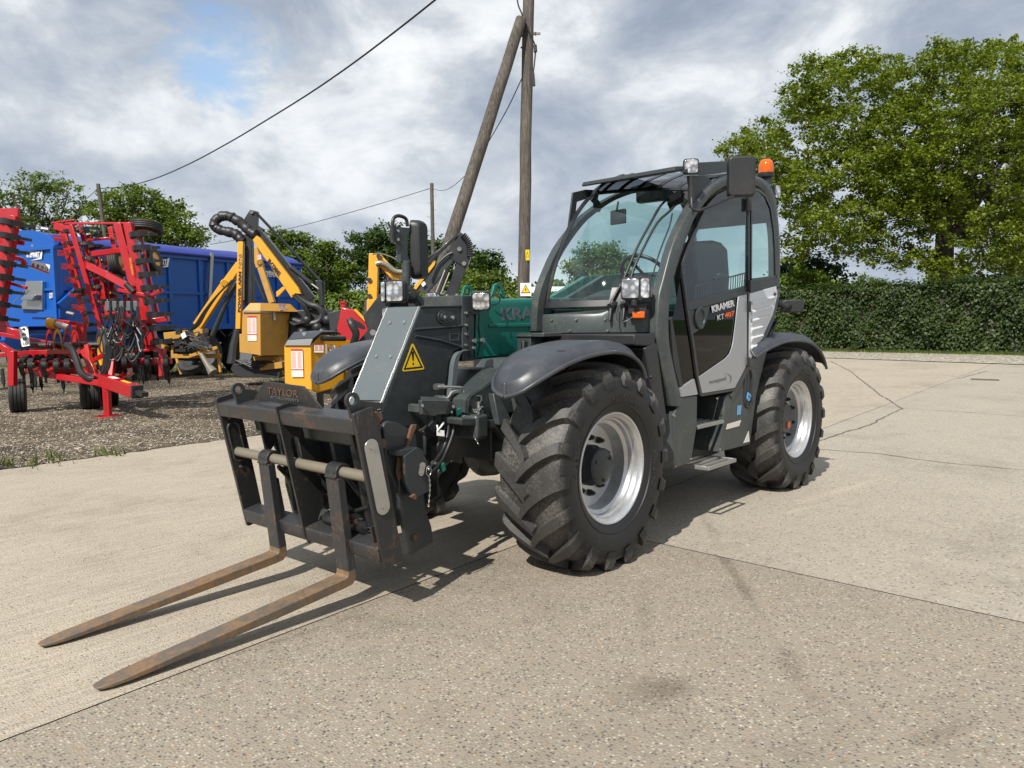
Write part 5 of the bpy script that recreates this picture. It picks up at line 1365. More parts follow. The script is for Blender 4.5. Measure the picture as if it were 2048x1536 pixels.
for k in range(9): a = math.pi / 2 + math.pi * k / 8; pv.append(c + V(0.043 * -math.cos(a) * -1, 0, 0.043 * math.sin(a)) if False else c + V(0.042 * math.sin(math.pi * k / 8), 0, 0.042 * math.cos(math.pi * k / 8)))
e = YP(902, 635, HY + 0.002)
for k in range(9): pv.append(e + V(-0.028 * math.sin(math.pi * k / 8), 0, -0.028 * math.cos(math.pi * k / 8)))
b.prism(pv, (0, 0.010, 0)); b.cyl(c + V(0, 0.008, 0), c + V(0, 0.022, 0), 0.027, 20); b.build('pivot_plate', MT['grey_dark'], hd, bevel=0.002)
b = MB(); b.cyl(c + V(0, 0.02, 0), c + V(0, 0.026, 0), 0.010, 12); b.bolt(e + V(0, 0.008, 0), (0, 1, 0), 0.014, 0.012); b.split('pivot_bolt', MT['zinc'], hd)
# warning triangle
b = MB(); b.prism(round_poly([YP(825, 684, HY + .001), YP(850, 738.5, HY + .001), YP(803, 743.5, HY + .001)], 0.02, 3), (0, 0.001, 0)); sg = b.build('warning_sign', MT['warnyellow'], hd)
b = MB()
tp = [YP(825.2, 692, HY + .0025), YP(846.5, 735.5, HY + .0025), YP(807, 740, HY + .0025)]
ti = [YP(825.4, 700, HY + .0025), YP(841.5, 732.5, HY + .0025), YP(811.5, 736, HY + .0025)]
b.loft([[a, c] for a, c in zip(tp + tp[:1], ti + ti[:1])], closed=False, caps=False)
b.face([YP(p, q, HY + .003) for p, q in [(822.5, 703), (828, 702.5), (827.6, 721), (825, 721.4)]])
cc = YP(826.5, 727.5, HY + .003); b.face([cc + V(0.006 * math.cos(t_), 0, 0.008 * math.sin(t_)) for t_ in np.linspace(0, 2 * math.pi, 13)[:-1]])
b.build('warning_symbol', MT['printblack'], sg, smooth=0)
# far front lights on the right: post, grab handle, folded mirror
MY = -0.42
b = MB()
px_ = lambda p, q, y=MY: YP(p, q, y)
b.prism([px_(790, 453), (px_(824, 456)), px_(816, 472), px_(816, 512), px_(822, 524), px_(802, 524), px_(801, 488), px_(791, 484)], (0, -0.05, 0))
b.tube([px_(812, 522), px_(812, 600)], 0.028, 12); b.beam(px_(812, 575), px_(850, 618), 0.06, 0.05)
pst = b.build('mirror_post', MT['grey'], T, bevel=0.004)
b = MB(); b.tube([px_(786, 479), px_(785, 446), px_(790, 434), px_(800, 432), px_(812, 438), px_(815, 453)], 0.012, 10, smooth=4); b.tube([px_(785, 456), px_(785, 480)], 0.018, 10); b.build('grab_handle', MT['plastic'], pst)
mr = mirror(YP(832, 500, -0.46), (-0.45, 0.89, 0.0), 0.17, 0.40, 0.06, 0.3)
b = MB()
for q in ((795, 462), (795, 479)): b.bolt(px_(q[0], q[1], MY + 0.002), (0, 1, 0), 0.012, 0.01)
b.split('post_bolt', MT['zinc'], pst)
lampbox(YP(786, 583, -0.30), (0.93, 0.36, 0), 0.17, 0.15, 0.09, name='far_headlight', fins=False, split=[(0.26, 0.95, 'lens', 'lens'), (0.03, 0.2, 'side_lamp', 'lens')])
lampbox(YP(774, 632, -0.35), (0.95, 0.3, 0), 0.06, 0.11, 0.06, name='far_side_lamp', fins=False)
lampbox(YP(863, 600, -0.18), (0.95, 0.3, 0.0), 0.10, 0.10, 0.07, name='boom_work_lamp', fins=True)
lampbox(YP(962, 602, 0.24), (0.72, 0.66, -0.22), 0.12, 0.12, 0.075, name='boom_side_lamp', fins=True)
b = MB(); b.cyl(YP(823, 592, -0.33), YP(815, 592, -0.42), 0.05, 18); b.cyl(YP(824, 592, -0.32), YP(822, 592, -0.34), 0.03, 14); b.beam(YP(775, 612, -0.36), YP(812, 606, -0.36), 0.05, 0.05); b.beam(YP(775, 612, -0.36), YP(780, 650, -0.36), 0.05, 0.04); b.build('lamp_bracket', MT['plastic'], T, bevel=0.004)
b = MB(); b.tube([YP(984, 592, 0.2), YP(994, 590, 0.16), YP(1000, 600, 0.15), YP(994, 608, 0.15), YP(984, 610, 0.14)], 0.004, 6, smooth=4); b.tube([YP(958, 618, 0.19), YP(958, 660, 0.15), YP(961, 685, 0.15), YP(955, 712, 0.15)], 0.004, 6, smooth=4); b.obox(YP(950, 625, 0.19), (1, 0, 0), (0, 1, 0), (0, 0, 1), 0.03, 0.05, 0.02); b.split('boom_lamp_wire', MT['hose'], bm)
# engine cover on the right side, behind the boom
b = MB()
sec = [[V(x, -0.93, 0.62), V(x, -0.93, z - 0.12), V(x, -0.80, z), V(x, -0.26, z), V(x, -0.26, 0.62)] for x, z in ((-0.75, 1.12), (-0.80, 1.20), (-2.2, 1.28), (-3.45, 1.34))]
b.loft(sec); ec = b.build('engine_cover', MT['grey'], T, bevel=0.02)
b = MB()
for k in range(8): b.box((-2.0 + k * 0.08, -0.945, 0.80), (-1.95 + k * 0.08, -0.925, 1.10))
b.build('cover_grille', MT['plastic'], ec)
# ================================================================ TOOL CARRIER (part of the telehandler) AND PALLET FORK FRAME
ang = math.radians(11.6)
CO = V(1.424, 0, 0.331); CU = V(math.cos(ang), 0, -math.sin(ang)); CW = V(math.sin(ang), 0, math.cos(ang))
def CA(a, y, h): return CO + CU * a + CW * h + V(0, y, 0)
def CP(px, py, a): return plane_pt(px, py, CO + CU * a, CU)
YM = -0.06
# --- carrier
b = MB(); b.cyl(CA(-0.20, -0.60, 0.60), CA(-0.20, 0.46, 0.60), 0.045, 18); carrier = b.build('tool_carrier', MT['grey'], T)
for y0, y1 in ((0.46, 0.485), (-0.60, -0.575)):
    b = MB()
    for poly in ([(770, 853), (775, 845), (783, 843), (798, 846), (820, 857), (836, 869), (839, 900), (838, 960), (800, 985), (778, 930)],
                 [(801, 985), (850, 975), (855, 1019), (867, 1054), (871, 1085), (828, 1111), (822, 1108), (803, 1024)]):
        P = [YP(p, q, 0.50) for p, q in poly]; b.prism([V(p.x, y0, p.z) for p in P], (0, y1 - y0, 0))
    b.build('carrier_plate', MT['grey_dark'], carrier, bevel=0.005)
b = MB()
b.prism([CA(-0.14, -0.60, 0.60), CA(-0.14, -0.60, 0.50), CA(-0.17, -0.60, 0.48), CA(-0.20, -0.60, 0.60)], (0, 1.06, 0))
b.prism([CA(-0.14, -0.30, 0.02), CA(-0.14, -0.30, -0.04), CA(-0.24, -0.30, -0.04), CA(-0.24, -0.30, 0.02)], (0, 0.6, 0))
for y in (-0.42, -0.24, 0.10, 0.28): b.prism([CA(-0.16, y, 0.5), CA(-0.16, y, 0.0), CA(-0.32, y, 0.0), CA(-0.30, y, 0.5)], (0, 0.03, 0))
b.split('carrier_crossbar', MT['grey'], carrier, bevel=0.005)
b = MB()
b.prism([CA(-0.30, -0.35, 0.55), CA(-0.30, -0.35, -0.02), CA(-0.50, -0.35, 0.05), CA(-0.55, -0.35, 0.45)], (0, 0.62, 0))
b.prism([V(1.02, -0.19, 0.98), V(1.12, -0.19, 0.45), V(0.92, -0.19, 0.30), V(0.62, -0.19, 0.42), V(0.60, -0.19, 0.95)], (0, 0.34, 0))
b.split('head_link', MT['blackpaint'], carrier, bevel=0.01)
b = MB()
c0, c1 = CA(-0.10, 0.02, 0.06), CA(-0.10, 0.36, 0.06)
b.cyl(c0, c1, 0.034, 18); b.cyl(c1, c1 + V(0, 0.012, 0), 0.038, 18); cyl = b.build('lock_cylinder', MT['blackpaint'], carrier)
b = MB(); b.cyl(c1, c1 + V(0, 0.08, 0), 0.016, 14); b.build('cylinder_rod', MT['mirror'], cyl)
b = MB()
for k, (y, h) in enumerate(((-0.30, 0.34), (-0.16, 0.36), (0.10, 0.40), (0.22, 0.36))):
    b.tube([CA(-0.18, y, h), CA(-0.14, y + 0.03, h - 0.06), CA(-0.17, y + 0.06, h - 0.14), CA(-0.22, y + 0.03, h - 0.22)], 0.010, 8, smooth=4)
b.tube([CA(-0.10, 0.16, 0.17), CA(-0.07, 0.22, 0.15), CA(-0.08, 0.30, 0.15), CA(-0.12, 0.40, 0.18)], 0.011, 8, smooth=4)
b.tube([CA(-0.10, 0.10, 0.13), CA(-0.06, 0.2, 0.11), CA(-0.08, 0.26, 0.10), CA(-0.10, 0.30, 0.09)], 0.011, 8, smooth=4)
b.tube([CA(-0.18, -0.42, 0.24), CA(-0.12, -0.40, 0.30), CA(-0.12, -0.34, 0.26), CA(-0.16, -0.32, 0.16)], 0.013, 8, smooth=4)
b.split('carrier_hose', MT['hose'], carrier)
b = MB()
for y, h in ((0.22, 0.155), (0.27, 0.13), (0.31, 0.10)):
    b.cyl(CA(-0.075, y - 0.02, h), CA(-0.075, y + 0.02, h), 0.014, 6); b.cyl(CA(-0.075, y, h), CA(-0.075, y, h - 0.05), 0.010, 8)
b.build('hose_fittings', MT['rust'], carrier)
# lock housing and lever
b = MB()
hs = [(834, 894), (845, 899), (856, 925), (859, 958), (862, 981), (828, 998), (806, 999), (798, 991), (794, 911), (792, 902)]
P = [YP(p, q, 0.56) for p, q in [(834, 894), (845, 899), (856, 925), (859, 958), (862, 981), (828, 998), (812, 965), (809, 912)]]
b.prism(P, (0, -0.03, 0))
P = [YP(p, q, 0.55) for p, q in [(792, 902), (834, 894), (836, 899), (803, 913), (793, 912)]]
b.prism(P, (0, -0.07, 0))
P = [YP(p, q, 0.50) for p, q in [(795, 912), (812, 914), (820, 990), (812, 1000), (800, 992)]]
b.prism(P, (0, -0.02, 0))
lk = b.build('lock_housing', MT['grey_dark'], carrier, bevel=0.004)
b = MB()
P = [YP(p, q, 0.555) for p, q in [(809, 913), (815, 911), (811, 925), (813, 945), (818, 962), (815, 963), (808, 945)]]; b.prism(P, (0, -0.012, 0))
P = [YP(p, q, 0.515) for p, q in [(799, 914), (804, 915), (803, 940), (805, 955), (799, 962), (794, 945), (796, 925)]]; b.prism(P, (0, -0.012, 0))
b.prism([YP(p, q, 0.56) for p, q in [(817, 993), (826, 987), (830, 996), (824, 999)]], (0, 0.02, 0))
b.build('lock_jaw', MT['rust'], lk, bevel=0.002)
b = MB(); P = [YP(p, q, 0.50) for p, q in [(806, 900), (812, 897), (816, 880), (822, 856), (826, 849), (834, 849), (833, 856), (826, 872), (820, 890), (817, 900)]]; b.prism(P, (0, -0.018, 0)); b.build('lock_lever', MT['rust'], lk, bevel=0.004)
b = MB(); c = YP(844, 931, 0.562); e = YP(841, 945, 0.562); pv = []
for k in range(9): pv.append(c + V(0.018 * math.cos(math.pi * k / 8), 0, 0.018 * math.sin(math.pi * k / 8)))
for k in range(9): pv.append(e + V(-0.018 * math.cos(math.pi * k / 8), 0, -0.018 * math.sin(math.pi * k / 8)))
b.prism(pv, (0, 0.008, 0)); b.bolt(c + V(0, 0.008, 0), (0, 1, 0), 0.011, 0.006); b.bolt(e + V(0, 0.008, 0), (0, 1, 0), 0.009, 0.006); b.build('lock_link', MT['zinc'], lk)
b = MB(); b.bolt(YP(829, 1075, 0.487), (0, 1, 0), 0.020, 0.012, 12); b.build('stop_bolt', MT['rust'], carrier)
b = MB(); rc = YP(857.5, 942, 0.575)
b.tube([rc + V(0.017 * math.cos(t_), 0, 0.026 * math.sin(t_)) for t_ in np.linspace(0, 2 * math.pi, 17)], 0.002, 6, caps=False); b.ball(rc + V(0, 0, 0.01), 0.008, 6); b.build('pin_ring', MT['zinc'], lk)
chain([YP(857.5, 950, 0.575), YP(860, 970, 0.575), YP(859, 990, 0.57), YP(857, 1011, 0.57)], link=0.012, wire=0.0022, parent=lk)
# hydraulic connection box, pipes and hoses on the gooseneck
b = MB(); YB = 0.30
P = [YP(p, q, YB) for p, q in [(843, 800), (900, 802), (890, 829), (875, 829), (871, 832), (845, 830)]]
b.prism(P, (0, -0.03, 0)); b.prism([YP(900, 802, YB), YP(912, 810, YB - 0.02), YP(903, 828, YB - 0.02), YP(890, 829, YB)], (0, -0.03, 0)); b.prism([P[0], P[1], P[1] + V(-0.08, -0.1, 0.01), P[0] + V(-0.08, -0.1, 0.01)], (0, 0, -0.01))
b.prism([YP(838, 812, 0.26), YP(845, 808, 0.28), YP(845, 822, 0.28), YP(838, 826, 0.26)], (0, -0.1, 0))
cbx = b.build('coupling_box', MT['grey'], carrier, bevel=0.004)
b = MB(); b.obox(YP(917, 823, 0.28), (1, -0.3, -0.4), (0.3, 1, 0), (0.4, 0, 1), 0.045, 0.035, 0.04); b.obox(YP(884, 934, 0.33), (1, -0.3, -0.6), (0.3, 1, 0), (0.4, 0, 1), 0.03, 0.04, 0.05); b.split('green_clamp', MT['green'], cbx, bevel=0.004)
b = MB(); b.bolt(YP(906, 813, 0.29), (0.3, 1, 0.1), 0.012, 0.006, 12); b.bolt(YP(903, 824, 0.29), (0.3, 1, 0.1), 0.009, 0.006); b.bolt(YP(844, 811, 0.31), (0.3, 1, 0), 0.01, 0.008)
b.prism([YP(p, q, 0.335) for p, q in [(864, 921), (880, 926), (877, 934), (861, 928)]], (0, 0.004, 0)); b.bolt(YP(871, 927, 0.34), (0, 1, 0), 0.007, 0.005)
b.split('clamp_bolt', MT['zinc'], cbx)
b = MB()
y = 0.24
b.tube([YP(877, 773, 0.20), YP(895, 774, 0.22), YP(920, 775, y), YP(926, 778, y), YP(927, 786, y), YP(924, 800, y)], 0.010, 10, smooth=3)
b.tube([YP(878, 796, 0.20), YP(889, 797, 0.21), YP(897, 794, 0.22), YP(904, 784, 0.23), (YP(914, 782, y)), YP(920, 786, y), YP(918, 796, y), YP(913, 806, y)], 0.010, 10, smooth=3)
for p, q in ((877, 773), (878, 796)):
    c = YP(p, q, 0.19); b.cyl(c + V(0.03, 0, 0), c + V(-0.01, 0, 0), 0.019, 6); b.cyl(c + V(-0.01, 0, 0), c + V(-0.035, 0.01, 0), 0.016, 6)
for p, q, p2, q2 in ((924, 796, 923, 806), (915, 800, 911, 812)): b.cyl(YP(p, q, y), YP(p2, q2, y), 0.015, 12)
b.build('hydraulic_pipe', MT['zinc'], cbx)
b = MB()
b.tube([YP(p, q, yy) for p, q, yy in ((923, 803, .24), (918, 822, .25), (908, 842, .28), (907, 862, .29), (902, 880, .30), (892, 905, .31), (881, 926, .33), (864, 945, .36), (848, 952, .38))], 0.0135, 12, smooth=4)
b.tube([YP(p, q, yy) for p, q, yy in ((912, 808, .24), (905, 825, .25), (898, 842, .27), (896, 866, .28), (888, 895, .29), (875, 917, .31), (860, 936, .34), (846, 944, .36))], 0.0135, 12, smooth=4)
b.tube([YP(p, q, yy) for p, q, yy in ((858, 828, .25), (857, 842, .24), (849, 856, .22), (838, 862, .2))], 0.009, 10, smooth=4)
b.tube([YP(p, q, yy) for p, q, yy in ((868, 830, .25), (870, 845, .27), (866, 855, .27), (870, 862, .27))], 0.006, 8, smooth=4)
b.tube([YP(p, q, yy) for p, q, yy in ((884, 880, .25), (876, 890, .25), (877, 905, .25), (884, 915, .25))], 0.009, 8, smooth=4)
b.split('hydraulic_hose', MT['hose'], cbx)
b = MB(); b.obox(YP(881, 866, 0.30), (1, -0.3, 0.2), (0.4, 1, 0), (0, 0, 1), 0.05, 0.004, 0.035); b.tube([YP(874, 850, .29), YP(876, 860, .3), YP(883, 852, .29), YP(887, 845, .28)], 0.006, 6); b.build('paper_tag', MT['printwhite'], cbx)
b = MB(); b.prism([YP(p, q, 0.12) for p, q in [(834, 862), (856, 840), (872, 846), (852, 870), (838, 868)]], (0, 0.05, 0)); b.tube([YP(849, 868, .15), YP(850, 910, .15)], 0.014, 8); b.build('link_arm', MT['grey_dark'], carrier, bevel=0.006)

# --- the pallet fork frame, hooked on the carrier
F = root('pallet_fork_frame', (1.3, YM, 0.0))
tag(F, 'worn black steel pallet fork frame hanging on the front of the telehandler', 'fork frame')
for nm, y0, pts in (('near', 0.575, None), ('far', -0.735, None)):
    b = MB()
    q = round_poly([CA(0.0, y0, 0.735), CA(-0.125, y0, 0.735), CA(-0.135, y0, 0.60), CA(-0.125, y0, -0.085), CA(-0.004, y0, -0.085)], 0.015, 3)
    b.prism(q, (0, 0.022, 0)); b.build('side_plate', MT['wornblack'], F, bevel=0.003)
b = MB(); q = round_poly([CA(0.0, 0, 0.705), CA(0.0, 0, 0.622), CA(-0.12, 0, 0.622), CA(-0.12, 0, 0.705)], 0.012, 4)
b.prism([p + V(0, -0.712, 0) for p in q], (0, 1.286, 0)); b.build('top_beam', MT['wornblack2'], F, bevel=0.002)
b = MB(); q = round_poly([CA(0.002, 0, 0.03), CA(0.002, 0, -0.052), CA(-0.11, 0, -0.052), CA(-0.11, 0, 0.03)], 0.012, 4)
b.prism([p + V(0, -0.712, 0) for p in q], (0, 1.286, 0)); b.build('lower_beam', MT['wornblack2'], F, bevel=0.002)
b = MB()   # centre plate with its oval window, built as two halves round the hole
yc = -0.075
outl = [CA(0.010, yc, 0.725), CA(0.008, yc, -0.02), CA(-0.01, yc, -0.075), CA(-0.15, yc, 0.12), CA(-0.17, yc, 0.30), CA(-0.12, yc, 0.50), CA(-0.12, yc, 0.725)]
hole = [CA(-0.055 + 0.026 * math.cos(t_), yc, 0.455 + 0.032 * math.sin(t_) + (0.055 if math.sin(t_) > 0 else -0.055)) for t_ in np.linspace(0, 2 * math.pi, 25)[:-1]]
def annulus(b, outer, inner, vec):
    """plate with a hole: connect every inner vertex to the outline by angle"""
    c = sum(inner, V(0, 0, 0)) / len(inner); ax = CU; ay = CW
    def angf(p): d = p - c; return math.atan2(d.dot(ay), d.dot(ax))
    outd = []
    n_ = len(outer)
    for i in range(n_):
        for k in range(6): outd.append(outer[i] + (outer[(i + 1) % n_] - outer[i]) * (k / 6))
    outd.sort(key=angf); inn = sorted(inner, key=angf)
    res = []
    for p in outd:
        a = angf(p); q = min(inn, key=lambda s_: abs(math.atan2(math.sin(angf(s_) - a), math.cos(angf(s_) - a)))); res.append((p, q))
    v = Vector(vec)
    b.loft([[p, q, q + v, p + v] for p, q in res], loop=True)
annulus(b, outl, hole, (0, 0.016, 0)); b.build('centre_plate', MT['wornblack'], F)
b = MB(); b.cyl(CA(-0.055, -0.73, 0.385), CA(-0.055, 0.575, 0.385), 0.0285, 24); shf = b.build('fork_shaft', MT['shaft'], F)
# forks: shank leans a little forward of the frame
def fork(y0, y1):
    ft, fb = CA(-0.008, 0, 0.365), CA(0.045, 0, -0.160)
    wv = (ft - fb).normalized(); uv = V(wv.z, 0, -wv.x)
    tip = V(2.665, 0, 0.022); heel = fb
    b = MB(); ysp = (y0 + y1) / 2; hw = (y1 - y0) / 2
    th = 0.050
    prof = []   # centre path as (point on the inner side, point on the outer side, half width)
    prof.append((ft, ft - uv * 0.045, hw)); prof.append((fb + wv * 0.03, fb + wv * 0.03 - uv * th, hw))
    prof.append((fb + wv * 0.008 + uv * 0.004, fb - wv * 0.022 - uv * (th * 0.93), hw))
    prof.append((fb + uv * 0.012 + wv * 0.002, fb - wv * 0.045 - uv * 0.02, hw))
    prof.append((fb + uv * 0.035, fb - wv * 0.049 + uv * 0.03, hw))
    L_ = 1.245
    tv = (V(tip.x, 0, tip.z) - (fb + uv * 0.035)); tl = tv.length; tv.normalize(); nv = V(-tv.z, 0, tv.x)
    for f, t_, w_ in ((0.30, 0.045, 1), (0.55, 0.036, 1), (0.8, 0.026, 1), (0.90, 0.021, 0.97), (0.955, 0.017, 0.84), (0.985, 0.014, 0.62), (1.0, 0.010, 0.42)):
        p = fb + uv * 0.035 + tv * (tl * f); prof.append((p, p - nv * t_, hw * w_))
    rings = [[V(i.x, ysp - w_, i.z), V(i.x, ysp + w_, i.z), V(o.x, ysp + w_, o.z), V(o.x, ysp - w_, o.z)] for i, o, w_ in prof]
    b.loft(rings)
    # worn paint on the shank, bare rusty blade: two materials split at the heel
    ob = b.build('fork', [MT['forksteel'], MT['wornblack2']], F, smooth=30, bevel=0.004)
    for p in ob.data.polygons:
        if p.center.z + F.location.z > 0.26: p.material_index = 1
    b = MB()
    c = CA(-0.055, 0, 0.385); hk = []
    for k in range(15):
        a = math.radians(-75 + 255 * k / 14); hk.append((c + CU * (math.cos(a) * 0.032) + CW * (math.sin(a) * 0.032), c + CU * (math.cos(a) * 0.047) + CW * (math.sin(a) * 0.047)))
    b.loft([[V(i.x, y0 + 0.004, i.z), V(o.x, y0 + 0.004, o.z), V(o.x, y1 - 0.004, o.z), V(i.x, y1 - 0.004, i.z)] for i, o in hk])
    b.prism([CA(-0.008, y0 + 0.006, 0.360), CA(0.004, y0 + 0.006, 0.372), CA(-0.016, y0 + 0.006, 0.395), CA(-0.05, y0 + 0.006, 0.36)], (0, y1 - y0 - 0.012, 0))
    b.build('fork_hook', MT['wornblack'], ob, bevel=0.003)
fork(-0.415, -0.312); fork(0.236, 0.340)
# sliding lugs, name plate
def lug(y):
    b = MB(); c = CA(-0.045, y, 0.785); pts = []
    for k in range(13):
        a = math.radians(-40 + 240 * k / 12); pts.append(c + CU * (0.040 * math.cos(a)) + CW * (0.040 * math.sin(a)))
    pts = [CA(-0.02, y, 0.70)] + pts + [CA(-0.14, y, 0.752), CA(-0.22, y, 0.735), CA(-0.24, y, 0.70)]
    inn = [c + CU * (0.023 * math.cos(t_)) + CW * (0.023 * math.sin(t_)) for t_ in np.linspace(0, 2 * math.pi, 19)[:-1]]
    annulus(b, pts, inn, (0, 0.020, 0)); return b.build('lifting_lug', MT['wornblack'], F)
lug(-0.53); lug(0.535)
b = MB(); A = -0.075
q = [CA(A, -0.40, 0.706), CA(A, 0.235, 0.706), CA(A - 0.01, 0.11, 0.822), CA(A - 0.01, -0.30, 0.826)]
n0 = CP(507, 799, A); n1 = CP(645, 818, A); n2 = CP(607, 773, A); n3 = CP(528, 763, A)
b.prism([n0, n1, n2, n3], CU * -0.008); npl = b.build('name_plate', MT['wornblack'], F, bevel=0.001)
lettering('TAYLOR', CP(536, 788, A + .001), CP(597, 796, A + .001), CP(535, 773.5, A + .001), MT['rust'], npl, 0.003, bold=0.01)
lettering('ATTACHMENTS', CP(541, 796.5, A + .001), CP(598, 804, A + .001), CP(541, 791.5, A + .001), MT['printgrey'], npl, 0.002, bold=0.0)
# oval covers on the side plates
def oval(y, d, mat, name, seal=False):
    c0_, c1_ = CA(-0.062, y, 0.545), CA(-0.062, y, 0.235)
    pts = []
    for c, s0 in ((c0_, 0), (c1_, math.pi)):
        for k in range(11): a = s0 + math.pi * k / 10; pts.append(c + CU * (0.042 * math.cos(a)) + CW * (0.042 * math.sin(a)))
    b = MB(); b.prism(pts, (0, d, 0)); o = b.build(name, MT[mat], F, bevel=0.002)
    b = MB()
    for c in (c0_, c1_): b.bolt(c + V(0, d, 0), (0, 1, 0), 0.013, 0.008)
    b.split('cover_bolt', MT['zinc'], o); return pts
oval(0.598, 0.008, 'zinc', 'slot_cover')
c0_, c1_ = CA(-0.06, -0.712, 0.53), CA(-0.06, -0.712, 0.36); pts = []
for c, s0 in ((c0_, 0), (c1_, math.pi)):
    for k in range(9): a = s0 + math.pi * k / 8; pts.append(c + CU * (0.036 * math.cos(a)) + CW * (0.036 * math.sin(a)))
b = MB(); b.tube(pts + [pts[0]], 0.008, 8, caps=False); b.build('slot_rim', MT['wornblack2'], F)
b = MB(); b.prism(pts, (0, 0.003, 0)); b.build('slot_recess', MT['plastic'], F)
b = MB(); b.bolt(CA(-0.05, -0.712, 0.60), (0, 1, 0), 0.011, 0.008); b.bolt(CA(-0.05, -0.712, 0.29), (0, 1, 0), 0.011, 0.008); b.split('side_bolt', MT['zinc'], F)
# rear hook brackets of the frame
b = MB()
for y in (-0.52, 0.36):
    b.prism([CA(-0.12, y, 0.70), CA(-0.20, y, 0.68), CA(-0.24, y, 0.60), CA(-0.20, y, 0.42), CA(-0.12, y, 0.36)], (0, 0.02, 0))
    b.prism([CA(-0.11, y, 0.25), CA(-0.16, y, 0.20), CA(-0.15, y, -0.05), CA(-0.11, y, -0.05)], (0, 0.02, 0))
b.split('rear_bracket', MT['wornblack'], F, bevel=0.003)
b = MB(); b.cyl(CA(-0.155, 0.42, 0.665), CA(-0.155, 0.574, 0.665), 0.030, 16); b.cyl(CA(-0.155, 0.44, 0.53), CA(-0.155, 0.574, 0.53), 0.024, 16); b.split('hook_pin', MT['rust'], F)
b = MB()
for y in (0.50,): b.prism([CA(-0.03, y, 0.03), CA(-0.03, y, 0.12), CA(-0.05, y, 0.12), CA(-0.08, y, 0.03)], (0, 0.012, 0))
b.build('gusset', MT['wornblack2'], F)
# ================================================================ POLES AND CABLES
MT['pole'] = None
m, t, p = base_mat('weathered_pole_wood'); v = objvec(t)
mpn = N(t, 'ShaderNodeMapping'); L(t, v, mpn.inputs[0]); mpn.inputs['Scale'].default_value = (26, 26, 1.3)
gw1 = noise(t, 1.0, 8, 0.7, mpn.outputs[0], 0.6); gw2 = noise(t, 1.6, 4, 0.6, v)
r_ = ramp(t, [(0.34, (0.028, 0.023, 0.018)), (0.5, (0.082, 0.070, 0.057)), (0.68, (0.20, 0.18, 0.155))]); L(t, math_(t, 'ADD', math_(t, 'MULTIPLY', gw1, 0.75), math_(t, 'MULTIPLY', gw2, 0.25)), r_.inputs[0])
L(t, r_.outputs[0], p.inputs['Base Color']); p.inputs['Roughness'].default_value = 0.85; bump(t, p, gw1, 0.02, 0.8); MT['pole'] = m
def pole(name, label, cat, ptop, dtop, pbot, dbot, r0, r1, n=18, ground=True, seed=1):
    a = DP(*ptop, dtop); c = DP(*pbot, dbot)
    d = (c - a)
    if ground: c = a + d * (a.z / -d.z) if d.z < 0 else c
    c.z = 0
    R = root(name, c); tag(R, label, cat)
    rnd = random.Random(seed); b = MB(); pts = [c.lerp(a, k / 14) + V(rnd.gauss(0, 0.006), rnd.gauss(0, 0.006), 0) for k in range(15)]
    b.tube(pts, [r1, r0], n); b.build('shaft', MT['pole'], R); return R, a, c
PB, pb_top, pb_bot = pole('wooden_pole', 'tall grey wooden pole standing behind the telehandler with two warning signs', 'pole', (1059.5, -170), 19.3, (1047, 590), 19.3, 0.140, 0.150, seed=2)
PS, ps_top, ps_bot = pole('leaning_pole', 'wooden stay pole leaning against the top of the tall pole', 'pole', (1043, 38), 19.05, (905, 470), 18.0, 0.135, 0.170, seed=3)
PL, pl_top, pl_bot = pole('service_pole', 'short distant wooden pole standing behind the blue trailer', 'pole', (196, 368), 50.0, (207, 452), 50.0, 0.12, 0.14, 10, seed=4)
PR, pr_top, pr_bot = pole('stepped_pole', 'slim distant wooden pole with climbing irons left of the leaning pole', 'pole', (863.5, 367), 50.0, (866, 505), 50.0, 0.12, 0.14, 10, seed=5)
b = MB()
for k, q in enumerate(range(378, 500, 14)):
    c = DP(864, q, 50.0); s = 1 if k % 2 else -1; b.tube([c, c + RV * (0.26 * s), c + RV * (0.28 * s) + V(0, 0, 0.06)], 0.016, 5)
b.split('climbing_iron', MT['zinc'], PR)
b = MB()
for q, s in ((66, 1), (69, 1), (95, -1), (72, -1)):
    c = DP(1057, q, 19.3); b.cyl(c, c + RV * (0.30 * s if q < 80 and s > 0 else 0.2 * s), 0.012, 8); b.cyl(c + RV * (0.15 * s), c + RV * (0.19 * s), 0.026, 8)
b.build('pole_bolt', MT['rust'], PB)
# signs on the tall pole
nrm = -V(FW.x, FW.y, 0).normalized()
def pole_sign(cx, cy, w, h, side, mat, name):
    c = DP(cx, cy, 19.12); sd = (V(RV.x, RV.y, 0).normalized() * math.cos(side) + nrm * -math.sin(side)).normalized(); up = V(0, 0, 1); nn = sd.cross(up).normalized()
    if nn.dot(nrm) < 0: nn = -nn
    b = MB(); b.obox(c, sd, nn, up, w, 0.004, h); o = b.build(name, mat, PB); return o, c, sd, up, nn
def tri(b, c, sd, up, nn, s, off, dy=0.0):
    b.face([c + up * (s * 0.58 + dy) + nn * off, c + sd * (-s * 0.55) + up * (-s * 0.42 + dy) + nn * off, c + sd * (s * 0.55) + up * (-s * 0.42 + dy) + nn * off])
o, c, sd, up, nn = pole_sign(1051.5, 579, 0.27, 0.32, 0.0, MT['printwhite'], 'danger_sign')
b = MB(); tri(b, c, sd, up, nn, 0.22, 0.004); b.build('triangle_border', MT['printblack'], o, smooth=0)
b = MB(); tri(b, c, sd, up, nn, 0.17, 0.006); b.build('triangle', MT['warnyellow'], o, smooth=0)
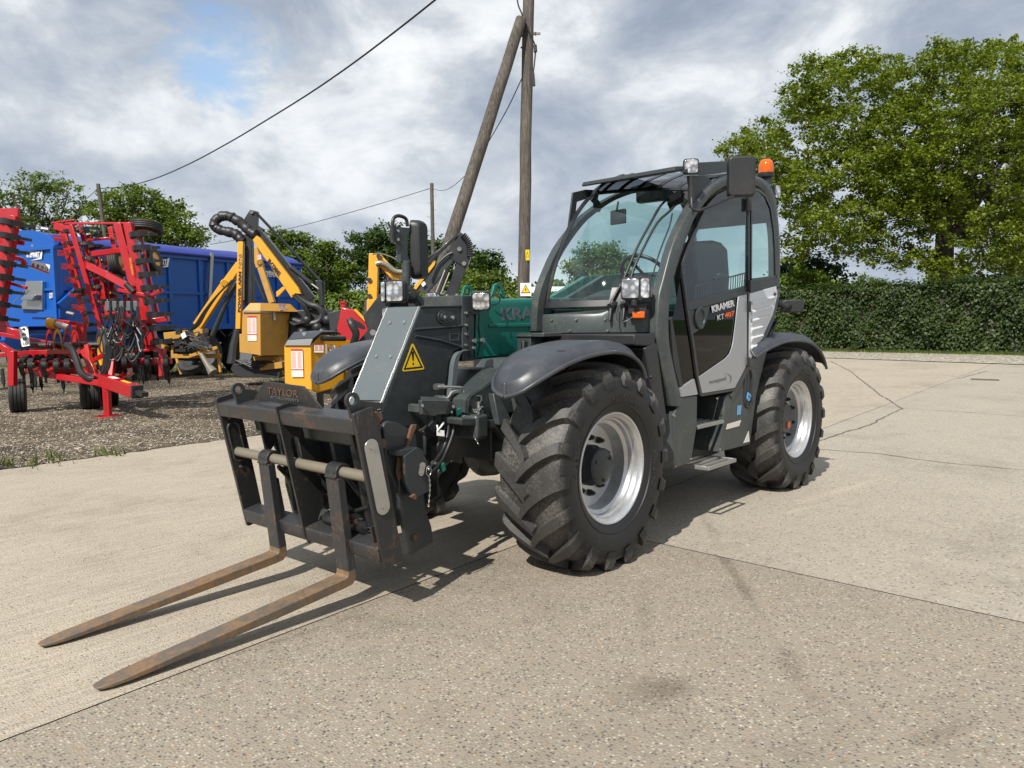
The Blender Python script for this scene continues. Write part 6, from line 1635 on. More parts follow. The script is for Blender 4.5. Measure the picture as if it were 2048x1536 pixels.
b = MB(); b.face([c + sd * x + up * y + nn * 0.008 for x, y in ((0.010, 0.055), (-0.025, -0.01), (-0.002, -0.008), (-0.014, -0.06), (0.026, 0.008), (0.004, 0.006))]); b.build('lightning_bolt', MT['printblack'], o, smooth=0)
o, c, sd, up, nn = pole_sign(1055, 510, 0.13, 0.26, -0.75, MT['warnyellow'], 'yellow_sign')
b = MB(); b.tube([c + up * 0.07 + nn * 0.004, c + sd * -0.045 + up * -0.05 + nn * 0.004, c + sd * 0.045 + up * -0.05 + nn * 0.004, c + up * 0.07 + nn * 0.004], 0.006, 4); b.build('triangle_border', MT['printblack'], o)
# cables: each hangs in the vertical plane between its two supports
def cable(name, label, A_, B_, path, r):
    a2, b2 = V(A_.x, A_.y, 0), V(B_.x, B_.y, 0); d = (b2 - a2); n = V(-d.y, d.x, 0).normalized(); pts = [plane_pt(x, y, A_, n) for x, y in path]
    b = MB(); b.tube(pts, r, 6, smooth=6); o = b.build(name, MT['cable']); tag(o, label, 'cable'); return o
cable('overhead_cable', 'thick black cable sagging across the left of the sky down to the short pole', pb_top, pl_top, [(960, -75), (870, 0), (780, 71), (700, 131), (620, 186), (540, 236), (460, 284), (380, 327), (310, 357), (250, 373), (200, 377)], 0.028)
cable('distant_cable', 'thin wire sloping down to the left from the stepped pole', pr_top, DP(420, 488, 58), [(863, 376), (785, 400), (700, 425), (620, 447), (540, 466), (470, 480), (420, 489)], 0.022)
cable('service_cable', 'black wire running from the stepped pole up behind the leaning pole', pr_top, DP(1047, 150, 19.3), [(866, 378), (885, 381), (905, 373), (935, 346), (962, 308), (985, 270), (1015, 217), (1047, 150)], 0.014)
cable('short_cable', 'short thin wire going down left from the top of the short pole', pl_top, DP(168, 400, 60), [(194, 378), (184, 388), (168, 402)], 0.02)
b = MB(); b.tube([DP(1033, -20, 19.1), DP(1036, 8, 19.1), (DP(1044, 28, 19.05)), DP(1056, 58, 19.1), DP(1069, 88, 19.15), DP(1071, 100, 19.15), DP(1069, 125, 19.15), DP(1066, 150, 19.15)], 0.02, 6, smooth=5)
b.tube([DP(1066, 146, 19.1), DP(1068, 172, 19.1)], 0.035, 8); b.tube([DP(1070, 90, 19.1), DP(1071, 104, 19.1)], 0.045, 8); o = b.build('down_lead', MT['cable']); tag(o, 'black cable lead clipped down the upper part of the tall pole', 'cable')
# far white polytunnel
P0 = DP(1010, 643, 130); b = MB(); rows = []
ax_ = V(RV.x, RV.y, 0).normalized(); dp = V(FW.x, FW.y, 0).normalized()
for k in range(11):
    a = math.pi * k / 10; rows.append([P0 + dp * (-4 * math.cos(a)) + V(0, 0, 3.6 + 3.6 * math.sin(a) - P0.z) + ax_ * (s_ * 16) for s_ in (0, 1)])
b.loft([r + [q - V(0, 0, 4.0) for q in reversed(r)] for r in rows]); o = b.build('polytunnel', MT['white']); tag(o, 'distant white polytunnel roof glimpsed between the pole and the cab', 'polytunnel')

# ================================================================ BLUE TRAILER
def plan(px, dep): q = DP(px, 643, dep); return V(q.x, q.y, 0)
c0, c1 = plan(122, 18.7), plan(606, 26.5)
sx_ = (c1 - c0).normalized(); Ls = (c1 - c0).length; sy_ = V(-sx_.y, sx_.x, 0)
if sy_.dot(V(FW.x, FW.y, 0)) < 0: sy_ = -sy_
TR = root('farm_trailer', c0 + sx_ * Ls / 2 + sy_ * 1.25); tag(TR, 'long bright blue high-sided grain trailer with rolled sheet behind the red cultivator', 'trailer')
def TP(x, y, z): return c0 + sx_ * x + sy_ * y + V(0, 0, z)
def tb(b, x0, x1, y0, y1, z0, z1): b.prism([TP(x0, y0, z0), TP(x1, y0, z0), TP(x1, y1, z0), TP(x0, y1, z0)], (0, 0, z1 - z0))
b = MB(); tb(b, 0.0, Ls, 0.06, 2.46, 1.50, 3.45); body = b.build('body', MT['blue'], TR, bevel=0.01)
b = MB()
nr = 8
for k in range(nr + 1):
    x = 0.06 + (Ls - 0.12) * k / nr; tb(b, x - 0.06, x + 0.06, 0.0, 0.08, 1.42, 3.42); tb(b, x - 0.06, x + 0.06, 2.44, 2.52, 1.42, 3.42)
b.split('side_rib', MT['blue'], body, bevel=0.006)
b = MB()
for y0, y1 in ((-0.02, 0.07), (2.45, 2.54)):
    tb(b, -0.02, Ls + 0.02, y0, y1, 3.36, 3.48); tb(b, 0, Ls, y0 + 0.03, y1, 2.36, 2.44); tb(b, 0, Ls, y0 - 0.03, y1, 1.36, 1.52)
tb(b, -0.08, 0.0, -0.02, 2.54, 3.34, 3.44); tb(b, -0.05, 0.0, 0.05, 2.4, 2.36, 2.42); tb(b, -0.04, 0.0, 0.05, 2.4, 1.50, 1.60)
tb(b, -0.10, 0.0, 0.0, 0.10, 1.5, 3.42); tb(b, -0.10, 0.0, 2.42, 2.52, 1.5, 3.42)
b.split('rail', MT['blue'], body, bevel=0.006)
b = MB(); arc = [TP(-0.05, 1.26 + 1.26 * math.cos(math.pi * k / 14), 3.42 + 0.44 * math.sin(math.pi * k / 14)) for k in range(15)]
b.prism(arc, sx_ * 0.06); b.prism([p_ + sx_ * (Ls - 0.06) for p_ in arc], sx_ * 0.06)
b.split('arched_end', MT['blue'], body)
b = MB(); rows = []
for k in range(15):
    a = math.pi * k / 14; rows.append([TP(0.03 + (Ls - 0.06) * j / 14, 1.26 + 1.24 * math.cos(a), 3.47 + (0.36 + 0.012 * math.sin(j * 2.6)) * math.sin(a)) for j in range(15)])
b.loft([r for r in rows], closed=False, caps=False); b.tube([TP(0.0, -0.03, 3.50), TP(Ls, -0.03, 3.50)], 0.055, 10); b.build('roll_sheet', MT['navy'], TR)
b = MB(); tb(b, -0.9, Ls - 0.5, 0.75, 0.9, 0.95, 1.30); tb(b, -0.9, Ls - 0.5, 1.6, 1.75, 0.95, 1.30)
for x in (0.5, 2.0, 3.5, 5.0, 6.5): tb(b, x, x + 0.1, 0.2, 2.3, 1.25, 1.42)
b.prism([TP(-0.9, 0.75, 1.0), TP(-0.9, 1.75, 1.0), TP(-2.4, 1.35, 0.8), TP(-2.4, 1.15, 0.8)], (0, 0, 0.2)); b.build('chassis', MT['blue'], TR, bevel=0.01)
def simple_wheel(name, c, axis, R_, w, tyre='rubber_plain', rim='white', parent=None, rimr=0.52, grooves=0):
    ax2 = Vector(axis).normalized(); wv = root('wheel', c); 
    if parent is not None: wv.parent = parent; wv.location = Vector(c) - wloc(parent)
    b = MB(); pr = [(R_ * rimr, -w * 0.46), (R_ * 0.80, -w * 0.5), (R_ * 0.94, -w * 0.46)]
    ng = grooves or 4
    for k in range(ng):
        y0 = -w * 0.42 + w * 0.84 * k / ng; y1 = -w * 0.42 + w * 0.84 * (k + 1) / ng; g_ = (y1 - y0) * 0.18
        pr += [(R_ * 0.955, y0), (R_, y0 + g_), (R_, y1 - g_), (R_ * 0.955, y1)]
    pr += [(R_ * 0.94, w * 0.46), (R_ * 0.80, w * 0.5), (R_ * rimr, w * 0.46)]
    b.lathe(pr, c, ax2, 36, closed_prof=True); b.build('tyre', MT[tyre], wv, smooth=40)
    b = MB(); b.lathe([(R_ * rimr * 1.02, w * 0.40), (R_ * rimr * 1.02, w * 0.46), (R_ * rimr * 0.93, w * 0.44), (R_ * rimr * 0.85, w * 0.18), (R_ * rimr * 0.35, w * 0.12), (R_ * rimr * 0.33, w * 0.28), (0.001, w * 0.28)], c, ax2, 30)
    b.lathe([(R_ * rimr * 1.02, -w * 0.40), (R_ * rimr * 1.02, -w * 0.46), (R_ * rimr * 0.93, -w * 0.44), (R_ * rimr * 0.85, -w * 0.1), (0.001, -w * 0.1)], c, ax2, 30)
    b.build('rim', MT[rim], wv); return wv
for x in (Ls * 0.52, Ls * 0.52 + 1.5):
    for y in (0.30, 2.2): simple_wheel('wheel', TP(x, y, 0.62), sy_ * (-1 if y < 1 else 1), 0.62, 0.50, parent=TR, grooves=6)
    b = MB(); b.cyl(TP(x, 0.3, 0.62), TP(x, 2.2, 0.62), 0.07, 12); b.beam(TP(x - 0.5, 0.82, 0.85), TP(x + 0.5, 0.82, 0.85), 0.08, 0.08); b.beam(TP(x - 0.5, 1.68, 0.85), TP(x + 0.5, 1.68, 0.85), 0.08, 0.08); b.build('axle', MT['plastic'], TR)
b = MB()
for x0 in (Ls * 0.52 - 0.75, Ls * 0.52 + 0.78): b.prism([TP(x0, -0.02, 1.15), TP(x0 + 0.2, -0.02, 1.36), TP(x0 + 1.2, -0.02, 1.36), TP(x0 + 1.4, -0.02, 1.15), TP(x0 + 1.38, -0.02, 1.12), TP(x0 + 1.18, -0.02, 1.32), TP(x0 + 0.22, -0.02, 1.32), TP(x0 + 0.02, -0.02, 1.12)], sy_ * 0.5)
b.split('mudguard', MT['plastic'], TR)
fN = -sx_
def front_pt(px, py, off=0.02): return plane_pt(px, py, TP(-off, 0, 0), sx_)
def side_pt(px, py, off=0.02): return plane_pt(px, py, TP(0, -off, 0), sy_)
lettering('STEWART', front_pt(54, 515, .03), front_pt(80, 515.5, .03), front_pt(54, 502, .03), MT['printwhite'], TR, 0.01, shear=0.0, bold=0.04)
lettering('GX16-20', front_pt(99, 597, .03), front_pt(114, 595, .03), front_pt(99, 586, .03), MT['printwhite'], TR, 0.01, bold=0.02)
lettering('STEWART', side_pt(296, 529, .03), side_pt(333, 531, .03), side_pt(296, 516, .03), MT['printwhite'], TR, 0.01, bold=0.04)
lettering('STEWART', side_pt(529, 553, .03), side_pt(563, 556, .03), side_pt(529, 541.5, .03), MT['printwhite'], TR, 0.01, bold=0.04)
for a, c, d_, fn in (((80, 517), (84, 503), (60, 519), front_pt), ((333, 533), (338, 517), (306, 534), side_pt)):
    b = MB(); P_ = [fn(a[0] + 2, a[1] - 16, .03), fn(c[0] + 1, c[1] - 1, .03), fn(a[0] + 3, a[1] + 1, .03), fn(d_[0], d_[1] + 2, .03), fn(a[0] - 1, a[1] - 1, .03)]; b.face(P_); b.build('logo_swoosh', MT['printwhite'], TR, smooth=0)
b = MB(); P_ = [front_pt(x, y, .10) for x, y in ((50, 562), (84, 562), (84, 620), (38, 618), (50, 590))]; b.prism(P_, sx_ * 0.10); b.prism([front_pt(x, y, .26) for x, y in ((48, 590), (71, 590), (64, 600), (40, 600))], sx_ * 0.16); b.build('access_hatch', MT['zinc'], TR, bevel=0.01)
b = MB(); b.tube([front_pt(27, 606, .15), front_pt(52, 578, .15)], 0.012, 6); b.prism([front_pt(x, y, .06) for x, y in ((62, 489), (67, 489), (67, 497), (62, 497))], sx_ * 0.04); b.build('hatch_handle', MT['zinc'], TR)
b = MB(); b.beam(side_pt(424, 506, .08), side_pt(418, 612, .08), 0.10, 0.05, sy_); b.build('ladder_rail', MT['zinc'], TR)
b = MB(); b.beam(side_pt(158, 577, .12), side_pt(120, 612, .12), 0.16, 0.10, sy_); b.prism([front_pt(x, y, .05) for x, y in ((84, 620), (120, 618), (120, 636), (60, 634))], sx_ * 0.2); b.build('corner_brace', MT['blue'], TR)

# ================================================================ HEDGE CUTTERS
def at(d0):
    return lambda px, py, dd=0.0: DP(px, py, d0 + dd)
vd = V(FW.x, FW.y, 0).normalized(); vr = V(RV.x, RV.y, 0).normalized()
def flat(b, P, th, mi=0): b.prism(P, vd * th, mi)
def label_plate(A, corners, parent, red=True, name='label'):
    """paper label with a printed head band and lines of print"""
    tl, tr, br, bl = [Vector(q) for q in corners]; n = (tr - tl).cross(bl - tl).normalized()
    if n.dot(vd) > 0: n = -n
    b = MB(); b.prism([q + n * 0.002 for q in (tl, tr, br, bl)], n * 0.002); o = b.build(name, MT['paper'], parent)
    b = MB(); f = lambda u, v: tl + (tr - tl) * u + (bl - tl) * v + (br - tr - bl + tl) * (u * v) + n * 0.006
    b.face([f(0, 0), f(1, 0), f(1, 0.07), f(0, 0.07)]); b.face([f(0, .72), f(1, .72), f(1, .76), f(0, .76)])
    rnd = random.Random(3)
    for k in range(16):
        v0 = 0.12 + k * 0.036; b.face([f(.06, v0), f(.06 + .38 * rnd.uniform(.6, 1), v0), f(.06 + .38, v0 + .010), f(.06, v0 + .010)]); b.face([f(.54, v0), f(.54 + .38 * rnd.uniform(.6, 1), v0), f(.9, v0 + .010), f(.54, v0 + .010)])
    b.build('label_print', MT['printred'], o, smooth=0); return o
# --- A: the tall one with mast and weathered box
A = at(19.0); g = A(540, 763); HA = root('hedge_cutter', (g.x, g.y, 0)); tag(HA, 'tall folded hedge cutter with weathered yellow tank box and black hose loop on top', 'hedge cutter')
b = MB(); flat(b, [A(475, 483, -.3), A(486, 483, -.3), A(480.5, 658, -.3), A(470.5, 658, -.3)], 0.12); mast = b.build('mast', MT['yellow'], HA, bevel=0.01)
lettering('POWER ARM', A(481.0, 624, -.31), A(482.5, 543, -.31), A(475.5, 624, -.31), MT['printblack'], mast, 0.004, bold=0.03)
lettering('7070', A(482.5, 538, -.31), A(483.5, 508, -.31), A(477, 538, -.31), MT['printgrey'], mast, 0.004, bold=0.0)
b = MB(); b.beam(A(497, 470), A(500, 612), 0.20, 0.20, vd); b.beam(A(490, 485, -.1), A(489, 605, -.1), 0.035, 0.035, vd); b.build('inner_mast', MT['blackpaint'], HA, bevel=0.01)
b = MB(); b.tube([A(488, 487, -.2), A(487, 600, -.2)], 0.022, 8); b.build('mast_cylinder', MT['zinc'], HA)
b = MB(); P = [A(505, 480, -.2), A(513, 471, -.2), A(519, 475, -.2), A(596, 575, -.2), A(602, 588, -.2), A(590, 587, -.2), A(583, 596, -.2)]
flat(b, P, 0.16); bma = b.build('main_arm', MT['yellow'], HA, bevel=0.01)
dv = (A(560, 552, -.21) - A(535, 519, -.21))
lettering('McCONNEL', A(534, 524, -.21), A(557.5, 555, -.21), A(539.5, 516, -.21), MT['printblack'], bma, 0.004, bold=0.03)
b = MB(); b.beam(A(516, 462, .1), A(625, 600, .1), 0.20, 0.20, vd); flat(b, [A(500, 419), A(515, 423), A(514, 450), A(527, 458), (A(520, 478)), A(498, 470), A(486, 441)], 0.14)
b.beam(A(641, 562), A(644, 612), 0.10, 0.14, vd); flat(b, [A(630, 560), A(648, 564), A(647, 640), A(636, 640), A(638, 600)], 0.12); b.build('black_arm', MT['blackpaint'], HA, bevel=0.01)
b = MB(); b.tube([A(511, 424), A(576, 493), A(641, 563)], 0.034, 8); b.build('tie_rod', MT['blackpaint'], HA)
b = MB(); b.tube([A(582, 535), A(622, 567)], 0.055, 12); b.build('ram', MT['blackpaint'], HA)
b = MB(); b.tube([A(622, 567), A(640, 580)], 0.028, 10)
for q in ((503, 424), (494, 450), (481, 465), (540, 545)): b.cyl(A(q[0], q[1], -.02), A(q[0], q[1], -.06), 0.045, 12)
b.split('arm_pin', MT['zinc'], HA)
b = MB(); rh = random.Random(2)
hp = spline([A(515, 470, -.1), A(500, 464, -.1), A(484, 448, -.1), A(464, 435, -.1), A(445, 432, -.1), A(431, 441, -.1), A(429, 452, -.1), A(440, 460, -.1), A(458, 464, -.1), A(474, 471, -.1), A(484, 482, -.1)], 6)
b.tube([p_ + V(rh.gauss(0, .006), rh.gauss(0, .006), rh.gauss(0, .006)) for p_ in hp], [0.12 * rh.uniform(.9, 1.1) for _ in hp], 12)
b.tube([A(590, 588, -.1), A(603, 600, -.1), A(620, 610, -.1), A(636, 615, -.1), A(645, 628, -.1), A(638, 642, -.1), A(620, 647, -.1), A(600, 644, -.1), A(582, 638, -.1)], 0.085, 10, smooth=5)
b.split('hose_sleeve', MT['plastic'], HA)
b = MB()
for k in range(5): b.tube([A(585 + k * 2, 590 + k, -.2), A(600 + k * 3, 606 + k * 2, -.25), A(612 + k * 2, 630 + k * 2, -.2), A(590 + k * 3, 650 - k, -.2), A(575 + k, 640 + k, -.2)], 0.018, 6, smooth=4)
b.split('hydraulic_hose', MT['hose'], HA)
b = MB(); flat(b, [A(552, 584, -.2), A(566, 573, -.2), A(571, 577, -.2), A(559, 590, -.2), (A(553, 594, -.2))], 0.10); b.build('arm_bracket', MT['yellow'], HA, bevel=0.008)
b = MB()
f0 = [A(485, 622, -.9), A(520.5, 622, -.9), A(522, 711, -.9), A(479, 705, -.9), A(478.5, 668, -.9), A(484.5, 668, -.9)]
b.prism(f0, vd * 0.02); bx = [A(485, 622, -.88), A(520.5, 622, -.88), A(582, 624, .1), A(552, 620, .6)]
b.loft([[A(485, 622, -.89), A(520.5, 622, -.89), A(580, 622, -.1), A(540, 622, .6)], [A(482, 704, -.89), A(522, 711, -.89), A(573, 711, -.1), A(535, 705, .6)]])
b.loft([[A(485, 622, -.91), A(520.5, 622, -.91), A(598, 624, -.1), A(545, 621, .6)], [A(500, 606, -.8), A(522, 606, -.8), A(581, 608, -.1), A(545, 607, .5)]])
box = b.build('tank_box', MT['yellow_dirty'], HA, bevel=0.01)
b = MB(); b.tube([A(486, 624, -.93), A(520, 624, -.93), A(578, 625, -.12)], 0.014, 6); b.obox(A(549, 632, -.55), vr, vd, V(0, 0, 1), 0.06, 0.05, 0.20); b.build('box_latch', MT['zinc'], box)
label_plate(A, [A(495, 632, -.91), A(513, 632, -.91), A(513.5, 682, -.91), A(495.5, 682, -.91)], box)
label_plate(A, [A(555, 609, -.55), A(572, 609, -.35), A(572, 621, -.35), A(557, 619, -.55)], box)
b = MB(); b.tube([A(477, 660), A(470, 690), A(466, 728)], [0.11, 0.13, 0.15], 10); flat(b, [A(461, 738, -.4), A(468, 750, -.4), A(478, 754, -.4), A(558, 756, -.4), (A(562, 735, -.4)), A(555, 728, -.4), A(466, 728, -.4)], 1.0)
for k in range(6): b.tube([A(470 + k * 6, 720, -.5), A(490 + k * 6, 728 + k % 3 * 3, -.55), A(515 + k * 5, 722, -.5), A(535 + k * 4, 732, -.4)], 0.022, 6, smooth=4)
b.build('flail_head', MT['plastic'], HA, bevel=0.02)
b = MB(); flat(b, [A(506, 713, -.3), A(560, 712, -.3), A(562, 722, -.3), A(508, 722, -.3)], 0.6); b.beam(A(520, 735, -.45), A(565, 730, -.45), 0.15, 0.08, vd); b.beam(A(548, 712, -.3), (A(566, 750, -.2)), 0.08, 0.08, vd); b.build('head_frame', MT['yellow_dirty'], HA, bevel=0.01)
b = MB(); flat(b, [A(570, 620), A(655, 618), A(672, 665), A(600, 690), A(570, 690)], 0.6)
for q in ((615, 640), (635, 655), (655, 640), (645, 665), (605, 665), (625, 680)): b.ball(A(q[0], q[1], -.1), 0.14, 6)
b.build('gearbox', MT['plastic'], HA, bevel=0.03)
# --- B: the one behind it, arm slanting down to the left
B = at(21.3); g = B(400, 750); HB = root('hedge_cutter', (g.x, g.y, 0)); tag(HB, 'yellow hedge cutter with bent arm slanting down left and loose drive shaft', 'hedge cutter')
b = MB(); b.beam(B(396, 652), B(449, 572), 0.26, 0.20, vd, 0.22, 0.2); b.beam(B(446, 578), B(480, 528), 0.24, 0.22, vd, 0.18, 0.2); b.cyl(B(448, 566, -.15), B(448, 566, .15), 0.10, 12); arm = b.build('arm', MT['yellow'], HB, bevel=0.012)
b = MB(); b.beam(B(509, 497), B(521, 535), 0.20, 0.18, vd); b.beam(B(515, 515), B(545, 606), 0.16, 0.16, vd); b.cyl(B(519, 524, -.14), B(519, 524, .14), 0.08, 12); b.build('second_arm', MT['yellow_dirty'], HB, bevel=0.01)
label_plate(B, [B(513, 509, -.12), B(521, 508, -.12), B(523, 518, -.12), B(515, 519, -.12)], HB)
b = MB(); b.tube([B(472, 566), B(450, 610), B(424, 672)], 0.07, 10); b.tube([B(506, 545), B(530, 600)], 0.05, 8); b.build('ram', MT['grey_dark'], HB)
b = MB(); b.tube([B(472, 568), B(478, 556)], 0.03, 8); b.build('ram_rod', MT['zinc'], HB)
b = MB()
for k in range(5): b.tube([B(468 - k, 560, -.2), B(440 - k * 2, 585 + k * 2, -.25), B(415 - k * 2, 620 + k, -.25), B(398 - k * 2, 650, -.25), B(375 - k * 4, 668 + k * 3, -.2), B(372 + k * 4, 690, -.2), B(400 + k * 2, 690 - k * 2, -.2)], 0.022, 6, smooth=4)
b.split('hydraulic_hose', MT['hose'], HB)
b = MB(); b.beam(B(335, 676), B(412, 668), 0.45, 0.30, V(0, 0, 1)); b.beam(B(343, 712), B(442, 712), 0.10, 0.12, V(0, 0, 1)); b.beam(B(395, 655), B(402, 712), 0.2, 0.16, vd); b.beam(B(300, 676), B(330, 700), 0.25, 0.3, vd)
for a, c in (((352, 712), (363, 749)), ((435, 700), (441, 745)), ((470, 700), (474, 735)), ((345, 690), (345, 715))): b.beam(B(*a), B(*c), 0.07, 0.07, vd)
b.beam(B(374, 714, -.3), B(435, 695, -.3), 0.09, 0.09, vd); b.build('base_frame', MT['yellow_dirty'], HB, bevel=0.012)
b = MB(); rq_ = random.Random(8)
for k in range(26):
    c = B(rq_.uniform(352, 412), rq_.uniform(660, 702), rq_.uniform(-.5, .1)); b.obox(c, vr, vd, V(0, 0, 1), rq_.uniform(.06, .22), rq_.uniform(.06, .2), rq_.uniform(.05, .18))
for k in range(10): b.tube([B(rq_.uniform(350, 420), rq_.uniform(660, 700), -.45) for _ in range(4)], 0.018, 6, smooth=4)
b.build('pump_unit', MT['plastic'], HB, bevel=0.01)
b = MB(); b.prism([B(361, 668, -.6), B(369, 664, -.6), B(373, 673, -.6), B(365, 678, -.6)], vd * 0.02); b.build('paper_tag', MT['printwhite'], HB)
b = MB(); b.tube([B(402, 708, -.4), B(420, 738, -.6)], [0.06, 0.085], 12); b.tube([B(419, 735, -.6), B(427, 746, -.65)], [0.10, 0.14], 14); b.build('drive_shaft', MT['shaft'], HB)
simple_wheel('wheel', B(383, 727, .1), vd * -1 + V(0, 0, 1.2), 0.36, 0.24, parent=HB, rim='grey')
# --- C: the new one with the black-lidded box, its boom rises right of the telehandler head
C = at(12.8); g = C(640, 800); HC = root('hedge_cutter', (g.x, g.y, 0)); tag(HC, 'clean yellow hedge cutter with black tank lid and black folded boom behind the fork frame', 'hedge cutter')
b = MB(); b.loft([[C(568, 691, -.3), C(621, 691, -.3), C(641, 668, -.1), C(702, 682, .3), C(640, 672, .5)], [C(569, 767, -.3), C(624, 781, -.3), C(634, 785, -.15), C(700, 770, .3), C(640, 765, .5)]])
bxc = b.build('tank_box', MT['yellow'], HC, bevel=0.012)
b = MB(); b.loft([[C(567, 692, -.33), C(621, 692, -.33), C(642, 670, -.12), C(686, 669, .25), C(620, 668, .4)], [C(575, 679, -.3), C(627, 676, -.3), C(644, 663, -.1), C(674, 662, .2), C(630, 662, .35)], [C(587, 664, .1), C(630, 663, .05), C(645, 661, .05), C(670, 661.5, .2), C(630, 661, .3)]])
b.build('tank_lid', MT['blackpaint'], bxc, bevel=0.01)
label_plate(C, [C(582, 698, -.32), C(605, 698, -.32), C(607, 754, -.32), C(583.5, 754, -.32)], bxc)
label_plate(C, [C(628, 689, -.26), C(647, 689, -.18), C(647, 705, -.18), C(628, 705, -.26)], bxc); label_plate(C, [C(659, 689, -.1), C(670, 689, -.05), C(670, 702, -.05), C(659, 701, -.1)], bxc)
b = MB(); b.tube([C(643, 677, -.2), C(690, 677, .1)], 0.045, 12); b.tube([C(646, 676, -.22), C(652, 676, -.2)], 0.052, 12); b.build('cylinder', MT['blackpaint'], bxc)
b = MB(); b.obox(C(653, 698, -.22), vr, vd, V(0, 0, 1), 0.03, 0.03, 0.16); b.prism(round_poly([C(603, 665.5, -.12), C(613, 665.5, -.12), C(608, 674, -.2)], 0.02), V(0, 0, 0.004)); b.build('box_latch', MT['zinc'], bxc)
b = MB()
flat(b, [C(726, 632), C(765, 580), C(800, 575), C(860, 600), C(862, 640), C(780, 700), C(700, 700), C(735, 660)], 0.7)
flat(b, [C(700, 690), C(780, 690), C(780, 775), C(690, 775)], 0.5)
b.build('base_frame', MT['blackpaint'], HC, bevel=0.02)
b = MB()
flat(b, [C(893, 502), C(908, 498), (C(915, 512)), C(853, 588), C(828, 580)], 0.16)
b1 = b.build('lower_boom', MT['grey_dark'], HC, bevel=0.008)
b = MB(); flat(b, [C(827, 576, -.03), C(849, 545, -.03), C(866, 525, -.03), C(871, 521, -.03), C(869, 530, -.03), C(832, 579, -.03)], 0.10); b.build('boom_flash', MT['yellow'], b1)
b = MB(); b.beam(C(846, 536), C(914, 470), 0.05, 0.10, vd); b.tube([C(852, 520, -.02), C(880, 500, -.02), C(900, 483, -.02)], 0.025, 8)
knu = [C(915, 469, -.02), C(921, 464, -.02), C(926, 468, -.02), C(930, 477, -.02), C(938, 486, -.02), C(941.5, 500, -.02), C(940, 518, -.02), C(935, 531, -.02), C(922, 530, -.02), C(905, 520, -.02), C(893, 503, -.02), C(905, 492, -.02)]
flat(b, knu, 0.22); flat(b, [C(913, 527), C(936, 525), C(904, 612), C(882, 612)], 0.18); b.build('upper_boom', MT['blackpaint'], HC, bevel=0.008)
b = MB()
for q in ((918.5, 498), (928, 527)): b.cyl(C(q[0], q[1], -.02), C(q[0], q[1], -.07), 0.036, 14)
b.cyl(C(746, 665, -.1), C(746, 665, -.16), 0.05, 14)
b.tube([C(899, 545, -.06), C(877, 600, -.06)], 0.012, 8); b.tube([C(890, 540, -.06), C(868, 595, -.06)], 0.012, 8); b.split('boom_pin', MT['zinc'], HC)
b = MB(); kk = spline([C(926, 470, -.05), C(936, 482, -.05), C(940, 497, -.05), C(939, 515, -.05)], 8)
for k, p_ in enumerate(kk[:-1]):
    if k % 2 == 0: b.cyl(p_, p_.lerp(kk[k + 1], 0.9), 0.055, 10)
b.split('guard_ring', MT['plastic'], HC); b = MB()
b.tube([C(700, 640, -.2), C(704, 650, -.25), C(712, 668, -.2), C(706, 690, -.1)], 0.06, 10, smooth=4)
b.tube([C(862, 560, -.05), C(875, 530, -.05), C(892, 512, -.05), C(905, 505, -.05)], 0.018, 8, smooth=4)
b.split('hose', MT['plastic'], HC)
b = MB(); b.prism([C(842, 568, -.05), C(848, 562, -.05), C(852, 568, -.05), C(846, 574, -.05)], vd * 0.01); b.build('label', MT['paper'], HC)
b = MB(); b.beam(C(712, 700), C(705, 790), 0.10, 0.10, vd); b.beam(C(770, 700), C(775, 790), 0.10, 0.10, vd); b.beam(C(640, 780, .2), C(780, 780, .2), 0.12, 0.12, V(0, 0, 1)); g2 = C(700, 790)
b.beam(V(C(705, 780).x, C(705, 780).y, 0.0), C(705, 780), 0.12, 0.12, vd); b.beam(V(C(640, 780, .2).x, C(640, 780, .2).y, 0.0), C(640, 780, .2), 0.10, 0.10, vd); b.build('stand', MT['blackpaint'], HC)
# --- red oil tank machine and the upright yellow boom further back
R_ = at(15.5); g = R_(710, 740); HR = root('red_mower', (g.x, g.y, 0)); tag(HR, 'red wedge-shaped machine with a filler cap peeping over the black tank lid', 'mower')
b = MB(); b.loft([[R_(683, 614), R_(709, 620), R_(742, 657), R_(742, 690), R_(684, 690), R_(672, 656)], [R_(683, 614, .6), R_(709, 620, .6), R_(742, 657, .6), R_(742, 690, .6), R_(684, 690, .6), R_(672, 656, .6)]]); rt = b.build('red_body', MT['red'], HR, bevel=0.02)
b = MB(); b.cyl(R_(687, 615, .2), R_(687, 607, .2), 0.055, 14); b.cyl(R_(687, 607, .2), R_(687, 603, .2), 0.07, 14); b.build('filler_cap', MT['red'], rt)
b = MB(); cc = R_(715, 648, -.02); b.prism([cc + vr * (0.15 * math.cos(t_)) + (V(0, 0, 1) * 0.06 - vr * 0.0) * math.sin(t_) + V(0, 0, -0.5) * (0.15 * math.cos(t_)) for t_ in np.linspace(0, 2 * math.pi, 25)[:-1]], vd * 0.01); b.build('oval_badge', MT['printblack'], rt)
b = MB(); b.beam(R_(710, 619, -.02), R_(745, 655, -.02), 0.05, 0.06, vd); b.build('yellow_edge', MT['yellow'], rt)
b = MB(); flat(b, [R_(655, 625), R_(682, 618), R_(676, 660), R_(660, 665)], 0.5); flat(b, [R_(672, 685), R_(745, 685), R_(745, 738), R_(672, 738)], 0.5); b.build('skid_frame', MT['plastic'], HR, bevel=0.02)
Y_ = at(17.5); g = Y_(748, 750); HY = root('hedge_cutter', (g.x, g.y, 0)); tag(HY, 'upright pale yellow boom with a camouflage hose sleeve left of the dark mirror post', 'hedge cutter')
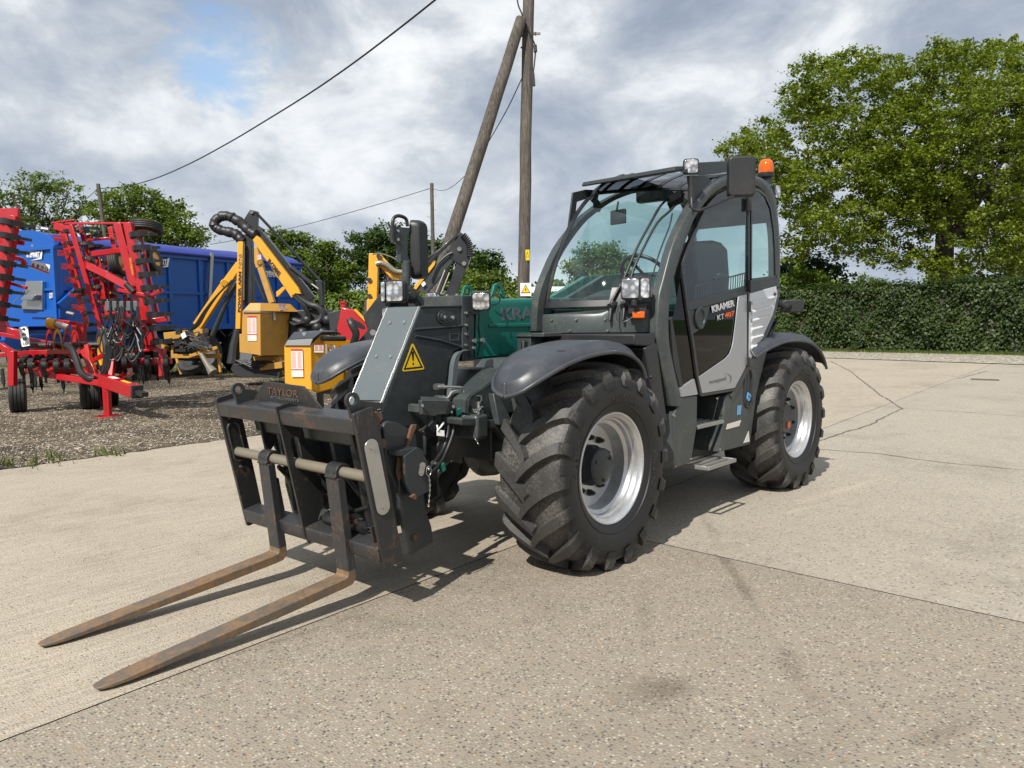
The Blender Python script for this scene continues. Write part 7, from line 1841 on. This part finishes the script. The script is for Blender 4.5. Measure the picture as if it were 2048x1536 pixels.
b = MB(); b.beam(Y_(748.5, 508), Y_(746, 602), 0.21, 0.2, vd); b.beam(Y_(746, 600), Y_(745, 700), 0.24, 0.25, vd); ym = b.build('upright_boom', MT['yellow'], HY, bevel=0.012)
b = MB(); b.beam(Y_(752, 512, .05), Y_(815, 578, .05), 0.20, 0.16, vd); b.build('folded_arm', MT['yellow'], HY, bevel=0.012)
lettering('HIGHLINE', Y_(780, 553, -.06), Y_(803, 577, -.06), Y_(784, 547, -.06), MT['printblack'], HY, 0.004, bold=0.0)
b = MB(); b.tube([Y_(752, 528, -.12), Y_(762, 526, -.12), Y_(775, 531, -.12), Y_(790, 542, -.12), Y_(806, 545, -.12)], 0.06, 10, smooth=4); b.tube([Y_(745, 508, -.1), Y_(760, 507, -.1), Y_(785, 515, -.1), Y_(800, 525, -.1)], 0.014, 6, smooth=4); b.build('hose_sleeve', MT['shaft'], HY)
b = MB()
for q in ((739, 560), (739, 592), (757, 512)): b.cyl(Y_(q[0], q[1], -.1), Y_(q[0], q[1], -.15), 0.05, 12)
b.beam(Y_(733, 600), Y_(731, 660), 0.09, 0.09, vd); b.build('boom_pin', MT['grey'], HY)
b = MB(); flat(b, [Y_(700, 690), Y_(790, 690), Y_(790, 765), Y_(700, 765)], 0.8); b.build('base_frame', MT['plastic'], HY, bevel=0.02)
# ================================================================ RED CULTIVATOR, WINGS FOLDED UP
Q = at(13.3); g = Q(211, 822, -0.45); CV = root('cultivator', (g.x, g.y, 0)); tag(CV, 'bright red folding cultivator with raised wings, black spring tines and yellow-rimmed wheels', 'cultivator')
def bar(pts, w=0.10, h=0.10, name='frame_beam', mat='red', dd=0.0, up=None):
    b = MB()
    for a, c in zip(pts[:-1], pts[1:]):
        A_ = Q(a[0], a[1], dd + (a[2] if len(a) > 2 else 0)); C_ = Q(c[0], c[1], dd + (c[2] if len(c) > 2 else 0)); b.beam(A_, C_, w, h, up or vd)
    return b.build(name, MT[mat], CV, bevel=0.008)
# spring tine: black C of flat steel with a yellow clamp; local X = the way it sticks out, Z = along its beam
def tine_mesh():
    b = MB(); pts = []
    for k in range(13):
        a = math.radians(200 - 230 * k / 12); pts.append(V(0.18 + 0.15 * math.cos(a), 0, -0.02 + 0.12 * math.sin(a)))
    pts = [V(0.0, 0, -0.05)] + pts + [V(0.20, 0, -0.17)]
    rings = []
    for i, p_ in enumerate(pts):
        t_ = (pts[min(i + 1, len(pts) - 1)] - pts[max(i - 1, 0)]).normalized(); n = V(-t_.z, 0, t_.x) * 0.008; w = 0.036
        rings.append([p_ + n + V(0, w, 0), p_ + n - V(0, w, 0), p_ - n - V(0, w, 0), p_ - n + V(0, w, 0)])
    b.loft(rings)
    b.box((-0.02, -0.036, -0.075), (0.035, 0.020, -0.035), mi=1); b.box((-0.03, -0.045, -0.035), (0.03, 0.045, 0.04), mi=0); b.box((0.03, -0.018, 0.0), (0.055, 0.018, 0.045), mi=1)
    b.prism([V(0.19, -0.02, -0.16), V(0.21, -0.02, -0.16), V(0.17, -0.02, -0.30), V(0.15, -0.02, -0.30)], (0, 0.04, 0), mi=0)
    return b
t0 = tine_mesh().build('tine', [MT['blackpaint'], MT['yellow']], CV, local=True)
tines = [t0]
def put_tine(loc, out, along, sc=1.0, roll=0.0):
    o = t0 if len(tines) == 1 and not t0.get('used') else t0.copy()
    if o is t0: t0['used'] = 1
    else: COL.objects.link(o); tines.append(o)
    x = Vector(out).normalized(); z = Vector(along); z = (z - x * z.dot(x)).normalized(); y = z.cross(x)
    m_ = Matrix(((x.x, y.x, z.x), (x.y, y.y, z.y), (x.z, y.z, z.z))).to_4x4()
    o.matrix_local = Matrix.Translation(Vector(loc) - wloc(CV)) @ m_ @ Matrix.Rotation(roll, 4, 'Z') @ Matrix.Scale(sc, 4)
def beam_with_tines(a, c, n, w, out, dd=0.0, sc=1.0, first=0.04, last=0.97, flip=1):
    A_, C_ = Q(a[0], a[1], dd), Q(c[0], c[1], dd); b = MB(); b.beam(A_, C_, w, w, vd); b.build('frame_beam', MT['red'], CV, bevel=0.008)
    for k in range(n):
        f = first + (last - first) * k / max(1, n - 1); p_ = A_.lerp(C_, f); put_tine(p_ + Vector(out).normalized() * w * 0.5, out, (C_ - A_).cross(Vector(out)) * flip, sc)
rt_, lf_ = vr * 0.9 - vd * 0.35, vr * -0.9 - vd * 0.3
# right wing: rows of upright beams
beam_with_tines((122, 455), (176, 655), 9, 0.085, vr * 1.0 - vd * 0.5, 0.9, 0.75)
beam_with_tines((142, 450), (206, 668), 8, 0.085, vr * 0.8 + vd * 0.7, 0.6, 0.75)
beam_with_tines((161, 450), (215, 640), 6, 0.085, vr, 1.1, 0.8)
beam_with_tines((196, 516), (224, 622), 4, 0.085, vr, 0.8, 0.85)
beam_with_tines((221, 454), (262, 640), 6, 0.085, vr * 0.9 + vd * .4, 1.0, 0.85)
beam_with_tines((222, 560), (240, 640), 2, 0.085, vr, 0.9, 0.8)
bar([(237, 448), (300, 690)], 0.13, 0.13, dd=0.1)
beam_with_tines((257, 447), (308, 690), 9, 0.13, vr * 0.75 - vd * 0.7, 0.0, 1.15, first=0.1)
bar([(290, 520), (318, 640)], 0.06, 0.06, dd=0.5)
bar([(128, 447, .9), (265, 446.5, 0)], 0.04, 0.05)
bar([(163, 525, .7), (215, 550, .4), (265, 578, 0)], 0.12, 0.10)
bar([(186, 508, .3), (246, 500, .1), (282, 497, 0)], 0.09, 0.08)
bar([(130, 461, .8), (165, 590, .8), (195, 585, .5)], 0.05, 0.06)
bar([(238, 580, 0), (300, 592, -.1), (325, 580, -.1)], 0.06, 0.08)
bar([(225, 655), (338, 637)], 0.09, 0.09, dd=-.1); bar([(300, 640), (310, 700)], 0.10, 0.10, dd=0.1)
for k, (x, y) in enumerate(((108, 478), (117, 508), (125, 535), (132, 562), (140, 590), (146, 617))):
    b = MB(); a = Q(x + 22, y + 2, .8); c = Q(x - 2, y, .7); b.beam(a, c, 0.05, 0.04, vd); b.beam(a + V(0, 0, .06), c + V(0, 0, .06), 0.03, 0.03, vd); b.build('spring_bracket', MT['red'], CV)
bar([(112, 452, .9), (145, 462, .8)], 0.13, 0.10); bar([(103, 446, .9), (150, 440, .8)], 0.03, 0.04)
b = MB(); b.tube([Q(84, 457, .9), Q(98, 459, .9)], 0.035, 8); b.tube([Q(134, 625, .6), Q(148, 628, .6)], 0.03, 8); b.split('ram_end', MT['zinc'], CV)
b = MB(); b.tube([Q(252, 568, -.1), Q(268, 584, -.1)], 0.05, 10); b.tube([Q(149, 583, .5), Q(165, 583, .5)], 0.05, 10); b.split('ram', MT['blackpaint'], CV)
# wheels on the wing, transport wheels
simple_wheel('wheel', Q(291, 456, .5), V(0, 0, 1) * 0.97 + vd * 0.22, 0.285, 0.17, parent=CV, rim='yellow', grooves=4)
simple_wheel('wheel', Q(237, 527, .9), vr * 0.9 + V(0, 0, .2), 0.25, 0.17, parent=CV, rim='yellow', grooves=4)
simple_wheel('wheel', Q(305, 520, 1.0), vr * 0.9 + V(0, 0, .2), 0.25, 0.17, parent=CV, rim='yellow', grooves=4)
simple_wheel('wheel', Q(220, 702, .2), -vr * 0.8 - vd * 0.62, 0.40, 0.34, parent=CV, rim='yellow', rimr=0.64)
def gwheel(px, py, dd, R_0, w, ax, **k):
    c = Q(px, py, dd); return simple_wheel('wheel', V(c.x, c.y, R_0 * 0.98), ax, R_0, w, parent=CV, rim='yellow', **k)
gwheel(34, 770, .2, 0.30, 0.26, -vr * 0.85 - vd * 0.5, rimr=0.55); gwheel(178, 760, .6, 0.29, 0.32, -vr * 0.85 - vd * 0.5, rimr=0.6); gwheel(216, 752, 1.1, 0.29, 0.30, -vr * 0.85 - vd * 0.5, rimr=0.6)
# drawbar
bar([(68, 745, .2), (216, 768, -.5)], 0.10, 0.12); bar([(58, 738, .6), (168, 741, .3)], 0.13, 0.13); bar([(165, 741, .3), (212, 765, -.4)], 0.12, 0.12); bar([(272, 738, .6), (232, 762, -.4)], 0.10, 0.10); bar([(270, 730, .6), (190, 735, .8)], 0.10, 0.12)
b = MB(); A_, C_ = Q(206, 760, -.45), Q(272, 783, -1.15); b.beam(A_, C_, 0.17, 0.20, V(0, 0, 1)); dbm = b.build('drawbar', MT['red'], CV, bevel=0.01)
b = MB(); tdir = (C_ - A_).normalized(); up_ = V(0, 0, 1); b.obox(A_.lerp(C_, .35) + V(0, 0, .103), tdir, tdir.cross(up_), up_, 0.20, 0.10, 0.003); b.build('label', MT['paper'], dbm)
b = MB(); b.obox(A_.lerp(C_, .72) + V(0, 0, .103), tdir, tdir.cross(up_), up_, 0.26, 0.06, 0.003); b.build('reflective_strip', MT['warnyellow'], dbm)
b = MB(); b.beam(C_, C_ + tdir * 0.06, 0.17, 0.20); b.beam(C_ + tdir * 0.06, C_ + tdir * 0.30, 0.10, 0.07)
for i in (-1, 1):
    for j in (-1, 0, 1): b.bolt(C_ + tdir.cross(up_) * (0.05 * i) + up_ * (0.06 * j) + tdir * 0.06, tdir, 0.022, 0.02)
b.build('hitch_eye', MT['plastic'], dbm)
jk = Q(213, 772, -.6); b = MB(); b.beam(V(jk.x, jk.y, jk.z + .05), V(jk.x, jk.y, 0.02), 0.10, 0.10, vd); jks = b.build('jack_leg', MT['red'], CV, bevel=0.006)
b = MB(); b.lathe([(0.20, 0.0), (0.20, 0.012), (0.001, 0.02)], (jk.x, jk.y, 0.003), (0, 0, 1), 20); b.build('jack_foot', MT['red'], CV)
b = MB()
for k in range(8): b.cyl(V(jk.x, jk.y, 0.08 + k * 0.045) - vd * 0.045, V(jk.x, jk.y, 0.08 + k * 0.045) - vd * 0.0515, 0.010, 8)
b.build('jack_holes', MT['printblack'], CV)
# centre frame
bar([(0, 690, -.3), (27, 707, -.3)], 0.10, 0.10); bar([(25, 702), (25, 772)], 0.11, 0.11, dd=-.3); bar([(-20, 712, 0), (60, 705, .2), (200, 702, .4)], 0.08, 0.08)
bar([(115, 642, .5), (163, 648, .5)], 0.06, 0.07); bar([(163, 646), (163, 690)], 0.13, 0.12, dd=.5); bar([(152, 646), (152, 695)], 0.10, 0.12, dd=.7)
bar([(168, 700, .2), (195, 760, 0)], 0.10, 0.10); bar([(175, 690, .2), (180, 735, .1)], 0.08, 0.10); bar([(186, 722, 0), (212, 707, -.1)], 0.07, 0.08); bar([(222, 755, -.2), (228, 700, 0)], 0.08, 0.08)
bar([(288, 690, .2), (327, 703, 0)], 0.09, 0.10); bar([(325, 700), (325, 753)], 0.10, 0.10, dd=0); bar([(250, 720, .3), (330, 722, .3)], 0.08, 0.09)
bar([(0, 655, 0), (45, 668, 0)], 0.10, 0.11); bar([(0, 668, .4), (120, 690, .5)], 0.07, 0.07)
b = MB(); b.tube([Q(44, 691, .3), Q(205, 689, .3)], 0.055, 10); b.build('pivot_shaft', MT['blackpaint'], CV)
# hanging rows of tines in the centre and at the right
for y, dd, xs in ((728, .2, (36, 55, 72, 98, 122, 143)), (712, .9, (30, 60, 85, 110, 135, 160, 185)), (722, .2, (255, 275, 300, 335)), (726, 1.0, (245, 270, 295, 318))):
    A_, C_ = Q(xs[0] - 8, y, dd), Q(xs[-1] + 8, y, dd); b = MB(); b.beam(A_, C_, 0.10, 0.10, V(0, 0, 1)); b.build('frame_beam', MT['red'], CV, bevel=0.008)
    for x in xs: put_tine(Q(x, y, dd) - vd * 0.06, -vd + vr * 0.4, V(0, 0, 1), 1.05)
b = MB()
for x, y, dd in ((62, 765, .5), (80, 762, .6), (124, 765, .4), (275, 745, .2), (283, 748, .1), (335, 750, .1), (68, 758, .8), (4, 755, .2), (290, 735, .5), (297, 738, .6)):
    a = Q(x, y - 18, dd); c = Q(x + 3, y + 12, dd); b.beam(a, c, 0.05, 0.03, vd); b.prism([c + V(0, 0, .05) - vr * .03, c + V(0, 0, .05) + vr * .03, c - V(0, 0, .08)], vd * 0.02)
b.split('tine_point', MT['blackpaint'], CV)
# left wing
beam_with_tines((28, 432), (-4, 640), 8, 0.15, vr * 0.35 - vd * 0.95, -.6, 1.2, first=0.08)
bar([(14, 430), (-20, 640)], 0.15, 0.15, dd=-.2); bar([(-20, 427, -.3), (38, 426, -.6)], 0.16, 0.05); bar([(0, 480, -.4), (48, 486, -.4)], 0.08, 0.05)
bar([(24, 514, -.4), (46, 520, -.3), (50, 530, -.3), (40, 532, -.3)], 0.07, 0.06); bar([(0, 560, -.5), (54, 576, -.5)], 0.05, 0.05); bar([(-10, 600, 0), (14, 660, 0)], 0.10, 0.1)
# depth scales
def scale_plate(tl, tr, br, bl, dd, txt, vertical):
    P_ = [Q(x, y, dd) for x, y in (tl, tr, br, bl)]; b = MB(); b.prism(P_, vd * 0.006); o = b.build('depth_scale', MT['printwhite'], CV)
    n = len(txt)
    for k, s in enumerate(txt):
        f0, f1 = (k + 0.2) / n, (k + 0.8) / n
        if vertical: a, c = P_[0].lerp(P_[3], f1), P_[1].lerp(P_[2], f1); e = P_[0].lerp(P_[3], f0); w = c - a; lettering(s, a + w * .25 - vd * .003, a + w * .75 - vd * .003, e + w * .25 - vd * .003, MT['printblack'], o, 0.002)
        else: a, c, e = P_[3].lerp(P_[2], f0), P_[3].lerp(P_[2], f1), P_[0].lerp(P_[1], f0); h = e - a; lettering(s, a + h * .3 - vd * .003, c + h * .3 - vd * .003, a + h * .7 - vd * .003, MT['printblack'], o, 0.002)
scale_plate((37, 655), (55, 652), (60, 691), (44, 694), -.4, '46810'[:3] and ['4', '6', '8', '10'], True)
scale_plate((64, 520), (100, 530), (97, 548), (61, 536), -.2, ['6', '8', '10', '12'], False)
b = MB(); b.tube([Q(55, 530, -.3), Q(98, 546, -.2)], 0.012, 6); b.build('scale_pointer', MT['red'], CV)
b = MB(); b.tube([Q(96, 646, .2), Q(112, 648, .2)], 0.09, 12); b.build('yellow_cap', MT['yellow'], CV)
b = MB(); b.tube([Q(112, 648, .2), Q(136, 656, .2)], 0.055, 10); b.build('ram', MT['zinc'], CV)
for x in (97, 112, 132, 147):
    b = MB(); P_ = spline([Q(x - 6, 690, .2), Q(x - 4, 668, .2), Q(x + 2, 656, .2), Q(x + 8, 668, .2), Q(x + 12, 692, .2)], 4)
    b.loft([[p_, p_ + V(0, 0, -.07) , p_ + V(0, 0, -.07) + vd * .03, p_ + vd * .03] for p_ in P_]); b.build('yoke', MT['red' if x != 112 else 'yellow'], CV)
# hoses
b = MB(); rh = random.Random(21)
b.tube([Q(133, 690, -.1), Q(145, 700, -.2), Q(155, 725, -.3), Q(162, 745, -.4), Q(178, 757, -.4), Q(190, 758, -.4)], 0.055, 10, smooth=5)
for k in range(16):
    x0 = 208 + rh.uniform(0, 70); y0 = 606 + rh.uniform(0, 12); s = rh.choice([-1, 1]); lo = 690 + rh.uniform(-20, 35); w = rh.uniform(10, 34)
    b.tube([Q(x0, y0, -.4), Q(x0 + 3 * s, y0 + 30, -.5), Q(x0 + s * w * .6, (y0 + lo) / 2 + 10, -.5 + rh.uniform(-.1, .1)), Q(x0 + s * w * .8, lo - 10, -.5), Q(x0 + s * w * 0.4, lo, -.5), Q(x0 - s * w * .2, lo - 20, -.45), Q(x0 - s * w * .5, (y0 + lo) / 2, -.4), Q(x0 - s * 4, y0 + 40, -.35)], 0.014, 6, smooth=5)
for k in range(4): b.tube([Q(212 + k * 4, 690, -.5), Q(212 + k * 3, 720, -.5), Q(206 + k * 3, 742, -.5), Q(194 + k, 755, -.45)], 0.016, 6, smooth=4)
b.split('hydraulic_hose', MT['hose'], CV)
b = MB()
for k in range(5): b.obox(Q(216 + k * 14, 612, -.4), vr, vd, V(0, 0, 1), 0.07, 0.05, 0.16)
b.beam(Q(212, 618, -.35), Q(276, 620, -.35), 0.05, 0.10, vd); b.build('hose_rack', MT['grey_light'], CV, bevel=0.006)
b = MB(); b.beam(Q(244, 622, -.3), Q(244, 690, -.1), 0.08, 0.08, vd); b.build('rack_post', MT['red'], CV)
lettering('VADERSTAD', Q(268, 550, -.12), Q(262, 515, -.12), Q(264, 551, -.12), MT['yellow'], CV, 0.003)

# more of the folded frame: thin links, braces and stops between the upright rows
for a, c, dd in (((128, 500), (160, 492), .8), ((135, 540), (176, 530), .8), ((150, 590), (192, 580), .7), ((176, 480), (224, 476), .9), ((190, 560), (232, 556), .8), ((205, 630), (250, 622), .5), ((212, 500), (214, 560), 1.0), ((232, 470), (262, 462), .4), ((246, 540), (280, 532), .2), ((262, 600), (296, 590), .1), ((276, 660), (312, 652), .1), ((282, 470), (300, 560), .7), ((300, 560), (316, 640), .6), ((60, 700), (118, 694), .6), ((118, 694), (150, 720), .4), ((70, 724), (140, 722), .1), ((240, 706), (300, 700), .5)):
    bar([a, c], 0.045, 0.05, name='link_bar', dd=dd)
beam_with_tines((176, 470), (196, 545), 4, 0.06, vr, 1.2, 0.7); beam_with_tines((204, 560), (216, 640), 3, 0.06, vr, 0.7, 0.7)
